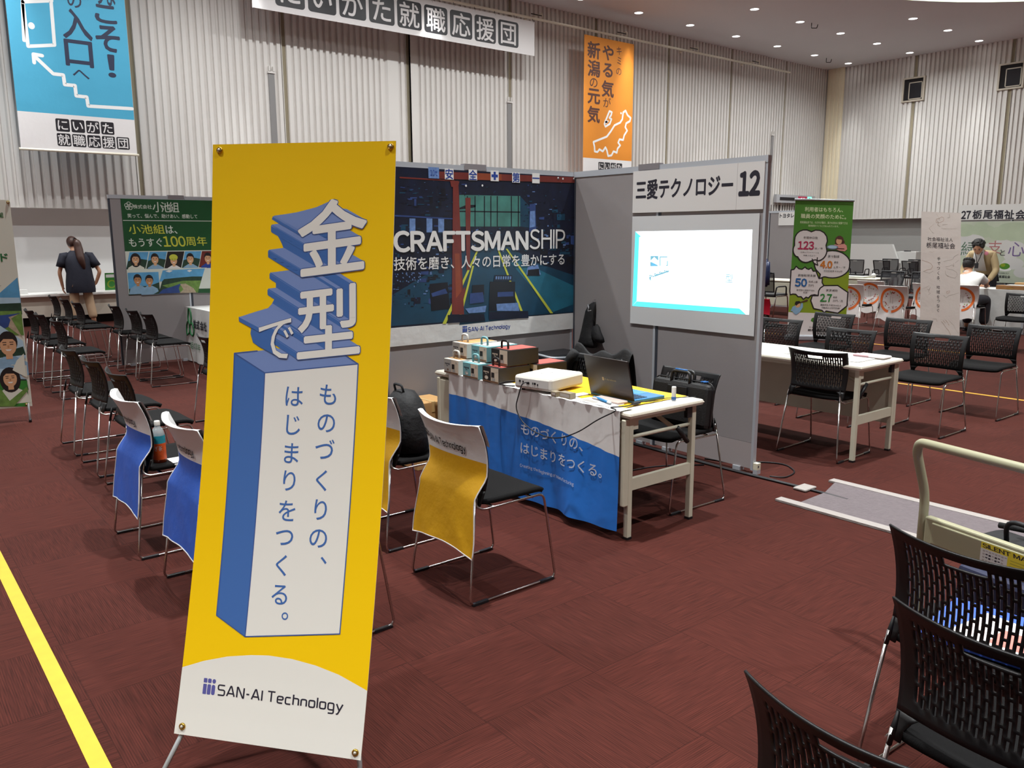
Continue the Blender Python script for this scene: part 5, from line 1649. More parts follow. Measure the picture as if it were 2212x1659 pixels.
for ch, P0, PX, PY, ve, l0, l1, wt in (('型', (878, 1418), (1275, 1378), (878, 978), ((910, 990), (715, 868)), 1.0, 4.0, .012),
                                       ('金', (885, 902), (1320, 846), (885, 440), ((890, 600), (685, 480)), 1.3, 5.0, .016),
                                       ('で', (640, 1442), (858, 1402), (640, 1196), ((640, 1195), (512, 1128)), 2.5, 6.5, .0)):
    ve = dA(*ve[0], *ve[1])
    P0, PX, PY = pl.uv(*P0), pl.uv(*PX), pl.uv(*PY)
    pts, fs = pl.extrude(ch, P0, PX, PY, ve, l0, l1, M_bll, M_bl, wt)
    (gv, gf, gb), (hv, hf, hb) = glyph(ch, wt, 3), glyph(ch, wt+.011, 3)
    for vv, ff, lay, mt, dx, dy in [(hv, hf, .1+.04*k, M_bline, dx, dy) for dx, dy, k in copies(wt+.011)]+[(gv, gf, .6+.04*k, M_bwh, dx, dy) for dx, dy, k in copies(wt)]:
        vs = []
        for x, y in vv:
            x += dx; y += dy
            p, q = (x-gb[0])/(gb[2]-gb[0]), (y-gb[1])/(gb[3]-gb[1])
            vs.append(pl.w(P0[0]+(PX[0]-P0[0])*p+(PY[0]-P0[0])*q, P0[1]+(PX[1]-P0[1])*p+(PY[1]-P0[1])*q, l1+lay))
        pl.mb.add(vs, ff, mt)
pl.view = B_
tl, tr, br, bl = (602, 118), (1125, 68), (1022, 1580), (492, 1595)
stl, sbl = (432, 8), (332, 1475)
pl.poly([tl, tr, br, bl], 2, M_bwh)
pl.poly([stl, tl, bl, sbl], 1.5, M_bl)
pl.poly([stl, (1010, -52), (1045, 15), tr, tl], 1.2, M_bll)
for q in ([tl, tr, br, bl, tl], [bl, sbl, stl, tl], [stl, (560, -5)], [tr, (1045, 15)]):
    pl.line(q, .0035, 2.3, M_bline)
for t_, cs in (('ものづくりの、', ((957, 240), (947, 400), (938, 545), (920, 720), (915, 885), (902, 1045), (932, 1168))),
               ('はじまりをつくる。', ((768, 250), (762, 410), (752, 568), (740, 722), (727, 890), (712, 1040), (695, 1195), (685, 1360), (715, 1480)))):
    for ch, c in zip(t_, cs):
        a, b = pl.uv(*c)
        pl.chr(ch, a, b, .072, 3, M_bl, .004, .95, 4, True)
foot_l, foot_r = atz(338, 1700), atz(781, 1712)
t = thing('banner_stand', tuple((foot_l+foot_r)/2), label='tall yellow banner with a white block of Japanese letters on a cross stand', cat='banner')
pl.mb.build('printed_banner', t, fixn=False)
M_gold = mat('eyelet_gold', (206, 170, 80), 0.25, 1.0)
def eyelet(pl, a, b, r=.0105, gold=True):
    q = pl.w(a, b, 3)
    m = MB(); m.lathe([(r*.5, .0), (r*.55, .004), (r*.8, .005), (r, .002), (r, -.001)], M_gold if gold else M_chrome, q, 16, pl.n)
    m.ball(q+pl.n*.004, r*.5, mat('stud_silver', (206, 200, 182), 0.3, 0.5), 8)
    return m
cor = []
for vw, X, Y in ((A_, 393, 102), (A_, 1468, 78), (C_, 215, 903), (C_, 1690, 1127)):
    pl.view = vw; a, b = pl.uv(X, Y); cor.append((a, b))
    eyelet(pl, a, b).build('eyelet', t)
M_rod = mat('rod_grey', (186, 192, 194), 0.4)
hub = pl.w(.3, .92, 0)-pl.n*.16
for i, (a, b) in enumerate(cor):
    e = pl.w(a, b, 0)-pl.n*.012
    m = MB()
    if i < 2: m.tube([hub, e], .0055, M_rod, 8)
    else:
        f = foot_l if i == 2 else foot_r
        m.tube([hub, e-pl.n*.012, f+V((0, 0, .006))], .0075, M_rod, 8)
    m.build('rod', t)
m = MB(); m.tube([hub, atz(690, 1290)+V((.05, .12, .006))], .0075, M_rod, 8); m.build('rod', t)
m = MB(); m.ball(hub, .03, M_knob, 10); m.build('hub', t)

# ------------------------------------------------------------------ printed pictures used on several sheets
M_skin1 = mat('print_skin', (214, 166, 126), 0.5)
M_skin2 = mat('print_skin_dark', (190, 136, 92), 0.5)
M_hair = mat('print_hair', (30, 24, 26), 0.5)
M_sky = mat('print_sky', (90, 160, 206), 0.5, vary=.2, vscale=9)
M_skyl = mat('print_sky_pale', (176, 206, 224), 0.5, vary=.1, vscale=9)
M_hill = mat('print_hill', (34, 62, 46), 0.5, vary=.35, vscale=24)
M_field = mat('print_field', (104, 140, 66), 0.5, vary=.3, vscale=24)
M_river = mat('print_river', (44, 72, 136), 0.5, vary=.25, vscale=12)
M_sand = mat('print_sand', (176, 160, 136), 0.5, vary=.2, vscale=30)
M_work = mat('print_workwear', (136, 172, 200), 0.5, vary=.1, vscale=20)
M_pgn = mat('print_lawn', (50, 128, 48), 0.5, vary=.2, vscale=15)
M_pale = mat('print_pale', (220, 222, 208), 0.5)
def person_print(pl, X, Y, w, h, l, shirt, hair=M_hair, longh=False, helmet=None, skin_=None):
    """head and shoulders in a printed photo: X,Y = face centre in view px, w,h = face half sizes in metres"""
    a, b = pl.uv(X, Y)
    sk = skin_ or M_skin1
    sh = [(a-w*2.6, b+h*3.2), (a-w*2.2, b+h*1.9), (a-w*.7, b+h*1.2), (a+w*.7, b+h*1.2), (a+w*2.2, b+h*1.9), (a+w*2.6, b+h*3.2)]
    pl.poly(sh, l, shirt, False)
    if longh: pl.disc((a, b+h*.25), w*1.5, h*1.55, l+.3, hair, px=False)
    pl.rect(a-w*.4, b+h*.6, a+w*.4, b+h*1.45, l+.6, sk)
    pl.disc((a, b-h*.22), w*1.15, h*1.08, l+.5, hair, px=False)
    pl.disc((a, b+h*.12), w*.98, h*.98, l+.9, sk, px=False)
    pl.poly([(a-w*1.0, b-h*.15), (a-w*.8, b-h*.85), (a, b-h*1.2), (a+w*.8, b-h*.85), (a+w*1.0, b-h*.15), (a+w*.6, b-h*.5), (a-w*.5, b-h*.55)], l+1.2, helmet or hair, False)
    if helmet:
        pl.disc((a, b-h*.6), w*1.25, h*.7, l+1.3, helmet, px=False)
    for s in (-1, 1):
        pl.rect(a+s*w*.42-w*.2, b-h*.02, a+s*w*.42+w*.2, b+h*.06, l+1.3, hair)
        pl.rect(a+s*w*.42-w*.24, b-h*.24, a+s*w*.42+w*.24, b-h*.17, l+1.3, hair)
    pl.rect(a-w*.1, b+h*.1, a+w*.12, b+h*.36, l+1.3, M_skin2)
    pl.poly([(a-w*.4, b+h*.5), (a+w*.4, b+h*.5), (a+w*.2, b+h*.65), (a-w*.2, b+h*.65)], l+1.3, M_white, False)

# ------------------------------------------------------------------ cross-stand banner at the left edge
br_ = atz(70, 877, .13)
dv = V((br_.x, br_.y, 0)).normalized()
u_ = V((dv.y, -dv.x, 0))
hh = aty(25, 432, br_.y).z-.13
pl = Plane(br_-u_*.6+V((0, 0, hh)), u_, (0, 0, -1), eps=0.00048)
pl.view = (0, 420, 3.32)
pl.clip = (.6, hh)
pl.back(.6, hh, M_pale, .003); pl.rect(0, 0, .6, hh, 0, M_pale)
P = pl.poly
def lft(pts): return [pl.uv(*q) if q[0] > -900 else (max(0.0, .0), pl.uv(0, q[1])[1]) for q in pts]
def Q(pts, l, m):
    pts = [(max(0, min(.6, a)), max(0, min(hh, b))) for a, b in (pl.uv(*q) for q in pts)]
    pl.poly(pts, l, m, False)
Q([(125, 595), (150, 780), (-60, 800), (0, 705)], 1, M_sky)
Q([(140, 740), (150, 800), (-160, 800), (-60, 740)], 1.1, M_skyl)
Q([(150, 778), (160, 860), (-160, 880), (-160, 790)], 1.5, M_hill)
Q([(152, 835), (172, 1010), (-160, 1010), (-160, 840)], 1.7, M_field)
Q([(150, 850), (70, 880), (90, 930), (40, 960), (-160, 960), (-160, 880), (60, 862)], 2, M_river)
Q([(130, 860), (80, 890), (110, 940), (170, 1040), (140, 1010), (60, 950), (75, 900), (60, 880)], 2.2, M_sand)
Q([(-160, 850), (0, 940), (165, 1050), (188, 1170), (100, 1250), (-160, 1250)], 3, M_skyl)
Q([(165, 1090), (185, 1150), (-160, 1190), (-160, 1120), (100, 1110)], 3.2, M_hill)
person_print(pl, 58, 1075, .062, .088, 3.5, M_work)
Q([(170, 1140), (188, 1310), (90, 1260), (120, 1190)], 9, M_pale)
Q([(190, 1225), (198, 1315), (90, 1220), (75, 1225)], 5.5, M_pale)
Q([(-160, 1250), (75, 1250), (195, 1330), (205, 1520), (-160, 1520)], 4.4, M_skyl)
Q([(-160, 1310), (190, 1325), (205, 1400), (-160, 1400)], 4.5, M_hill)
Q([(-160, 1345), (195, 1335), (208, 1525), (-160, 1525)], 4.6, M_pgn)
person_print(pl, 72, 1315, .052, .072, 5, M_pale, longh=True)
Q([(10, 1400), (70, 1480), (190, 1380), (205, 1400), (100, 1520), (-20, 1520), (-60, 1400)], 8.6, M_field)
M_dgreen = mat('ink_green', (30, 112, 60), 0.5)
pl.txt('小池組', (-75, 150), (24, 150), (0, 128), (0, 167), 1, M_dgreen, .02)
pl.txt('ガイド', (-190, 450), (57, 450), (0, 420), (0, 482), 1, M_dgreen, .03)
pl.txt('です', (-60, 660), (8, 660), (0, 652), (0, 670), 1, M_ink, .01)
ft = atz(66, 912)
t = thing('banner_stand', tuple(ft-u_*.3), label='white and green banner with printed faces on a cross stand at the left edge', cat='banner')
pl.mb.build('printed_banner', t, fixn=False)
for X, Y in ((57, 57), (190, 1505)):
    a, b = pl.uv(X, Y); eyelet(pl, a, b, .012).build('eyelet', t)
hub = pl.w(.3, 1.0)-pl.n*.15
for a, b in ((.02, .03), (.58, .03)):
    m = MB(); m.tube([hub, pl.w(a, b, 0)-pl.n*.014], .007, M_rod, 8); m.build('rod', t)
for a, f in ((.02, ft-u_*.66), (.57, ft)):
    m = MB(); m.tube([hub, pl.w(a, hh-.05, 0)-pl.n*.016, f+V((0, 0, .01))], .009, M_rod, 8); m.cyl(f, f+V((0, 0, .03)), .012, M_knob, 8); m.build('rod', t)

# ------------------------------------------------------------------ cloths hung from the pipe
YB = 16.55
def hung(name, x0, x1, zt, zb, body, label, fn, ripple=.02, view=None, sub='cloth'):
    pl = Plane((x0, YB, zt), (1, 0, 0), (0, 0, -1), eps=0.00120)
    pl.view = view
    pl.back(x1-x0, zt-zb, body, .006); pl.rect(0, 0, x1-x0, zt-zb, 0, body)
    fn(pl, x1-x0, zt-zb)
    t = thing(name, ((x0+x1)/2, YB, zb), label=label, cat='banner')
    pl.mb.build(sub, t, fixn=False)
    m = MB()
    n = max(3, int((x1-x0)/.6))
    for k in range(n+1):
        x = x0+.04+(x1-x0-.08)*k/n
        m = MB(); m.tube([(x, YB, zt-.03), (x, YB+.02, zt+.03), (x, YB+.05, 6.955)], .006, M_hook, 5); m.build('tie', t)
    return t
M_hang = mat('hung_white', (226, 222, 222), 0.6, bump=.5, bscale=2.5)
M_hblk = mat('hung_black', (34, 32, 38), 0.45, bump=.4, bscale=3)
def art_title(pl, w, h):
    c9 = pl.uv(1938, 245); c5 = pl.uv(1222, 115)
    p = (c9[0]-c5[0])/4
    s_ = p*.45
    b = c9[1]
    for k, ch in enumerate('にいがた就職応援団'):
        a = c9[0]-p*(8-k)
        pl.rrect(a-s_, b-s_*.93, a+s_, b+s_*.93, .07, 1, M_hblk)
        pl.chr(ch, a, b, s_*1.72, 2, M_hang, .012)
t = hung('hall_banner', 6.84, 14.12, 6.83, 6.02, M_hang, 'long white banner with nine black squares of letters under the ceiling', art_title, view=(520, 0, 3.352))
M_hblue = mat('hung_blue', (70, 164, 200), 0.6, bump=.4, bscale=3, vary=.03, vscale=1.5)
M_navyi = mat('hung_navy', (36, 44, 72), 0.55)
def niigata(pl, a0, b0, s, l, two=True):
    """small squares of letters; s = pitch"""
    for r, tx in enumerate(('にいがた', '就職応援団')):
        for k, ch in enumerate(tx):
            a, b = a0+k*s, b0+r*s*1.02
            pl.rrect(a-s*.45, b-s*.45, a+s*.45, b+s*.45, s*.1, l, M_hblk); pl.chr(ch, a, b, s*.82, l+1, M_hang, .01)
def art_blue(pl, w, h):
    bs = pl.uv(650, 985)[1]
    pl.rect(0, bs, w, h, .5, M_hang)
    wl = mat('hung_line', (236, 236, 236), 0.6)
    D = .058
    pl.line([(285, 470), (455, 630), (540, 640), (552, 722), (640, 730), (650, 818), (740, 828), (752, 905), (1128, 928)], D, 1, wl)
    pl.line([(360, 475), (285, 462), (292, 535)], D, 1.2, wl)
    pl.line([(195, 20), (240, 395), (465, 385), (435, 10)], D*.95, 1, wl)
    pl.line([(190, 10), (205, 345), (225, 345)], D*.9, 1, wl)
    pl.line([(195, 15), (440, 5)], D, 1, wl)
    pl.disc((268, 220), .05, .055, 2, wl)
    ink = M_navyi
    pl.txt('入', (528, 200), (780, 200), (620, 75), (640, 335), 1, ink, .02)
    pl.txt('口', (552, 450), (792, 450), (640, 340), (660, 568), 1, ink, .02)
    pl.txt('へ', (620, 630), (762, 630), (640, 592), (700, 672), 1, ink, .01)
    pl.txt('の', (575, 20), (695, 20), (620, -60), (630, 65), 1, ink, .01)
    pl.txt('そ', (815, 320), (1022, 320), (880, 212), (900, 440), 1, ink, .025)
    pl.txt('こ', (808, 130), (995, 130), (880, 40), (900, 200), 1, ink, .03)
    pl.txt('うよ', (815, -80), (975, -80), (880, -160), (900, 45), 1, ink, .02)
    pl.txt('！', (918, 560), (985, 560), (940, 465), (960, 662), 1, ink, .02)
    a, b = pl.uv(535, 1068); a2 = pl.uv(665, 1075)[0]
    niigata(pl, a, b, a2-a, 1)
t = hung('wall_banner', 2.60, 4.47, 6.8, 3.07, M_hblue, 'pale blue banner with a door and stairs hung high at upper left', art_blue, view=(0, 0, 3.95))
m = MB(); m.tube([(2.57, YB, 3.08), (4.5, YB, 3.08)], .022, M_pipe, 8); m.build('bottom_rod', t)
M_hor = mat('hung_orange', (222, 136, 34), 0.6, bump=.3, bscale=3)
M_hbr = mat('hung_brown', (84, 44, 34), 0.55)
def art_orange(pl, w, h):
    bs = pl.uv(600, 1190)[1]
    pl.rect(0, bs, w, h, .5, M_hang)
    for ch, X, Y, s in (('新', 494, 375, .34), ('潟', 494, 512, .34), ('の', 492, 618, .24), ('元', 494, 720, .34), ('気', 492, 855, .34)):
        a, b = pl.uv(X, Y); pl.chr(ch, a, b, s*1.3, 1, M_hbr, .028 if ch != 'の' else .008, 1.1)
    for ch, X, Y, s in (('や', 600, 395, .33), ('る', 598, 525, .33), ('気', 597, 665, .34), ('が', 592, 765, .22)):
        a, b = pl.uv(X, Y); pl.chr(ch, a, b, s*1.3, 1, M_hbr, .028 if ch != 'が' else .006, 1.1)
    for ch, X, Y in (('キ', 682, 380), ('ミ', 683, 455), ('の', 680, 535)):
        a, b = pl.uv(X, Y); pl.chr(ch, a, b, .24, 1, M_hbr, .004)
    wl = mat('hung_line')
    D = .055
    pl.line([(575, 915), (610, 830), (628, 838), (622, 860), (610, 880), (625, 890), (612, 925), (580, 945), (572, 925), (598, 905)], D, 1, wl, closed=True)
    pl.line([(490, 1060), (540, 1040), (590, 1020), (620, 980), (648, 935), (690, 915), (706, 890), (712, 840), (730, 826), (745, 860), (768, 880), (762, 905), (735, 920), (728, 950), (742, 975), (720, 1010), (712, 1045), (685, 1040), (675, 1065), (690, 1085), (670, 1110), (665, 1140), (640, 1130), (625, 1160), (600, 1165), (590, 1120), (580, 1100), (560, 1130), (535, 1115), (520, 1135), (500, 1130), (498, 1095)], D, 1, wl, closed=True)
    pl.disc((696, 845), .03, .03, 1, wl, n=10)
    a, b = pl.uv(548, 1240); a2 = pl.uv(594, 1240)[0]
    niigata(pl, a, b, a2-a, 1)
t = hung('wall_banner', 15.84, 17.74, 6.78, 2.95, M_hor, 'orange banner with brown letters and a white coast outline hung on the ribbed wall', art_orange, view=(1140, 0, 3.456))

# ------------------------------------------------------------------ booth with the green poster
GY = 10.95
G_gr = 'grey partition panels of the green booth'
xa = aty(256, 700, GY).x
xs_ = aty(428.6, 650, GY).x
partition((xa, GY), (xa+.9, GY), 'grey partition panel carrying the green poster, left one', G_gr, clip=True)
partition((xa+.903, GY), (xa+1.8, GY), 'grey partition panel behind the right part of the green poster', G_gr)
pl = Plane((xa, GY-.022, 2.08), (1, 0, 0), (0, 0, -1), eps=0.00048)
pl.view = (250, 420, 6.914)
M_pg = mat('poster_green', (26, 80, 44), 0.4, vary=.12, vscale=2)
M_pg2 = mat('poster_green_light', (44, 96, 58), 0.4)
M_pyl = mat('poster_yellow', (196, 200, 70), 0.45)
M_pw = mat('poster_white', (214, 222, 212), 0.45)
a0, b0 = pl.uv(70, 62); b1 = pl.uv(190, 1515)[1]; a1 = a0+1.75
pl.back(a1, b1-.01, M_pg, .003, a0, b0)
bm_ = pl.uv(150, 850)[1]
pl.rect(a0, b0, a1, bm_, 0, M_pg)
pl.rect(a0, bm_, a1, b1-.02, 0, M_pw)
a, b = pl.uv(195, 172)
for k in range(5):
    c = (a+.045*cos(2*pi*k/5-pi/2)*.6, b+.045*sin(2*pi*k/5-pi/2)*.6)
    pl.line([(c[0]+.022*cos(j*pi/5), c[1]+.022*sin(j*pi/5)) for j in range(10)], .007, 1, M_pw, px=False, closed=True, round_=False)
pl.txt('株式会社', (258, 190), (540, 190), (300, 150), (400, 215), 1, M_pw, .01)
for ch, X in (('小', 630), ('池', 752), ('組', 868)):
    a, b = pl.uv(X, 190); pl.chr(ch, a, b, .135, 1, M_pw, .006)
pl.txt('笑って、悩んで、助けあい、感動して', (175, 320), (1218, 320), (200, 285), (640, 355), 1, M_pw, .012)
a, b = pl.uv(108, 388); pl.rect(a, b-.004, a+1.1, b+.004, 1, M_pw)
pl.txt('小池組', (200, 520), (735, 520), (450, 448), (450, 590), 1, M_pyl, .01, shear=-.12)
pl.txt('は、', (752, 530), (920, 530), (800, 465), (800, 588), 1, M_pw, .015, shear=-.1)
pl.txt('もうすぐ', (205, 720), (700, 720), (400, 655), (400, 782), 1, M_pw, .012, shear=-.1)
pl.txt('100', (718, 700), (1050, 700), (900, 622), (900, 782), 1, M_pyl, .02, shear=-.12)
pl.txt('周年', (1055, 700), (1368, 700), (1200, 628), (1200, 768), 1, M_pyl, .008, shear=-.12)
bR0, bR1 = pl.uv(200, 862)[1], pl.uv(200, 1118)[1]
for k, (X0, X1) in enumerate(((205, 490), (505, 765), (775, 1025), (1035, 1280), (1290, 1560))):
    l_, r_ = pl.uv(X0, 862)[0], pl.uv(X1, 862)[0]
    sl = .055
    pl.poly([(l_, bR0), (r_, bR0), (r_-sl, bR1), (l_-sl, bR1)], 1, M_sky if k not in (2, 4) else (M_hair if k == 2 else M_rust), False)
    if k not in (2, 4): pl.poly([(l_-sl*.45, bR0+.11), (l_+.1, bR0+.08), (r_-sl*.4, bR0+.10), (r_-sl, bR1), (l_-sl, bR1)], 1.2, M_hill, False)
    X = ((295, 965), (585, 965), (865, 980), (1112, 960), (1375, 950))[k]
    person_print(pl, X[0], X[1], .042, .056, 1.5, (M_pale, M_work, M_white, M_work, M_logo)[k], longh=(k == 0), helmet=M_pyl if k == 2 else None)
pl.rect(a0+.03, bR1+.005, a0+.98, b1-.02, 6.5, M_pw)
l_, t_ = pl.uv(175, 1170)
bot = pl.uv(180, 1480)[1]
rr = pl.uv(640, 1200)[0]
pl.rect(l_, t_, rr, bot, 7, M_sky)
pl.poly([(l_, t_+.20), (l_+.1, t_+.17), (rr-.12, t_+.17), (rr, t_+.13), (rr, bot), (l_, bot)], 7.2, M_hill, False)
person_print(pl, 325, 1275, .042, .055, 7.5, M_work, skin_=M_skin2)
person_print(pl, 500, 1285, .042, .055, 9.2, M_work, skin_=M_skin2)
X_ = [(690, 1130), (1330, 1100), (1225, 1465), (640, 1480)]
pl.poly([(650, 1300), (700, 1135), (1330, 1105), (1285, 1300)], 11, M_sky)
pl.poly([(740, 1150), (790, 1130), (850, 1140), (800, 1165)], 11.2, M_white)
pl.poly([(1060, 1140), (1100, 1125), (1140, 1135), (1100, 1160)], 11.2, M_white)
pl.poly([(690, 1300), (720, 1265), (960, 1240), (1140, 1225), (1290, 1225), (1240, 1440), (560, 1490), (650, 1440)], 11.4, M_hill)
pl.poly([(690, 1360), (1000, 1290), (1270, 1285), (1225, 1465), (980, 1470)], 11.6, M_field)
pl.poly([(640, 1480), (700, 1420), (860, 1370), (970, 1330), (940, 1400), (960, 1470)], 11.8, M_river)
pl.poly([(960, 1340), (1040, 1330), (1160, 1400), (1200, 1465), (950, 1472), (1010, 1420)], 12, M_sand)
pl.poly([(1330, 1100), (1480, 1095), (1480, 1400), (1240, 1405)], 12, M_pw)
pl.poly([(1240, 1410), (1480, 1405), (1480, 1470), (1225, 1470)], 12.2, M_pg)
t = thing('green_poster', (xa+.9, GY-.03, .5), label='green poster with yellow letters and printed faces on the far grey panel', cat='poster')
pl.mb.build('printed_sheet', t, fixn=False)
# its table and cloth
folding_table(3.42, 4.02, 9.13, 10.90, -1, 'folding table under the white cloth with a green knot in front of the green poster')
M_wc = mat('cloth_plain', (214, 214, 212), 0.65, bump=.35, bscale=5)
m = MB()
m.grid(lambda u, w: V((3.40-.02*w*(1+sin(u*30)*.6)-.01, 10.93-u*1.80-.05*w*(1-u)*.0, .706-.69*w)), 50, 10, M_wc)
m.grid(lambda u, w: V((3.39+w*.66, 10.93-u*1.80, .706)), 30, 4, M_wc)
cp = lambda a, b: V((3.40-.02*(b/.69)*(1+sin(a/1.8*30)*.6)-.014, 10.93-a, .706-b))
ring = []
for k in range(3):
    a_ = k*2*pi/3+.3
    q = [(.17+.07*cos(a_)+.075*cos(a_+j*pi/5)*(1 if j < 6 else .5), .22+.10*sin(a_)+.11*sin(a_+j*pi/5)*(1 if j < 6 else .5)) for j in range(10)]
    m.tube([cp(*p) for p in q], .012, M_dgreen, 5, closed=True)
for ch, a_, b_, s_ in (('株', .36, .20, .12), ('式', .49, .20, .12), ('会', .62, .20, .12), ('社', .75, .20, .12)):
    vs, fs, bb = glyph(ch, .03, 3)
    for dx, dy, k in copies(.03):
        m.add([cp(a_+(x+dx-(bb[0]+bb[2])/2)*s_, b_-(y+dy-(bb[1]+bb[3])/2)*s_)+V((-.004-.0003*k, 0, 0)) for x, y in vs], fs, M_ink)
vs, fs, bb = glyph('組の周年', 0, 3)
m.add([cp(.16+(x-bb[0])*.10, .52-y*.10)+V((-.004, 0, 0)) for x, y in vs], fs, M_dgreen)
tag(m.build('table_cloth', fixn=False), 'white cloth with a green knot mark hanging from the table of the green booth', 'tablecloth')
# ------------------------------------------------------------------ green roll-up banner
BW, BH = .85, 2.05
o_, u_, v_ = tilted(11.432, 6.776, .077, -.821, .144, -.032, BW, BH)
pl = Plane(o_, u_, v_, eps=0.00064)
V1, V2 = (1700, 430, 11.06), (1690, 570, 10.367)
M_rg = mat('rollup_green', (76, 132, 44), 0.45)
M_rl = mat('rollup_lime', (136, 156, 36), 0.45)
M_rw = mat('rollup_white', (222, 214, 212), 0.45)
M_rk = mat('rollup_black', (34, 28, 30), 0.45)
pl.back(BW, BH, M_rw, .003); pl.rect(0, 0, BW, BH, 0, M_rg)
cl = lambda q: (max(.0, min(BW, q[0])), max(.0, min(BH, q[1])))
def CP(pts, l, m): pl.poly([cl(pl.uv(*q)) for q in pts], l, m, False)
def CL(pts, wd, l, m, closed=True): pl.line([cl(pl.uv(*q)) for q in pts], wd, l, m, px=False, closed=closed)
pl.view = V2
bl_ = pl.uv(300, 690)[1]
pl.rect(0, pl.uv(300, 150)[1], BW, BH, .3, M_rl)
pl.rect(0, pl.uv(300, 1085)[1], BW, BH, .6, M_rw)
LW = .018
# bubble with 4.0
ell = [(1120+400*cos(k*pi/16), 10+305*sin(k*pi/16)) for k in range(32)]
ell = ell[:11]+[(930, 290), (830, 330), (850, 235)]+ell[14:]
CP(ell, 1, M_rw); CL(ell, LW, 1.4, M_rk)
b50 = [(120, 600), (175, 690), (235, 675), (300, 680), (350, 735), (420, 735), (470, 795), (530, 745), (580, 765), (640, 705), (720, 690), (800, 710), (815, 600), (850, 540), (930, 490), (890, 420), (895, 320), (820, 330), (750, 160), (690, 165), (650, 90), (590, 125), (540, 105), (510, 70), (440, 122), (370, 110), (310, 55), (260, 125), (120, 135)]
CP(b50, 2, M_rw); CL(b50, LW, 2.4, M_rk)
b27 = [(930, 488), (1240, 485), (1480, 640), (1460, 940), (1240, 1105), (980, 1055), (940, 1095), (885, 1040), (700, 1000), (635, 825), (670, 715), (800, 715), (815, 600), (850, 540)]
CP(b27, 3, M_rw); CL(b27, LW, 3.4, M_rk)
pl.view = V1
cloud = []
for cx, cy, r, t0, t1 in ((430, 985, 250, 180, 300), (720, 985, 245, 235, 390), (690, 1220, 265, 5, 75), (640, 1400, 60, 60, 100), (450, 1310, 205, 60, 160), (340, 1220, 195, 130, 215)):
    for k in range(7):
        a = radians(t0+(t1-t0)*k/6); cloud.append((cx+r*cos(a), cy+r*sin(a)))
CP(cloud, 4, M_rw); CL(cloud, LW, 4.4, M_rk)
tail = [(600, 1430), (640, 1530), (735, 1580), (715, 1500), (725, 1400)]
CP(tail, 4.2, M_rw); CL(tail, LW*.8, 4.5, M_rk, False)
T = lambda s, l, r, tp, bt, lay, m, wt=0.0: pl.txt(s, (l, tp), (r, tp), (l, tp), (l, bt), lay, m, wt, res=2)
M_rt = mat('rollup_cream', (232, 240, 196), 0.45)
T('利用者はもちろん、', 430, 1345, 185, 298, 1, M_rt, .012)
T('職員の笑顔のために。', 335, 1420, 348, 460, 1, M_rt, .012)
T('栃尾福祉会では、のびのび働き、実力を存分に発揮できる', 315, 1450, 522, 580, 1, M_rt)
T('職場環境づくりに力を入れています。', 510, 1240, 612, 660, 1, M_rt)
INK = M_rk
T('年間休日数', 395, 740, 890, 950, 6, INK)
T('123', 265, 655, 1000, 1205, 6, mat('num_crimson', (176, 44, 84), 0.5), .035)
T('日／年', 670, 860, 1152, 1206, 6, INK)
T('仕事もプライベートも', 322, 762, 1252, 1290, 6, INK)
T('充実させよう！', 390, 690, 1328, 1366, 6, INK)
T('賞与制度', 980, 1255, 1335, 1395, 6, INK)
pl.disc((1250, 985), .062, .068, 6, M_hbr); pl.disc((1205, 1050), .03, .03, 6, M_hbr); pl.disc((1330, 1030), .03, .03, 6, M_hbr)
pl.disc((1242, 1010), .042, .048, 6.6, M_skin1)
CP([(1120, 1090), (1220, 1080), (1330, 1040), (1420, 1110), (1435, 1200), (1380, 1250), (1250, 1235), (1180, 1200)], 5.7, mat('print_pink', (220, 150, 140), 0.5))
CP([(1180, 910), (1320, 910), (1300, 970), (1210, 960)], 7, M_hbr)
pl.disc((1085, 1150), .085, .034, 6.2, mat('print_pan', (120, 130, 150), 0.4)); pl.disc((1085, 1145), .068, .022, 6.5, M_skyl)
CP([(1180, 1170), (1370, 1180), (1370, 1200), (1180, 1195)], 7, M_hbr)
pl.view = V2
T('4.0', 850, 1128, -75, 95, 6, mat('num_orange', (206, 116, 24), 0.5), .035)
T('最低', 1160, 1255, -60, -15, 6, INK); T('ヵ月〜／年', 1150, 1415, 48, 96, 6, INK); T('平均支給率 4.4ヵ月！', 925, 1340, 136, 176, 6, INK)
T('資格取得支援', 350, 750, 226, 280, 6, INK); T('50', 288, 560, 318, 510, 6, mat('num_blue', (26, 96, 160), 0.5), .035)
T('助成上限', 590, 790, 375, 420, 6, INK); T('万円', 580, 700, 460, 510, 6, INK); T('取得後は資格手当も', 320, 725, 565, 602, 6, INK); T('支給！', 465, 575, 618, 656, 6, INK)
T('家賃補助', 980, 1240, 565, 616, 6, INK); T('2.7', 848, 1115, 665, 850, 6, mat('num_green', (50, 132, 60), 0.5), .035)
T('最高', 1135, 1225, 725, 766, 6, INK); T('万円／月', 1130, 1350, 800, 850, 6, INK); T('通勤手当 片道2km以上', 850, 1320, 895, 938, 6, INK); T('月最高4.5万円支給！', 875, 1290, 960, 1000, 6, INK)
CP([(180, 1060), (230, 960), (300, 930), (400, 960), (420, 880), (460, 880), (460, 970), (390, 1080), (310, 1140), (270, 1120), (220, 1060)], 6, M_work)
pl.disc((345, 920), .038, .042, 6.4, M_skin1)
CP([(275, 900), (300, 840), (380, 830), (420, 870), (350, 900), (310, 940)], 6.8, M_hair)
CP([(395, 855), (560, 795), (575, 830), (410, 875)], 7, M_hbr)
pl.disc((705, 1255), .04, .036, 3, M_rg); pl.disc((715, 1255), .016, .016, 3.4, M_rl); pl.disc((655, 1268), .012, .01, 3, M_rg)
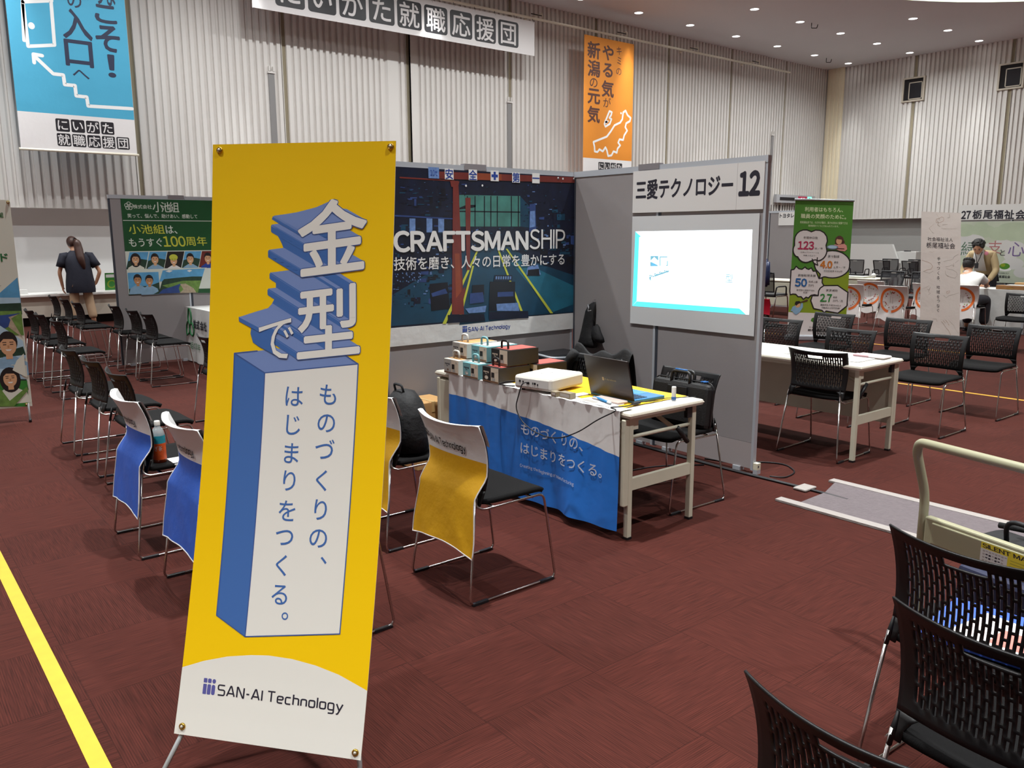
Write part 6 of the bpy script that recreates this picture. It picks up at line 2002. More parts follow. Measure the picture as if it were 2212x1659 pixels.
T('社会福祉法人', 595, 960, 1400, 1432, 4, INK); T('栃尾福祉会', 568, 990, 1455, 1505, 4, INK, .02)
bc = V((11.432, 6.776, 0))
t = thing('rollup_banner', tuple(bc), label='tall green roll-up banner with white speech bubbles behind the bare chairs', cat='banner')
pl.mb.build('printed_banner', t, fixn=False)
m = MB(); m.tube([pl.w(-.01, -.004), pl.w(BW+.01, -.004)], .016, M_alu, 8); m.build('top_bar', t)
m = MB()
R = Matrix((pl.u, V((-pl.u.y, pl.u.x, 0)), V((0, 0, 1)))).transposed()
uh = V((pl.u.x, pl.u.y, 0)).normalized(); R = Matrix((uh, V((-uh.y, uh.x, 0)), V((0, 0, 1)))).transposed()
m.box(bc+V((-.45, -.06, .0)), bc+V((.45, .06, .085)), M_alu, R, .02); m.build('base', t)
m = MB(); m.tube([bc-pl.n*.05+V((0, 0, .07)), pl.w(BW/2, 0, 0)-pl.n*.025], .009, M_alu, 6); m.build('pole', t)

# ------------------------------------------------------------------ white banner with pencil drawings
BW, BH = .6, 1.8
o_, u_, v_ = tilted(12.199, 5.281, .139, -.597, .189, -.038, BW, BH)
pl = Plane(o_, u_, v_, eps=0.00064)
W1, W2 = (1980, 450, 11.06), (1980, 590, 11.06)
M_bn = mat('banner_cream', (222, 212, 206), 0.6, bump=.3, bscale=5)
M_pen = mat('pencil_grey', (166, 156, 146), 0.6)
M_penl = mat('pencil_light', (200, 189, 178), 0.6)
M_penr = mat('pencil_brown', (182, 142, 116), 0.6)
pl.back(BW, BH, M_bn, .003); pl.rect(0, 0, BW, BH, 0, M_bn)
pl.view = W1
def SK(pts, w_=.003, m_=None): pl.line([cl6(pl.uv(*q)) for q in pts], w_, 1, m_ or M_pen, px=False, round_=False)
cl6 = lambda q: (max(.003, min(BW-.003, q[0])), max(.003, min(BH-.003, q[1])))
M_ = M_penl
for pts, m_ in (([(470, 130), (520, 210), (560, 300)], M_penl), ([(780, 140), (790, 220), (740, 230)], M_pen), ([(460, 330), (470, 260), (540, 240), (600, 200), (650, 230), (640, 300), (560, 340), (470, 340)], M_penr),
                ([(480, 290), (530, 340), (500, 400), (560, 430)], M_pen), ([(610, 400), (680, 385), (740, 380)], M_pen), ([(590, 470), (640, 490), (740, 490), (950, 490)], M_penl), ([(420, 370), (300, 470), (360, 560), (420, 600)], M_penl),
                ([(130, 1240), (260, 1280), (340, 1320), (380, 1380), (350, 1450), (250, 1470), (180, 1500)], M_penr), ([(150, 1500), (230, 1530), (300, 1550), (400, 1500)], M_pen),
                ([(640, 1270), (780, 1240), (860, 1220), (900, 1150), (990, 1100)], M_pen), ([(690, 1400), (760, 1390), (850, 1350), (890, 1390), (880, 1310)], M_pen), ([(680, 1490), (700, 1580), (760, 1640)], M_pen),
                ([(700, 1440), (860, 1470), (960, 1530), (970, 1600)], M_pen), ([(1010, 1240), (960, 1270), (920, 1310)], M_pen), ([(300, 1030), (380, 1050), (420, 1020)], M_penl)):
    SK(pts, .0035, m_)
pl.view = W2
for pts, m_ in (([(700, 40), (790, 90), (910, 120), (970, 60)], M_pen), ([(250, 380), (300, 410), (330, 330), (280, 440), (330, 480), (280, 520)], M_pen), ([(640, 530), (710, 590), (770, 540), (880, 510), (1010, 470)], M_pen),
                ([(710, 480), (720, 440), (790, 420), (790, 460), (720, 490)], M_penr), ([(110, 380), (200, 350), (300, 300)], M_penl), ([(590, 1150), (650, 1220), (700, 1300), (770, 1380), (820, 1500)], M_penr),
                ([(630, 1130), (690, 1190)], M_penr), ([(690, 1120), (750, 1190)], M_penr), ([(760, 1120), (880, 1240), (950, 1380), (1010, 1450)], M_penl), ([(380, 1100), (470, 1090), (490, 1160)], M_pen), ([(750, 1210), (780, 1250)], M_penr)):
    SK(pts, .0035, m_)
pl.view = W1
pl.txt('社会福祉法人', (265, 740), (865, 740), (400, 688), (600, 790), 2, M_ink, 0)
pl.txt('栃尾福祉会', (230, 880), (920, 880), (400, 815), (700, 962), 2, M_ink, .004)
for ch, X, Y in (('手', 532, 1205), ('で', 530, 1318), ('つ', 520, 1430), ('く', 518, 1545)):
    a, b = pl.uv(X, Y); pl.chr(ch, a, b, .055, 2, M_ink, 0, 1, 3, True)
pl.view = W2
for ch, X, Y in (('る', 515, 112), ('、', 552, 182), ('地', 515, 335), ('域', 515, 450), ('を', 515, 568), ('つ', 520, 665), ('な', 515, 778), ('ぐ', 515, 888)):
    a, b = pl.uv(X, Y); pl.chr(ch, a, b, .055 if ch != '、' else .04, 2, M_ink, 0, 1, 3, True)
bc = V((12.199, 5.281, 0))
t = thing('banner_stand', tuple(bc), label='cream banner with pencil sketches on a cross stand among the ringed chairs', cat='banner')
pl.mb.build('printed_banner', t, fixn=False)
hub = pl.w(.3, 1.0)-pl.n*.2
for a, b in ((.02, .02), (.58, .02)):
    m = MB(); m.tube([hub, pl.w(a, b, 0)-pl.n*.014], .008, M_knob, 6); m.build('rod', t)
for a in (.02, .58):
    m = MB(); e = pl.w(a, BH-.02, 0)-pl.n*.014; m.tube([hub, e, e+pl.n*.03+V((0, 0, -e.z+.008))], .008, M_knob, 6); m.build('rod', t)
m = MB(); m.tube([hub, V((hub.x, hub.y, .008))-pl.n*.3], .008, M_knob, 6); m.build('rod', t)

# ------------------------------------------------------------------ booth at the right edge
XR = 16.0
G27 = 'grey partition panels of the booth at the right edge'
ya = atx(2074, 444, XR).y
partition((XR, ya), (XR, ya-.9), 'grey panel behind the leaning man, left one under the number sign', G27)
partition((XR, ya-.903), (XR, ya-1.8), 'grey panel right of the leaning man at the right edge', G27)
partition((15.4, 5.03), (14.5, 5.03), 'grey panel seen end on at the right edge beside the clothed table', G27, h=1.8)
pl = Plane((XR-.025, ya-.0, 2.12), (0, -1, 0), (0, 0, -1), eps=0.00060)
pl.view = (1840, 420, 4.879)
b0, b1 = pl.uv(1400, 108)[1], pl.uv(1400, 268)[1]
pl.back(1.8, b1, M_card, .004, .0, b0); pl.rect(0, b0, 1.8, b1, 0, M_card)
pl.txt('27', (1155, 200), (1256, 200), (1200, 172), (1200, 260), 1, M_ink, .04)
for ch, X in (('栃', 1320), ('尾', 1435), ('福', 1546), ('祉', 1660), ('会', 1778)):
    a, b = pl.uv(X, 212); pl.chr(ch, a, b, .165, 1, M_ink, .03)
t = thing('booth_sign', (XR-.025, ya-.6, 1.85), label='white sign with the number 27 at the right edge', cat='sign')
pl.mb.build('sign_board', t, fixn=False)
pl.mb = MB()
M_w1 = mat('poster_mist', (186, 194, 176), 0.6, vary=.12, vscale=2.2)
M_w2 = mat('poster_mist_light', (206, 204, 204), 0.6, vary=.03, vscale=2)
M_w3 = mat('poster_mist_green', (176, 188, 164), 0.6, vary=.1, vscale=3)
c0, c1 = pl.uv(1400, 285)[1], pl.uv(1400, 925)[1]
pl.back(1.75, c1, M_w2, .003, .01, c0); pl.rect(.01, c0, 1.75, c1, 0, M_w1)
rs = random.Random(9)
for k in range(24):
    a, b = rs.uniform(.1, 1.6), rs.uniform(c0+.08, c1-.15)
    pl.disc((a, b), rs.uniform(.1, .3), rs.uniform(.05, .12), .3+.02*k, M_w2 if b > c0+.3 else M_w3, px=False)
pl.view = (2040, 480, 8.297)
M_pp = mat('letter_purple', (110, 90, 140), 0.5); M_pgr = mat('letter_green', (80, 110, 90), 0.5); M_prd = mat('letter_rose', (170, 110, 110), 0.5)
for ch, X, Y, s_, m_ in (('緑', 430, 475, .27, M_pgr), ('支', 905, 450, .25, M_prd), ('と', 1045, 545, .13, M_ink), ('心', 1290, 485, .28, M_pp)):
    a, b = pl.uv(X, Y); pl.chr(ch, a, b, s_, 2, m_, 0)
pl.disc((1085, 845), .10, .035, 2, M_white); pl.disc((1080, 790), .085, .055, 2.3, M_rg); pl.disc((1050, 770), .04, .03, 2.5, M_rl)
pl.txt('社会福祉法人', (968, 912), (1162, 912), (1000, 895), (1000, 928), 2, M_ink)
pl.txt('栃尾福祉会', (925, 975), (1180, 975), (1000, 950), (1000, 1000), 2, M_ink, .015)
t = thing('misty_poster', (XR-.025, ya-.6, .9), label='pale green watercolour poster with large letters behind the leaning man', cat='poster')
pl.mb.build('printed_sheet', t, fixn=False)
# clothed table
folding_table(14.72, 15.30, 5.1, 6.75, -1, 'folding table under the long white cloth at the right edge', h=.69)
m = MB()
m.grid(lambda u, w: V((14.69-.02*w*(1+.8*sin(u*34)), 6.77-u*1.69, .697-.66*w)), 50, 8, M_wc)
m.grid(lambda u, w: V((14.69+w*.63, 6.77-u*1.69, .697)), 30, 4, M_wc)
m.grid(lambda u, w: V((14.69+u*.63, 6.77+.015*w*(1+sin(u*20)), .697-.66*w)), 20, 8, M_wc)
tag(m.build('table_cloth', fixn=False), 'long white cloth over the table where two men bend together', 'tablecloth')
t = thing('wooden_box', (14.86, 5.35, .70), label='flat brown wooden box with papers on it on the clothed table', cat='box')
M_wood = mat('wood_box', (150, 106, 62), 0.5, vary=.12, vscale=12)
m = MB(); m.box((14.74, 5.14, .70), (14.98, 5.56, .76), M_wood, bev=.005); m.build('body', t)
m = MB(); m.box((14.737, 5.30, .715), (14.741, 5.40, .725), M_gold); m.build('name_plate', t)
m = MB(); m.box((14.80, 5.14, .762), (15.0, 5.44, .771), M_white); tag(m.build('paper_stack'), 'white papers lying on the brown wooden box', 'paper')
m = MB(); m.box((15.05, 5.13, .70), (15.2, 5.4, .80), M_btan, bev=.01); tag(m.build('paper_bag'), 'tan paper packet behind the wooden box', 'bag')

# ------------------------------------------------------------------ booth behind the number 12 panel, farther back
G_t = 'grey partition panels of the far booth'
yb = 11.66
for k in range(3):
    partition((16.0, yb-.9*k), (16.0, yb-.9*k-.897), 'grey panel of the far booth behind the green roll-up, %s' % ('farthest', 'middle one', 'nearest')[k], G_t, clip=(k == 1))
pl = Plane((15.975, 10.9, 2.1), (0, -1, 0), (0, 0, -1), eps=0.00060)
pl.view = (1620, 400, 4.88)
a0, b0 = pl.uv(306, 285); b1 = pl.uv(300, 425)[1]
pl.back(a0+1.2, b1, M_card, .004, a0, b0); pl.rect(a0, b0, a0+1.2, b1, 0, M_card)
pl.txt('トヨタレ', (315, 320), (465, 320), (350, 298), (350, 345), 1, M_ink, .035)
a, b = pl.uv(497, 320); pl.chr('ン', a, b, .15, 1, M_ink, .035)
t = thing('booth_sign', (15.97, 10.2, 1.8), label='white booth sign cut off by the green roll-up banner', cat='sign')
pl.mb.build('sign_board', t, fixn=False)
folding_table(14.5, 15.1, 9.1, 10.9, -1, 'cream folding table in front of the far grey panels')
# ------------------------------------------------------------------ mesh office chairs far behind
M_mesh = mat('mesh_black', (30, 30, 36), 0.7, alpha=.78)
M_oc = mat('office_black', (26, 26, 30), 0.5)
OC = []
def office_chair(x, y, rz, label, group):
    if OC:
        return copy_tree(OC[0], (x, y, 0), radians(rz), label, group)
    t = thing('office_chair', (x, y, 0), radians(rz), label=label, cat='chair', group=group)
    OC.append(t)
    m = MB(); m.box((-.22, -.23, .42), (.24, .23, .48), M_oc, bev=.02); m.build('seat', t, local=True)
    bp = lambda u, w: V((-.22-.08*w+.03*(2*u-1)**2, (2*u-1)*(.20+.03*w), .52+.36*w))
    m = MB(); m.grid(bp, 8, 8, M_mesh); b = m.build('backrest', t, local=True)
    e = [bp(k/8, 0) for k in range(8)]+[bp(1, k/8) for k in range(8)]+[bp(1-k/8, 1) for k in range(8)]+[bp(0, 1-k/8) for k in range(8)]
    m = MB(); m.tube(e, .014, M_oc, 6, closed=True); m.build('back_frame', t, local=True)
    m = MB(); m.box((-.315, -.05, .845), (-.29, .05, .865), M_bgrey); m.build('hand_grip', t, local=True)
    for sg in (-1, 1):
        m = MB(); m.tube(fillet([(-.22, sg*.24, .44), (-.2, sg*.26, .62), (.12, sg*.26, .62), (.14, sg*.25, .45)], .05), .014, M_oc, 6); m.build('armrest', t, local=True)
        m = MB(); m.tube(fillet([(-.26, sg*.24, .01), (-.18, sg*.24, .44), (.2, sg*.24, .44), (.27, sg*.24, .01)], .04), .012, M_chair, 6); m.build('side_frame', t, local=True)
    m = MB(); m.tube([(-.16, 0, .44), (-.24, 0, .55)], .02, M_oc, 6); m.build('back_post', t, local=True)
    return t
G_off = 'black mesh chairs far behind the ringed covers'
for x, y, rz, lb in ((22.5, 12.15, 10, 'black mesh chair at the left end of the far row'), (22.3, 11.25, 0, 'black mesh chair in the far row, second from the left'), (23.8, 11.75, 0, 'black mesh chair in the rear far row, behind the second one'),
                     (22.3, 10.45, -5, 'black mesh chair in the far row, second from the cream banner'), (23.7, 10.95, 0, 'black mesh chair in the rear far row near the cream banner'), (24.9, 11.0, 5, 'tallest looking black mesh chair at the back of the far rows'),
                     (22.4, 9.7, 0, 'black mesh chair in the far row next to the cream banner')):
    office_chair(x, y, rz, lb, G_off)
office_chair(15.6, 7.85, 180, 'black mesh chair behind the ringed covers, left of two', G_off)
office_chair(15.5, 7.2, 180, 'black mesh chair behind the ringed covers, right of two', G_off)
oc = office_chair(13.9, 9.25, 0, 'black mesh chair with a blue coat behind the number 12 panel', 'chairs beyond the grey panel')
t = thing('coat', (13.62, 9.25, .5), label='dark blue shiny coat hanging over a chair behind the number 12 panel', cat='coat')
M_bc = mat('coat_blue', (30, 44, 84), 0.35, bump=.5, bscale=12)
m = MB()
ob(m, (13.58, 9.25), [(.62, .13, .05), (.75, .15, .07), (.95, .155, .075), (1.08, .14, .07), (1.15, .09, .05), (1.165, .02, .02)], M_bc, wob=.10); m.build('body', t)
m = MB(); m.tube(fillet([(13.56, 9.12, 1.08), (13.52, 9.08, .9), (13.55, 9.10, .66)], .1), .045, M_bc, 8); m.build('sleeve', t)
# small far table
folding_table(16.3, 16.9, 8.4, 9.6, -1, 'small white table far behind the first ringed chair cover')
m = MB(); m.box((16.35, 8.7, .70), (16.7, 9.2, .73), M_pale); tag(m.build('paper_stack'), 'stack of papers on the small far table', 'paper')
m = MB(); m.ball((16.6, 8.62, .75), (.05, .05, .05), M_white, 10); m.box((16.57, 8.6, .70), (16.63, 8.64, .73), M_white); tag(m.build('desk_ornament'), 'small white round object on the far table', 'ornament')
# white low wall on the right
t = thing('screen_wall', (24.4, 12.9, 0), label='white low screen wall in front of the grey lower wall on the right', cat='screen wall')
m = MB(); m.prism([(14.9, 0), (12.17, 0), (11.88, .75), (12.12, 1.29), (14.9, 1.29)], 24.3, 24.4, mat('screen_white', (228, 228, 226), 0.6), fr=lambda x, y, z: V((z, x, y))); m.build('panel', t)
m = MB(); m.box((24.42, 11.45, 0), (24.8, 12.05, 1.08), mat('screen_white')); m.build('end_box', t)
m = MB(); m.box((24.5, 11.7, 1.08), (24.62, 11.85, 1.11), M_knob); m.build('cap', t)
# things on the ledge by the woman
x_ = aty(243, 617, 17.1).x
m = MB()
pl = Plane((x_-.13, 17.05, .92), (1, 0, 0), (0, .25, -1), eps=0.00080)
pl.rect(0, 0, .24, .34, 0, M_pgn); pl.rect(.02, .03, .22, .09, 1, M_white); pl.disc((.12, .22), .08, .08, 1, M_rl, px=False); pl.disc((.12, .22), .055, .06, 2, M_pgn, px=False)
pl.back(.24, .34, M_white, .004)
tag(pl.mb.build('leaflet', fixn=False), 'green and white leaflet standing on the counter beside the woman', 'leaflet')
t = thing('white_cup', (x_+.18, 17.05, .575), label='white cup on the counter beside the green leaflet', cat='cup')
m = MB(); m.lathe([(.0001, .575), (.05, .575), (.06, .70), (.055, .70), (.05, .59)], M_white, (x_+.18, 17.05, 0), 16); m.build('cup', t)
t = thing('desk_fan', (x_+.42, 17.1, .575), label='small black and white desk fan at the edge of the green panel', cat='fan')
m = MB(); m.lathe([(.0001, 0), (.14, 0), (.15, .03), (.14, .07), (.0001, .08)], M_knob, (x_+.42, 17.06, .93), 18, (0, -1, 0)); m.build('head', t)
m = MB(); m.lathe([(.07, .575), (.07, .60), (.02, .62), (.02, .82)], M_white, (x_+.42, 17.1, 0), 14); m.build('stand', t)
m = MB(); m.box((2.55, 16.95, .575), (3.0, 17.3, .582), M_white); tag(m.build('paper'), 'white papers spread on the counter left of the woman', 'paper')
m = MB(); m.box((2.36, 17.1, .575), (2.55, 17.2, .66), M_white); tag(m.build('name_card'), 'white folded card standing at the left end of the counter', 'card')
m = MB(); m.box((3.0, 11.6, .6), (3.35, 12.0, .64), M_white); m.box((3.02, 11.62, .64), (3.33, 11.98, .66), M_skyl); m.box((3.1, 11.7, 0), (3.25, 11.9, .6), M_cream)
tag(m.build('leaflet_stand'), 'small stand with white leaflets at the edge of the green panel', 'stand')

# ------------------------------------------------------------------ people
M_sk = mat('skin', (196, 146, 116), 0.5)
M_hr = mat('hair_black', (22, 18, 18), 0.6, bump=.6, bscale=60)
M_hb = mat('hair_brown', (62, 36, 28), 0.45, bump=.15, bscale=90)
def head(mb, c, face, m, tilt=0.0, s=1.0):
    """head of one surface with brow, nose, mouth and ears; face = horizontal unit vector it looks along, tilt = nodding down"""
    f = V(face).normalized(); r = V((f.y, -f.x, 0)); up = V((0, 0, 1))
    R = Matrix.Rotation(-tilt, 3, r)
    f2, up2 = R @ f, R @ up
    vs, fs = [], []
    n, k = 20, 14
    for i in range(k+1):
        th = pi*i/k
        for j in range(n):
            ph = 2*pi*j/n
            x, y, z = sin(th)*cos(ph), sin(th)*sin(ph), cos(th)
            w_ = .074*(1-.22*max(0, -z)**1.5); d_ = .094*(1-.10*max(0, -z))
            px, py, pz = x*d_, y*w_, z*.118
            fr = max(0, x)
            px += .022*fr**6*max(0, 1-abs(z+.12)*5)*max(0, 1-abs(y)*5)          # nose
            px -= .010*fr**3*max(0, 1-abs(z-.06)*7)*max(0, 1-abs(abs(y)-.38)*4)  # eye hollows
            px += .006*fr**4*max(0, 1-abs(z+.50)*7)*max(0, 1-abs(y)*3)           # lips
            px += .012*fr**2*max(0, 1-abs(z+.85)*5)                              # chin
            if abs(x) < .45 and abs(z) < .32: py *= 1+.16*max(0, 1-abs(z)*3.2)*(1-abs(x)*2)   # ears
            vs.append(V(c)+(f2*px+r*py+up2*pz)*s)
    for i in range(k):
        for j in range(n):
            fs.append((i*n+j, (i+1)*n+j, (i+1)*n+(j+1) % n, i*n+(j+1) % n))
    mb.add(vs, fs, m, True)
    return f2, r, up2
def hand_bones(P, E, rad, key, wrist, dirv, side, s=1.0, curl=.35, palm_n=None):
    """palm, five unequal bent fingers; dirv along the hand, side = thumb side"""
    d = V(dirv).normalized(); t = V(side); t = (t-d*t.dot(d)).normalized(); nn = palm_n or d.cross(t)
    w = V(wrist)
    P[key+'p'] = w+d*.05*s; rad[key+'p'] = (.026*s, .018*s); E.append((key+'w', key+'p'))
    for i, (off, ln) in enumerate(((.027, .066), (.009, .075), (-.010, .070), (-.027, .054))):
        b = w+d*.085*s+t*off*s
        P[key+'a%d' % i] = b; rad[key+'a%d' % i] = .0095*s
        P[key+'b%d' % i] = b+(d*cos(curl)+nn*sin(curl))*ln*.55*s; rad[key+'b%d' % i] = .0085*s
        P[key+'c%d' % i] = P[key+'b%d' % i]+(d*cos(2.2*curl)+nn*sin(2.2*curl))*ln*.5*s; rad[key+'c%d' % i] = .007*s
        E += [(key+'p', key+'a%d' % i), (key+'a%d' % i, key+'b%d' % i), (key+'b%d' % i, key+'c%d' % i)]
    b = w+d*.035*s+t*.034*s
    P[key+'t0'] = b; rad[key+'t0'] = .012*s
    P[key+'t1'] = b+(d*.7+t*.6+nn*.2).normalized()*.035*s; rad[key+'t1'] = .010*s
    P[key+'t2'] = P[key+'t1']+(d*.9+t*.2+nn*.3).normalized()*.028*s; rad[key+'t2'] = .008*s
    E += [(key+'p', key+'t0'), (key+'t0', key+'t1'), (key+'t1', key+'t2')]
def figure(t, J, face, tilt, shirt, pants, hands, sl_len=.5, shoes=M_knob, s=1.0, hs=1.0, torso=1.0, sleeve_full=False, top_name='shirt', legs=True, hemr=.155, loft=None):
    """J: joints in the world. One body surface, clothes over it"""
    P, E, rad = {}, [], {}
    def j(n, r): P[n] = V(J[n]); rad[n] = r
    j('pel', (.125*s, .10*s)); j('wai', (.115*s, .09*s)); j('che', (.14*s, .10*s)); j('nek', (.055*s, .055*s)); j('hed', (.055*s, .055*s))
    E += [('pel', 'wai'), ('wai', 'che'), ('che', 'nek'), ('nek', 'hed')]
    for sd in 'lr':
        j('sh'+sd, .040*s); j('el'+sd, .037*s); j(sd+'w', .028*s)
        E += [('che', 'sh'+sd), ('sh'+sd, 'el'+sd), ('el'+sd, sd+'w')]
        if sd in hands:
            hd = hands[sd]; hand_bones(P, E, rad, sd, J[sd+'w'], hd[0], hd[1], hs, hd[2] if len(hd) > 2 else .35)
        if legs:
            j('hi'+sd, .085*s); j('kn'+sd, .060*s); j('an'+sd, .042*s); j('to'+sd, .038*s)
            E += [('pel', 'hi'+sd), ('hi'+sd, 'kn'+sd), ('kn'+sd, 'an'+sd), ('an'+sd, 'to'+sd)]
    m = MB(); skin(m, P, E, rad, M_sk, 2)
    fr = head(m, J['head'], face, M_sk, tilt)
    b = m.build('body', t)
    # shirt
    P2, E2, r2 = {}, [], {}
    def a(n, p, r): P2[n] = V(p); r2[n] = r
    a('hem', J['hem'], (hemr*torso, .14*torso)); a('wai', J['wai'], (.150*torso, .122*torso)); a('che', J['che'], (.165*torso, .125*torso)); a('col', V(J['che'])*.18+V(J['nek'])*.82, (.075*torso, .075*torso))
    E2 += [('hem', 'wai'), ('wai', 'che'), ('che', 'col')]
    for sd in 'lr':
        a('sh'+sd, J['sh'+sd], .074*torso)
        e = V(J['sh'+sd])*(1-sl_len)+V(J['el'+sd])*sl_len if not sleeve_full else V(J['el'+sd])
        a('e'+sd, e, .068*torso if not sleeve_full else .058)
        E2 += [('che', 'sh'+sd), ('sh'+sd, 'e'+sd)]
        if sleeve_full:
            w_ = V(J['el'+sd])*.12+V(J[sd+'w'])*.88
            a('w'+sd, w_, .046); E2.append(('e'+sd, 'w'+sd))
    m = MB()
    if loft:
        n = 24; c0 = V(J['che']); vs = []
        for z, w_, d_, ox, oy in loft:
            for k in range(n):
                q = 2*pi*k/n
                vs.append((c0.x+ox+w_*(abs(cos(q))**.8)*(1 if cos(q) > 0 else -1)*(1+.025*sin(5*q+z*9)), c0.y+oy+d_*sin(q)*(1+.03*sin(4*q+z*14)), z))
        m.add(vs, [(i*n+k, i*n+(k+1) % n, (i+1)*n+(k+1) % n, (i+1)*n+k) for i in range(len(loft)-1) for k in range(n)], shirt, True)
        for sd in 'lr':
            a_, b_ = V(J['sh'+sd]), V(J['sh'+sd])*(1-sl_len)+V(J['el'+sd])*sl_len
            i_ = a_*.7+V((c0.x, c0.y, a_.z))*.3
            m.tube([i_, a_, a_*.5+b_*.5, b_], [.078, .084, .080, .082], shirt, 14)
    else: skin(m, P2, E2, r2, shirt, 2)
    m.build(top_name, t)
    if legs:
        P3, E3, r3 = {}, [], {}
        P3['pel'] = V(J['pel'])-V((0, 0, .05)); r3['pel'] = (.135*s, .115*s)
        for sd in 'lr':
            for n, r in (('hi', .098), ('kn', .086), ('an', .078)):
                p = V(J[n+sd])
                if n == 'an': p = p+V((0, 0, .03))
                P3[n+sd] = p; r3[n+sd] = r*s
            E3 += [('pel', 'hi'+sd), ('hi'+sd, 'kn'+sd), ('kn'+sd, 'an'+sd)]
        m = MB(); skin(m, P3, E3, r3, pants, 2); m.build('trousers', t)
        for sd in 'lr':
            an, to = V(J['an'+sd]), V(J['to'+sd])
            d = (to-an); d.z = 0; d.normalize(); n_ = V((-d.y, d.x, 0))
            R = Matrix((d, n_, V((0, 0, 1)))).transposed()
            c = V((an.x, an.y, .04))+d*.07
            m = MB(); m.ball(c, (.135, .05, .042), shoes, 12, R); m.box(c+V((-.13, -.045, -.04)), c+V((.13, .045, -.02)), shoes, R, .015); m.build('shoe', t)
    return b, fr
# woman at the counter, seen from behind
wx, wy = aty(176, 650, 16.62).x, 16.62
t = thing('person', (wx, wy, 0), label='person with a long brown ponytail in a dark T-shirt standing at the counter', cat='person')
J = dict(pel=(wx, wy, .80), hem=(wx+.02, wy, .61), wai=(wx+.01, wy, .92), che=(wx-.01, wy+.02, 1.20), nek=(wx-.03, wy+.05, 1.36), hed=(wx-.04, wy+.08, 1.43), head=(wx-.045, wy+.10, 1.475),
         shl=(wx-.22, wy+.02, 1.25), ell=(wx-.31, wy+.02, .96), lw=(wx-.27, wy+.08, .73), shr=(wx+.21, wy+.02, 1.25), elr=(wx+.34, wy-.06, .97), rw=(wx+.27, wy+.0, .76),
         hil=(wx-.095, wy, .80), knl=(wx-.11, wy+.01, .45), anl=(wx-.12, wy, .08), tol=(wx-.14, wy+.16, .04), hir=(wx+.095, wy, .80), knr=(wx+.13, wy+.0, .45), anr=(wx+.17, wy-.05, .08), tor=(wx+.20, wy+.11, .04))
M_navysh = mat('shirt_navy', (22, 24, 40), 0.8, bump=.2, bscale=20)
M_beige = mat('trousers_beige', (176, 148, 120), 0.8, bump=.3, bscale=12)
b, fr = figure(t, J, (-.35, .9, 0), .45, M_navysh, M_beige, {'l': ((.1, .2, -1), (.3, .9, 0), .3), 'r': ((-.6, .1, -.75), (0, .9, 0), .4)}, sl_len=.66, loft=((.60, .24, .175, .03, 0), (.66, .245, .19, .03, 0), (.80, .235, .19, .025, 0), (.95, .215, .18, .02, 0), (1.10, .22, .165, .0, 0), (1.20, .225, .14, 0, 0), (1.28, .19, .115, 0, 0), (1.325, .11, .09, -.01, .01), (1.355, .068, .068, -.02, .02)))
hc = V(J['head'])
m = MB(); m.ball(hc-fr[0]*.018+fr[2]*.022, (.098, .092, .112), M_hb, 16, Matrix((fr[0], fr[1], fr[2])).transposed())
pt = [hc-fr[0]*.095+V((0, 0, .02)), hc-fr[0]*.14+V((.01, -.02, -.03)), hc-fr[0]*.12+V((.03, -.05, -.14)), V((wx+.03, wy-.13, 1.20)), V((wx+.06, wy-.135, 1.08)), V((wx+.07, wy-.13, 1.0))]
m.tube(fillet(pt, .05, 4), [.03, .04, .05, .058, .062, .064, .066, .068, .07, .072, .07, .068, .066, .064, .06, .056, .05, .046, .04, .034, .026, .012][:22], M_hb, 12); m.build('hair', t)
m = MB(); m.lathe([(.030, -.012), (.036, -.006), (.036, .006), (.030, .012)], M_knob, pt[0]-fr[0]*.02, 14, fr[0]); m.build('hair_tie', t)
# man leaning over the table at the right edge
hx, hy = 15.62, 5.72
yy = atx(2123, 560, 15.5).y
t = thing('person', (15.66, yy, 0), label='person in a beige jacket with a lanyard leaning over the clothed table', cat='person')
cx, cy = 15.66, yy
M_jk = mat('jacket_beige', (184, 162, 124), 0.75, bump=.2, bscale=20)
M_ws = mat('shirt_white', (228, 226, 224), 0.7, bump=.3, bscale=14)
M_dkt = mat('trousers_dark', (44, 42, 50), 0.8)
J = dict(pel=(cx+.06, cy, .90), hem=(cx+.02, cy, .86), wai=(cx-.05, cy, 1.02), che=(cx-.20, cy, 1.20), nek=(cx-.29, cy, 1.30), hed=(cx-.34, cy, 1.33), head=(cx-.39, cy, 1.355),
         shl=(cx-.21, cy-.18, 1.24), ell=(cx-.22, cy-.26, .98), lw=(cx-.38, cy-.20, .78), shr=(cx-.21, cy+.18, 1.24), elr=(cx-.22, cy+.28, .98), rw=(cx-.36, cy+.22, .77),
         hil=(cx+.02, cy-.10, .88), knl=(cx+.0, cy-.11, .48), anl=(cx+.04, cy-.12, .08), tol=(cx-.12, cy-.13, .04), hir=(cx+.02, cy+.10, .88), knr=(cx+.0, cy+.11, .48), anr=(cx+.04, cy+.12, .08), tor=(cx-.12, cy+.13, .04))
b, fr = figure(t, J, (-.96, -.2, 0), .5, M_jk, M_dkt, {'l': ((-.7, .5, -.5), (0, 1, 0), .35), 'r': ((-.7, -.3, -.6), (0, -1, 0), .35)}, sleeve_full=True, torso=.98, top_name='jacket')
hc = V(J['head'])
HR = Matrix((fr[0], fr[1], fr[2])).transposed()
m = MB(); m.ball(hc-fr[0]*.03+fr[2]*.045, (.105, .10, .105), M_hr, 16, HR)
rs = random.Random(3)
for k in range(26):
    a, e = rs.uniform(0, 2*pi), rs.uniform(.1, 1.2)
    m.ball(hc-fr[0]*.02+fr[2]*.05+(fr[0]*cos(a)*cos(e)*.095+fr[1]*sin(a)*cos(e)*.095+fr[2]*sin(e)*.088), .025, M_hr, 8)
m.build('hair', t)
m = MB()
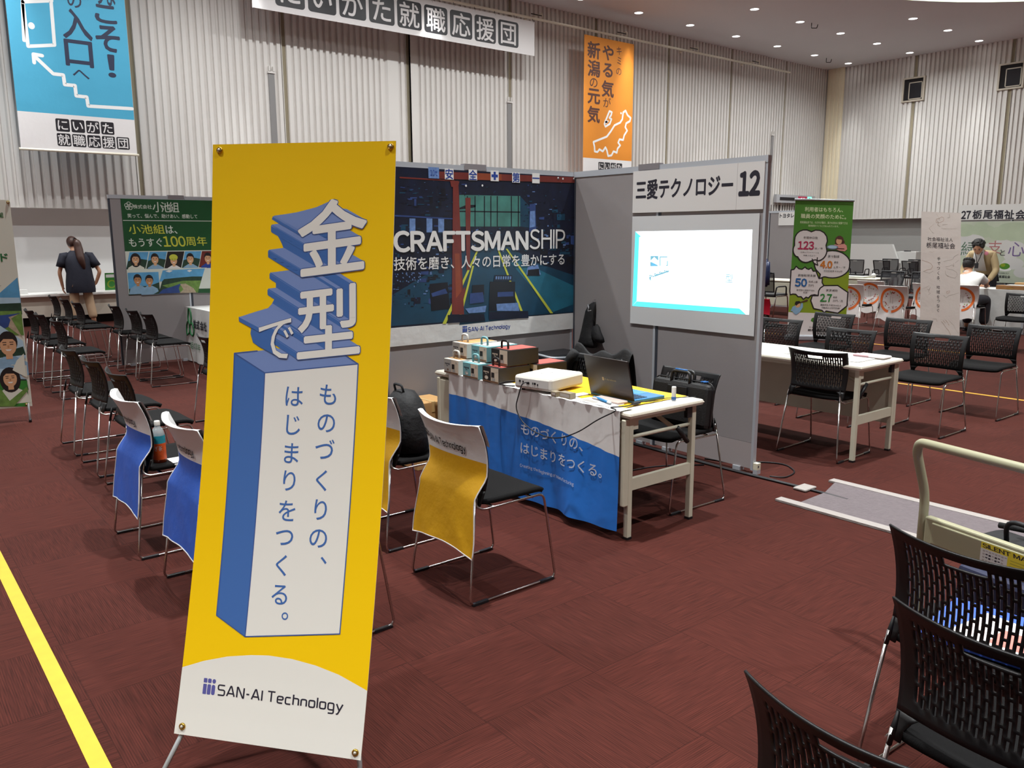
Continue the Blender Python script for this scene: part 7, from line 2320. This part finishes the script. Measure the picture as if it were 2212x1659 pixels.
for s_ in (-1, 1):
    m.ball(hc+fr[0]*.081+fr[1]*.03*s_+fr[2]*.008, (.008, .012, .006), M_hr, 8, HR); m.ball(hc+fr[0]*.085+fr[1]*.03*s_+fr[2]*.026, (.006, .018, .004), M_hr, 8, HR)
m.ball(hc+fr[0]*.086-fr[2]*.055, (.005, .018, .005), mat('lips', (150, 84, 76), 0.5), 8, HR)
m.build('face', t)
def front(p0, p1, k): return V(p0)*(1-k)+V(p1)*k
ch, wa, nk = V(J['che']), V(J['wai']), V(J['nek'])
fo = V((-1, 0, .25)).normalized()
m = MB()
m.add([ch+fo*.137+V((0, .075, .1)), ch+fo*.137+V((0, -.075, .1)), ch+fo*.155+V((0, -.085, -.05)), wa+V((-.165, -.10, -.06)), wa+V((-.165, .10, -.06)), ch+fo*.155+V((0, .085, -.05))], [(0, 1, 2, 5), (5, 2, 3, 4)], M_ws, True)
m.ball(nk+V((-.02, 0, -.03)), (.07, .08, .05), M_ws, 12)
m.build('shirt_front', t, solid=.004)
m = MB()
for s_ in (-1, 1): m.tube([nk+V((.03, .06*s_, .0)), nk+V((-.08, .06*s_, -.02)), ch+fo*.165+V((0, .03*s_, -.05)), ch+fo*.19+V((0, .0, -.16))], .006, M_knob, 6)
m.build('lanyard', t)
m = MB(); m.box(ch+fo*.2+V((-.008, -.03, -.24)), ch+fo*.2+V((.008, .03, -.15)), M_knob, None, .004); m.build('name_tag', t)
m = MB(); m.ball(ch+fo*.145+V((.0, -.12, .03)), (.012, .035, .035), mat('badge_pink', (222, 140, 160), 0.5), 12); m.build('badge', t)
# seated man in white, seen from behind
sx_, sy_ = 14.14, 5.74
t = thing('person', (sx_, sy_, 0), label='person in a white shirt seen from behind, sitting on a ringed chair and bending forward', cat='person')
J = dict(pel=(sx_-.0, sy_, .56), hem=(sx_-.0, sy_, .54), wai=(sx_+.05, sy_+.02, .74), che=(sx_+.17, sy_+.06, .89), nek=(sx_+.24, sy_+.12, .99), hed=(sx_+.27, sy_+.14, 1.03), head=(sx_+.29, sy_+.15, 1.075),
         shl=(sx_+.16, sy_+.24, .90), ell=(sx_+.34, sy_+.33, .78), lw=(sx_+.52, sy_+.22, .735), shr=(sx_+.18, sy_-.11, .90), elr=(sx_+.33, sy_-.14, .78), rw=(sx_+.52, sy_-.06, .735),
         hil=(sx_+.02, sy_+.10, .54), knl=(sx_+.40, sy_+.13, .54), anl=(sx_+.38, sy_+.13, .08), tol=(sx_+.5, sy_+.14, .04), hir=(sx_+.02, sy_-.10, .54), knr=(sx_+.40, sy_-.13, .54), anr=(sx_+.38, sy_-.13, .08), tor=(sx_+.5, sy_-.14, .04))
b, fr = figure(t, J, (1, .1, 0), .5, M_ws, M_dkt, {'l': ((.9, -.2, -.05), (0, -1, 0), .25), 'r': ((.9, .2, -.05), (0, 1, 0), .25)}, sl_len=.75, torso=1.0)
hc = V(J['head'])
m = MB(); m.ball(hc-fr[0]*.025+fr[2]*.03, (.102, .09, .108), M_hr, 16, Matrix((fr[0], fr[1], fr[2])).transposed())
for k in range(14):
    a = k*.45; m.ball(hc-fr[0]*.04+fr[2]*.075+fr[1]*.06*cos(a)+fr[0]*.06*sin(a), .035, M_hr, 8)
m.build('hair', t)
m = MB(); nk = V(J['nek']); m.lathe([(.07, 0), (.073, .012), (.066, .02)], M_ws, nk-V((0.02, 0, .03)), 16, (.45, 0, .9)); m.build('collar', t)
m = MB(); m.tube([nk+V((.06, .07, -.02)), nk+V((-.03, .075, .0)), nk+V((-.075, 0, .01)), nk+V((-.03, -.075, .0)), nk+V((.06, -.07, -.02))], .007, mat('lanyard_navy', (34, 40, 90), 0.6), 6); m.build('lanyard', t)
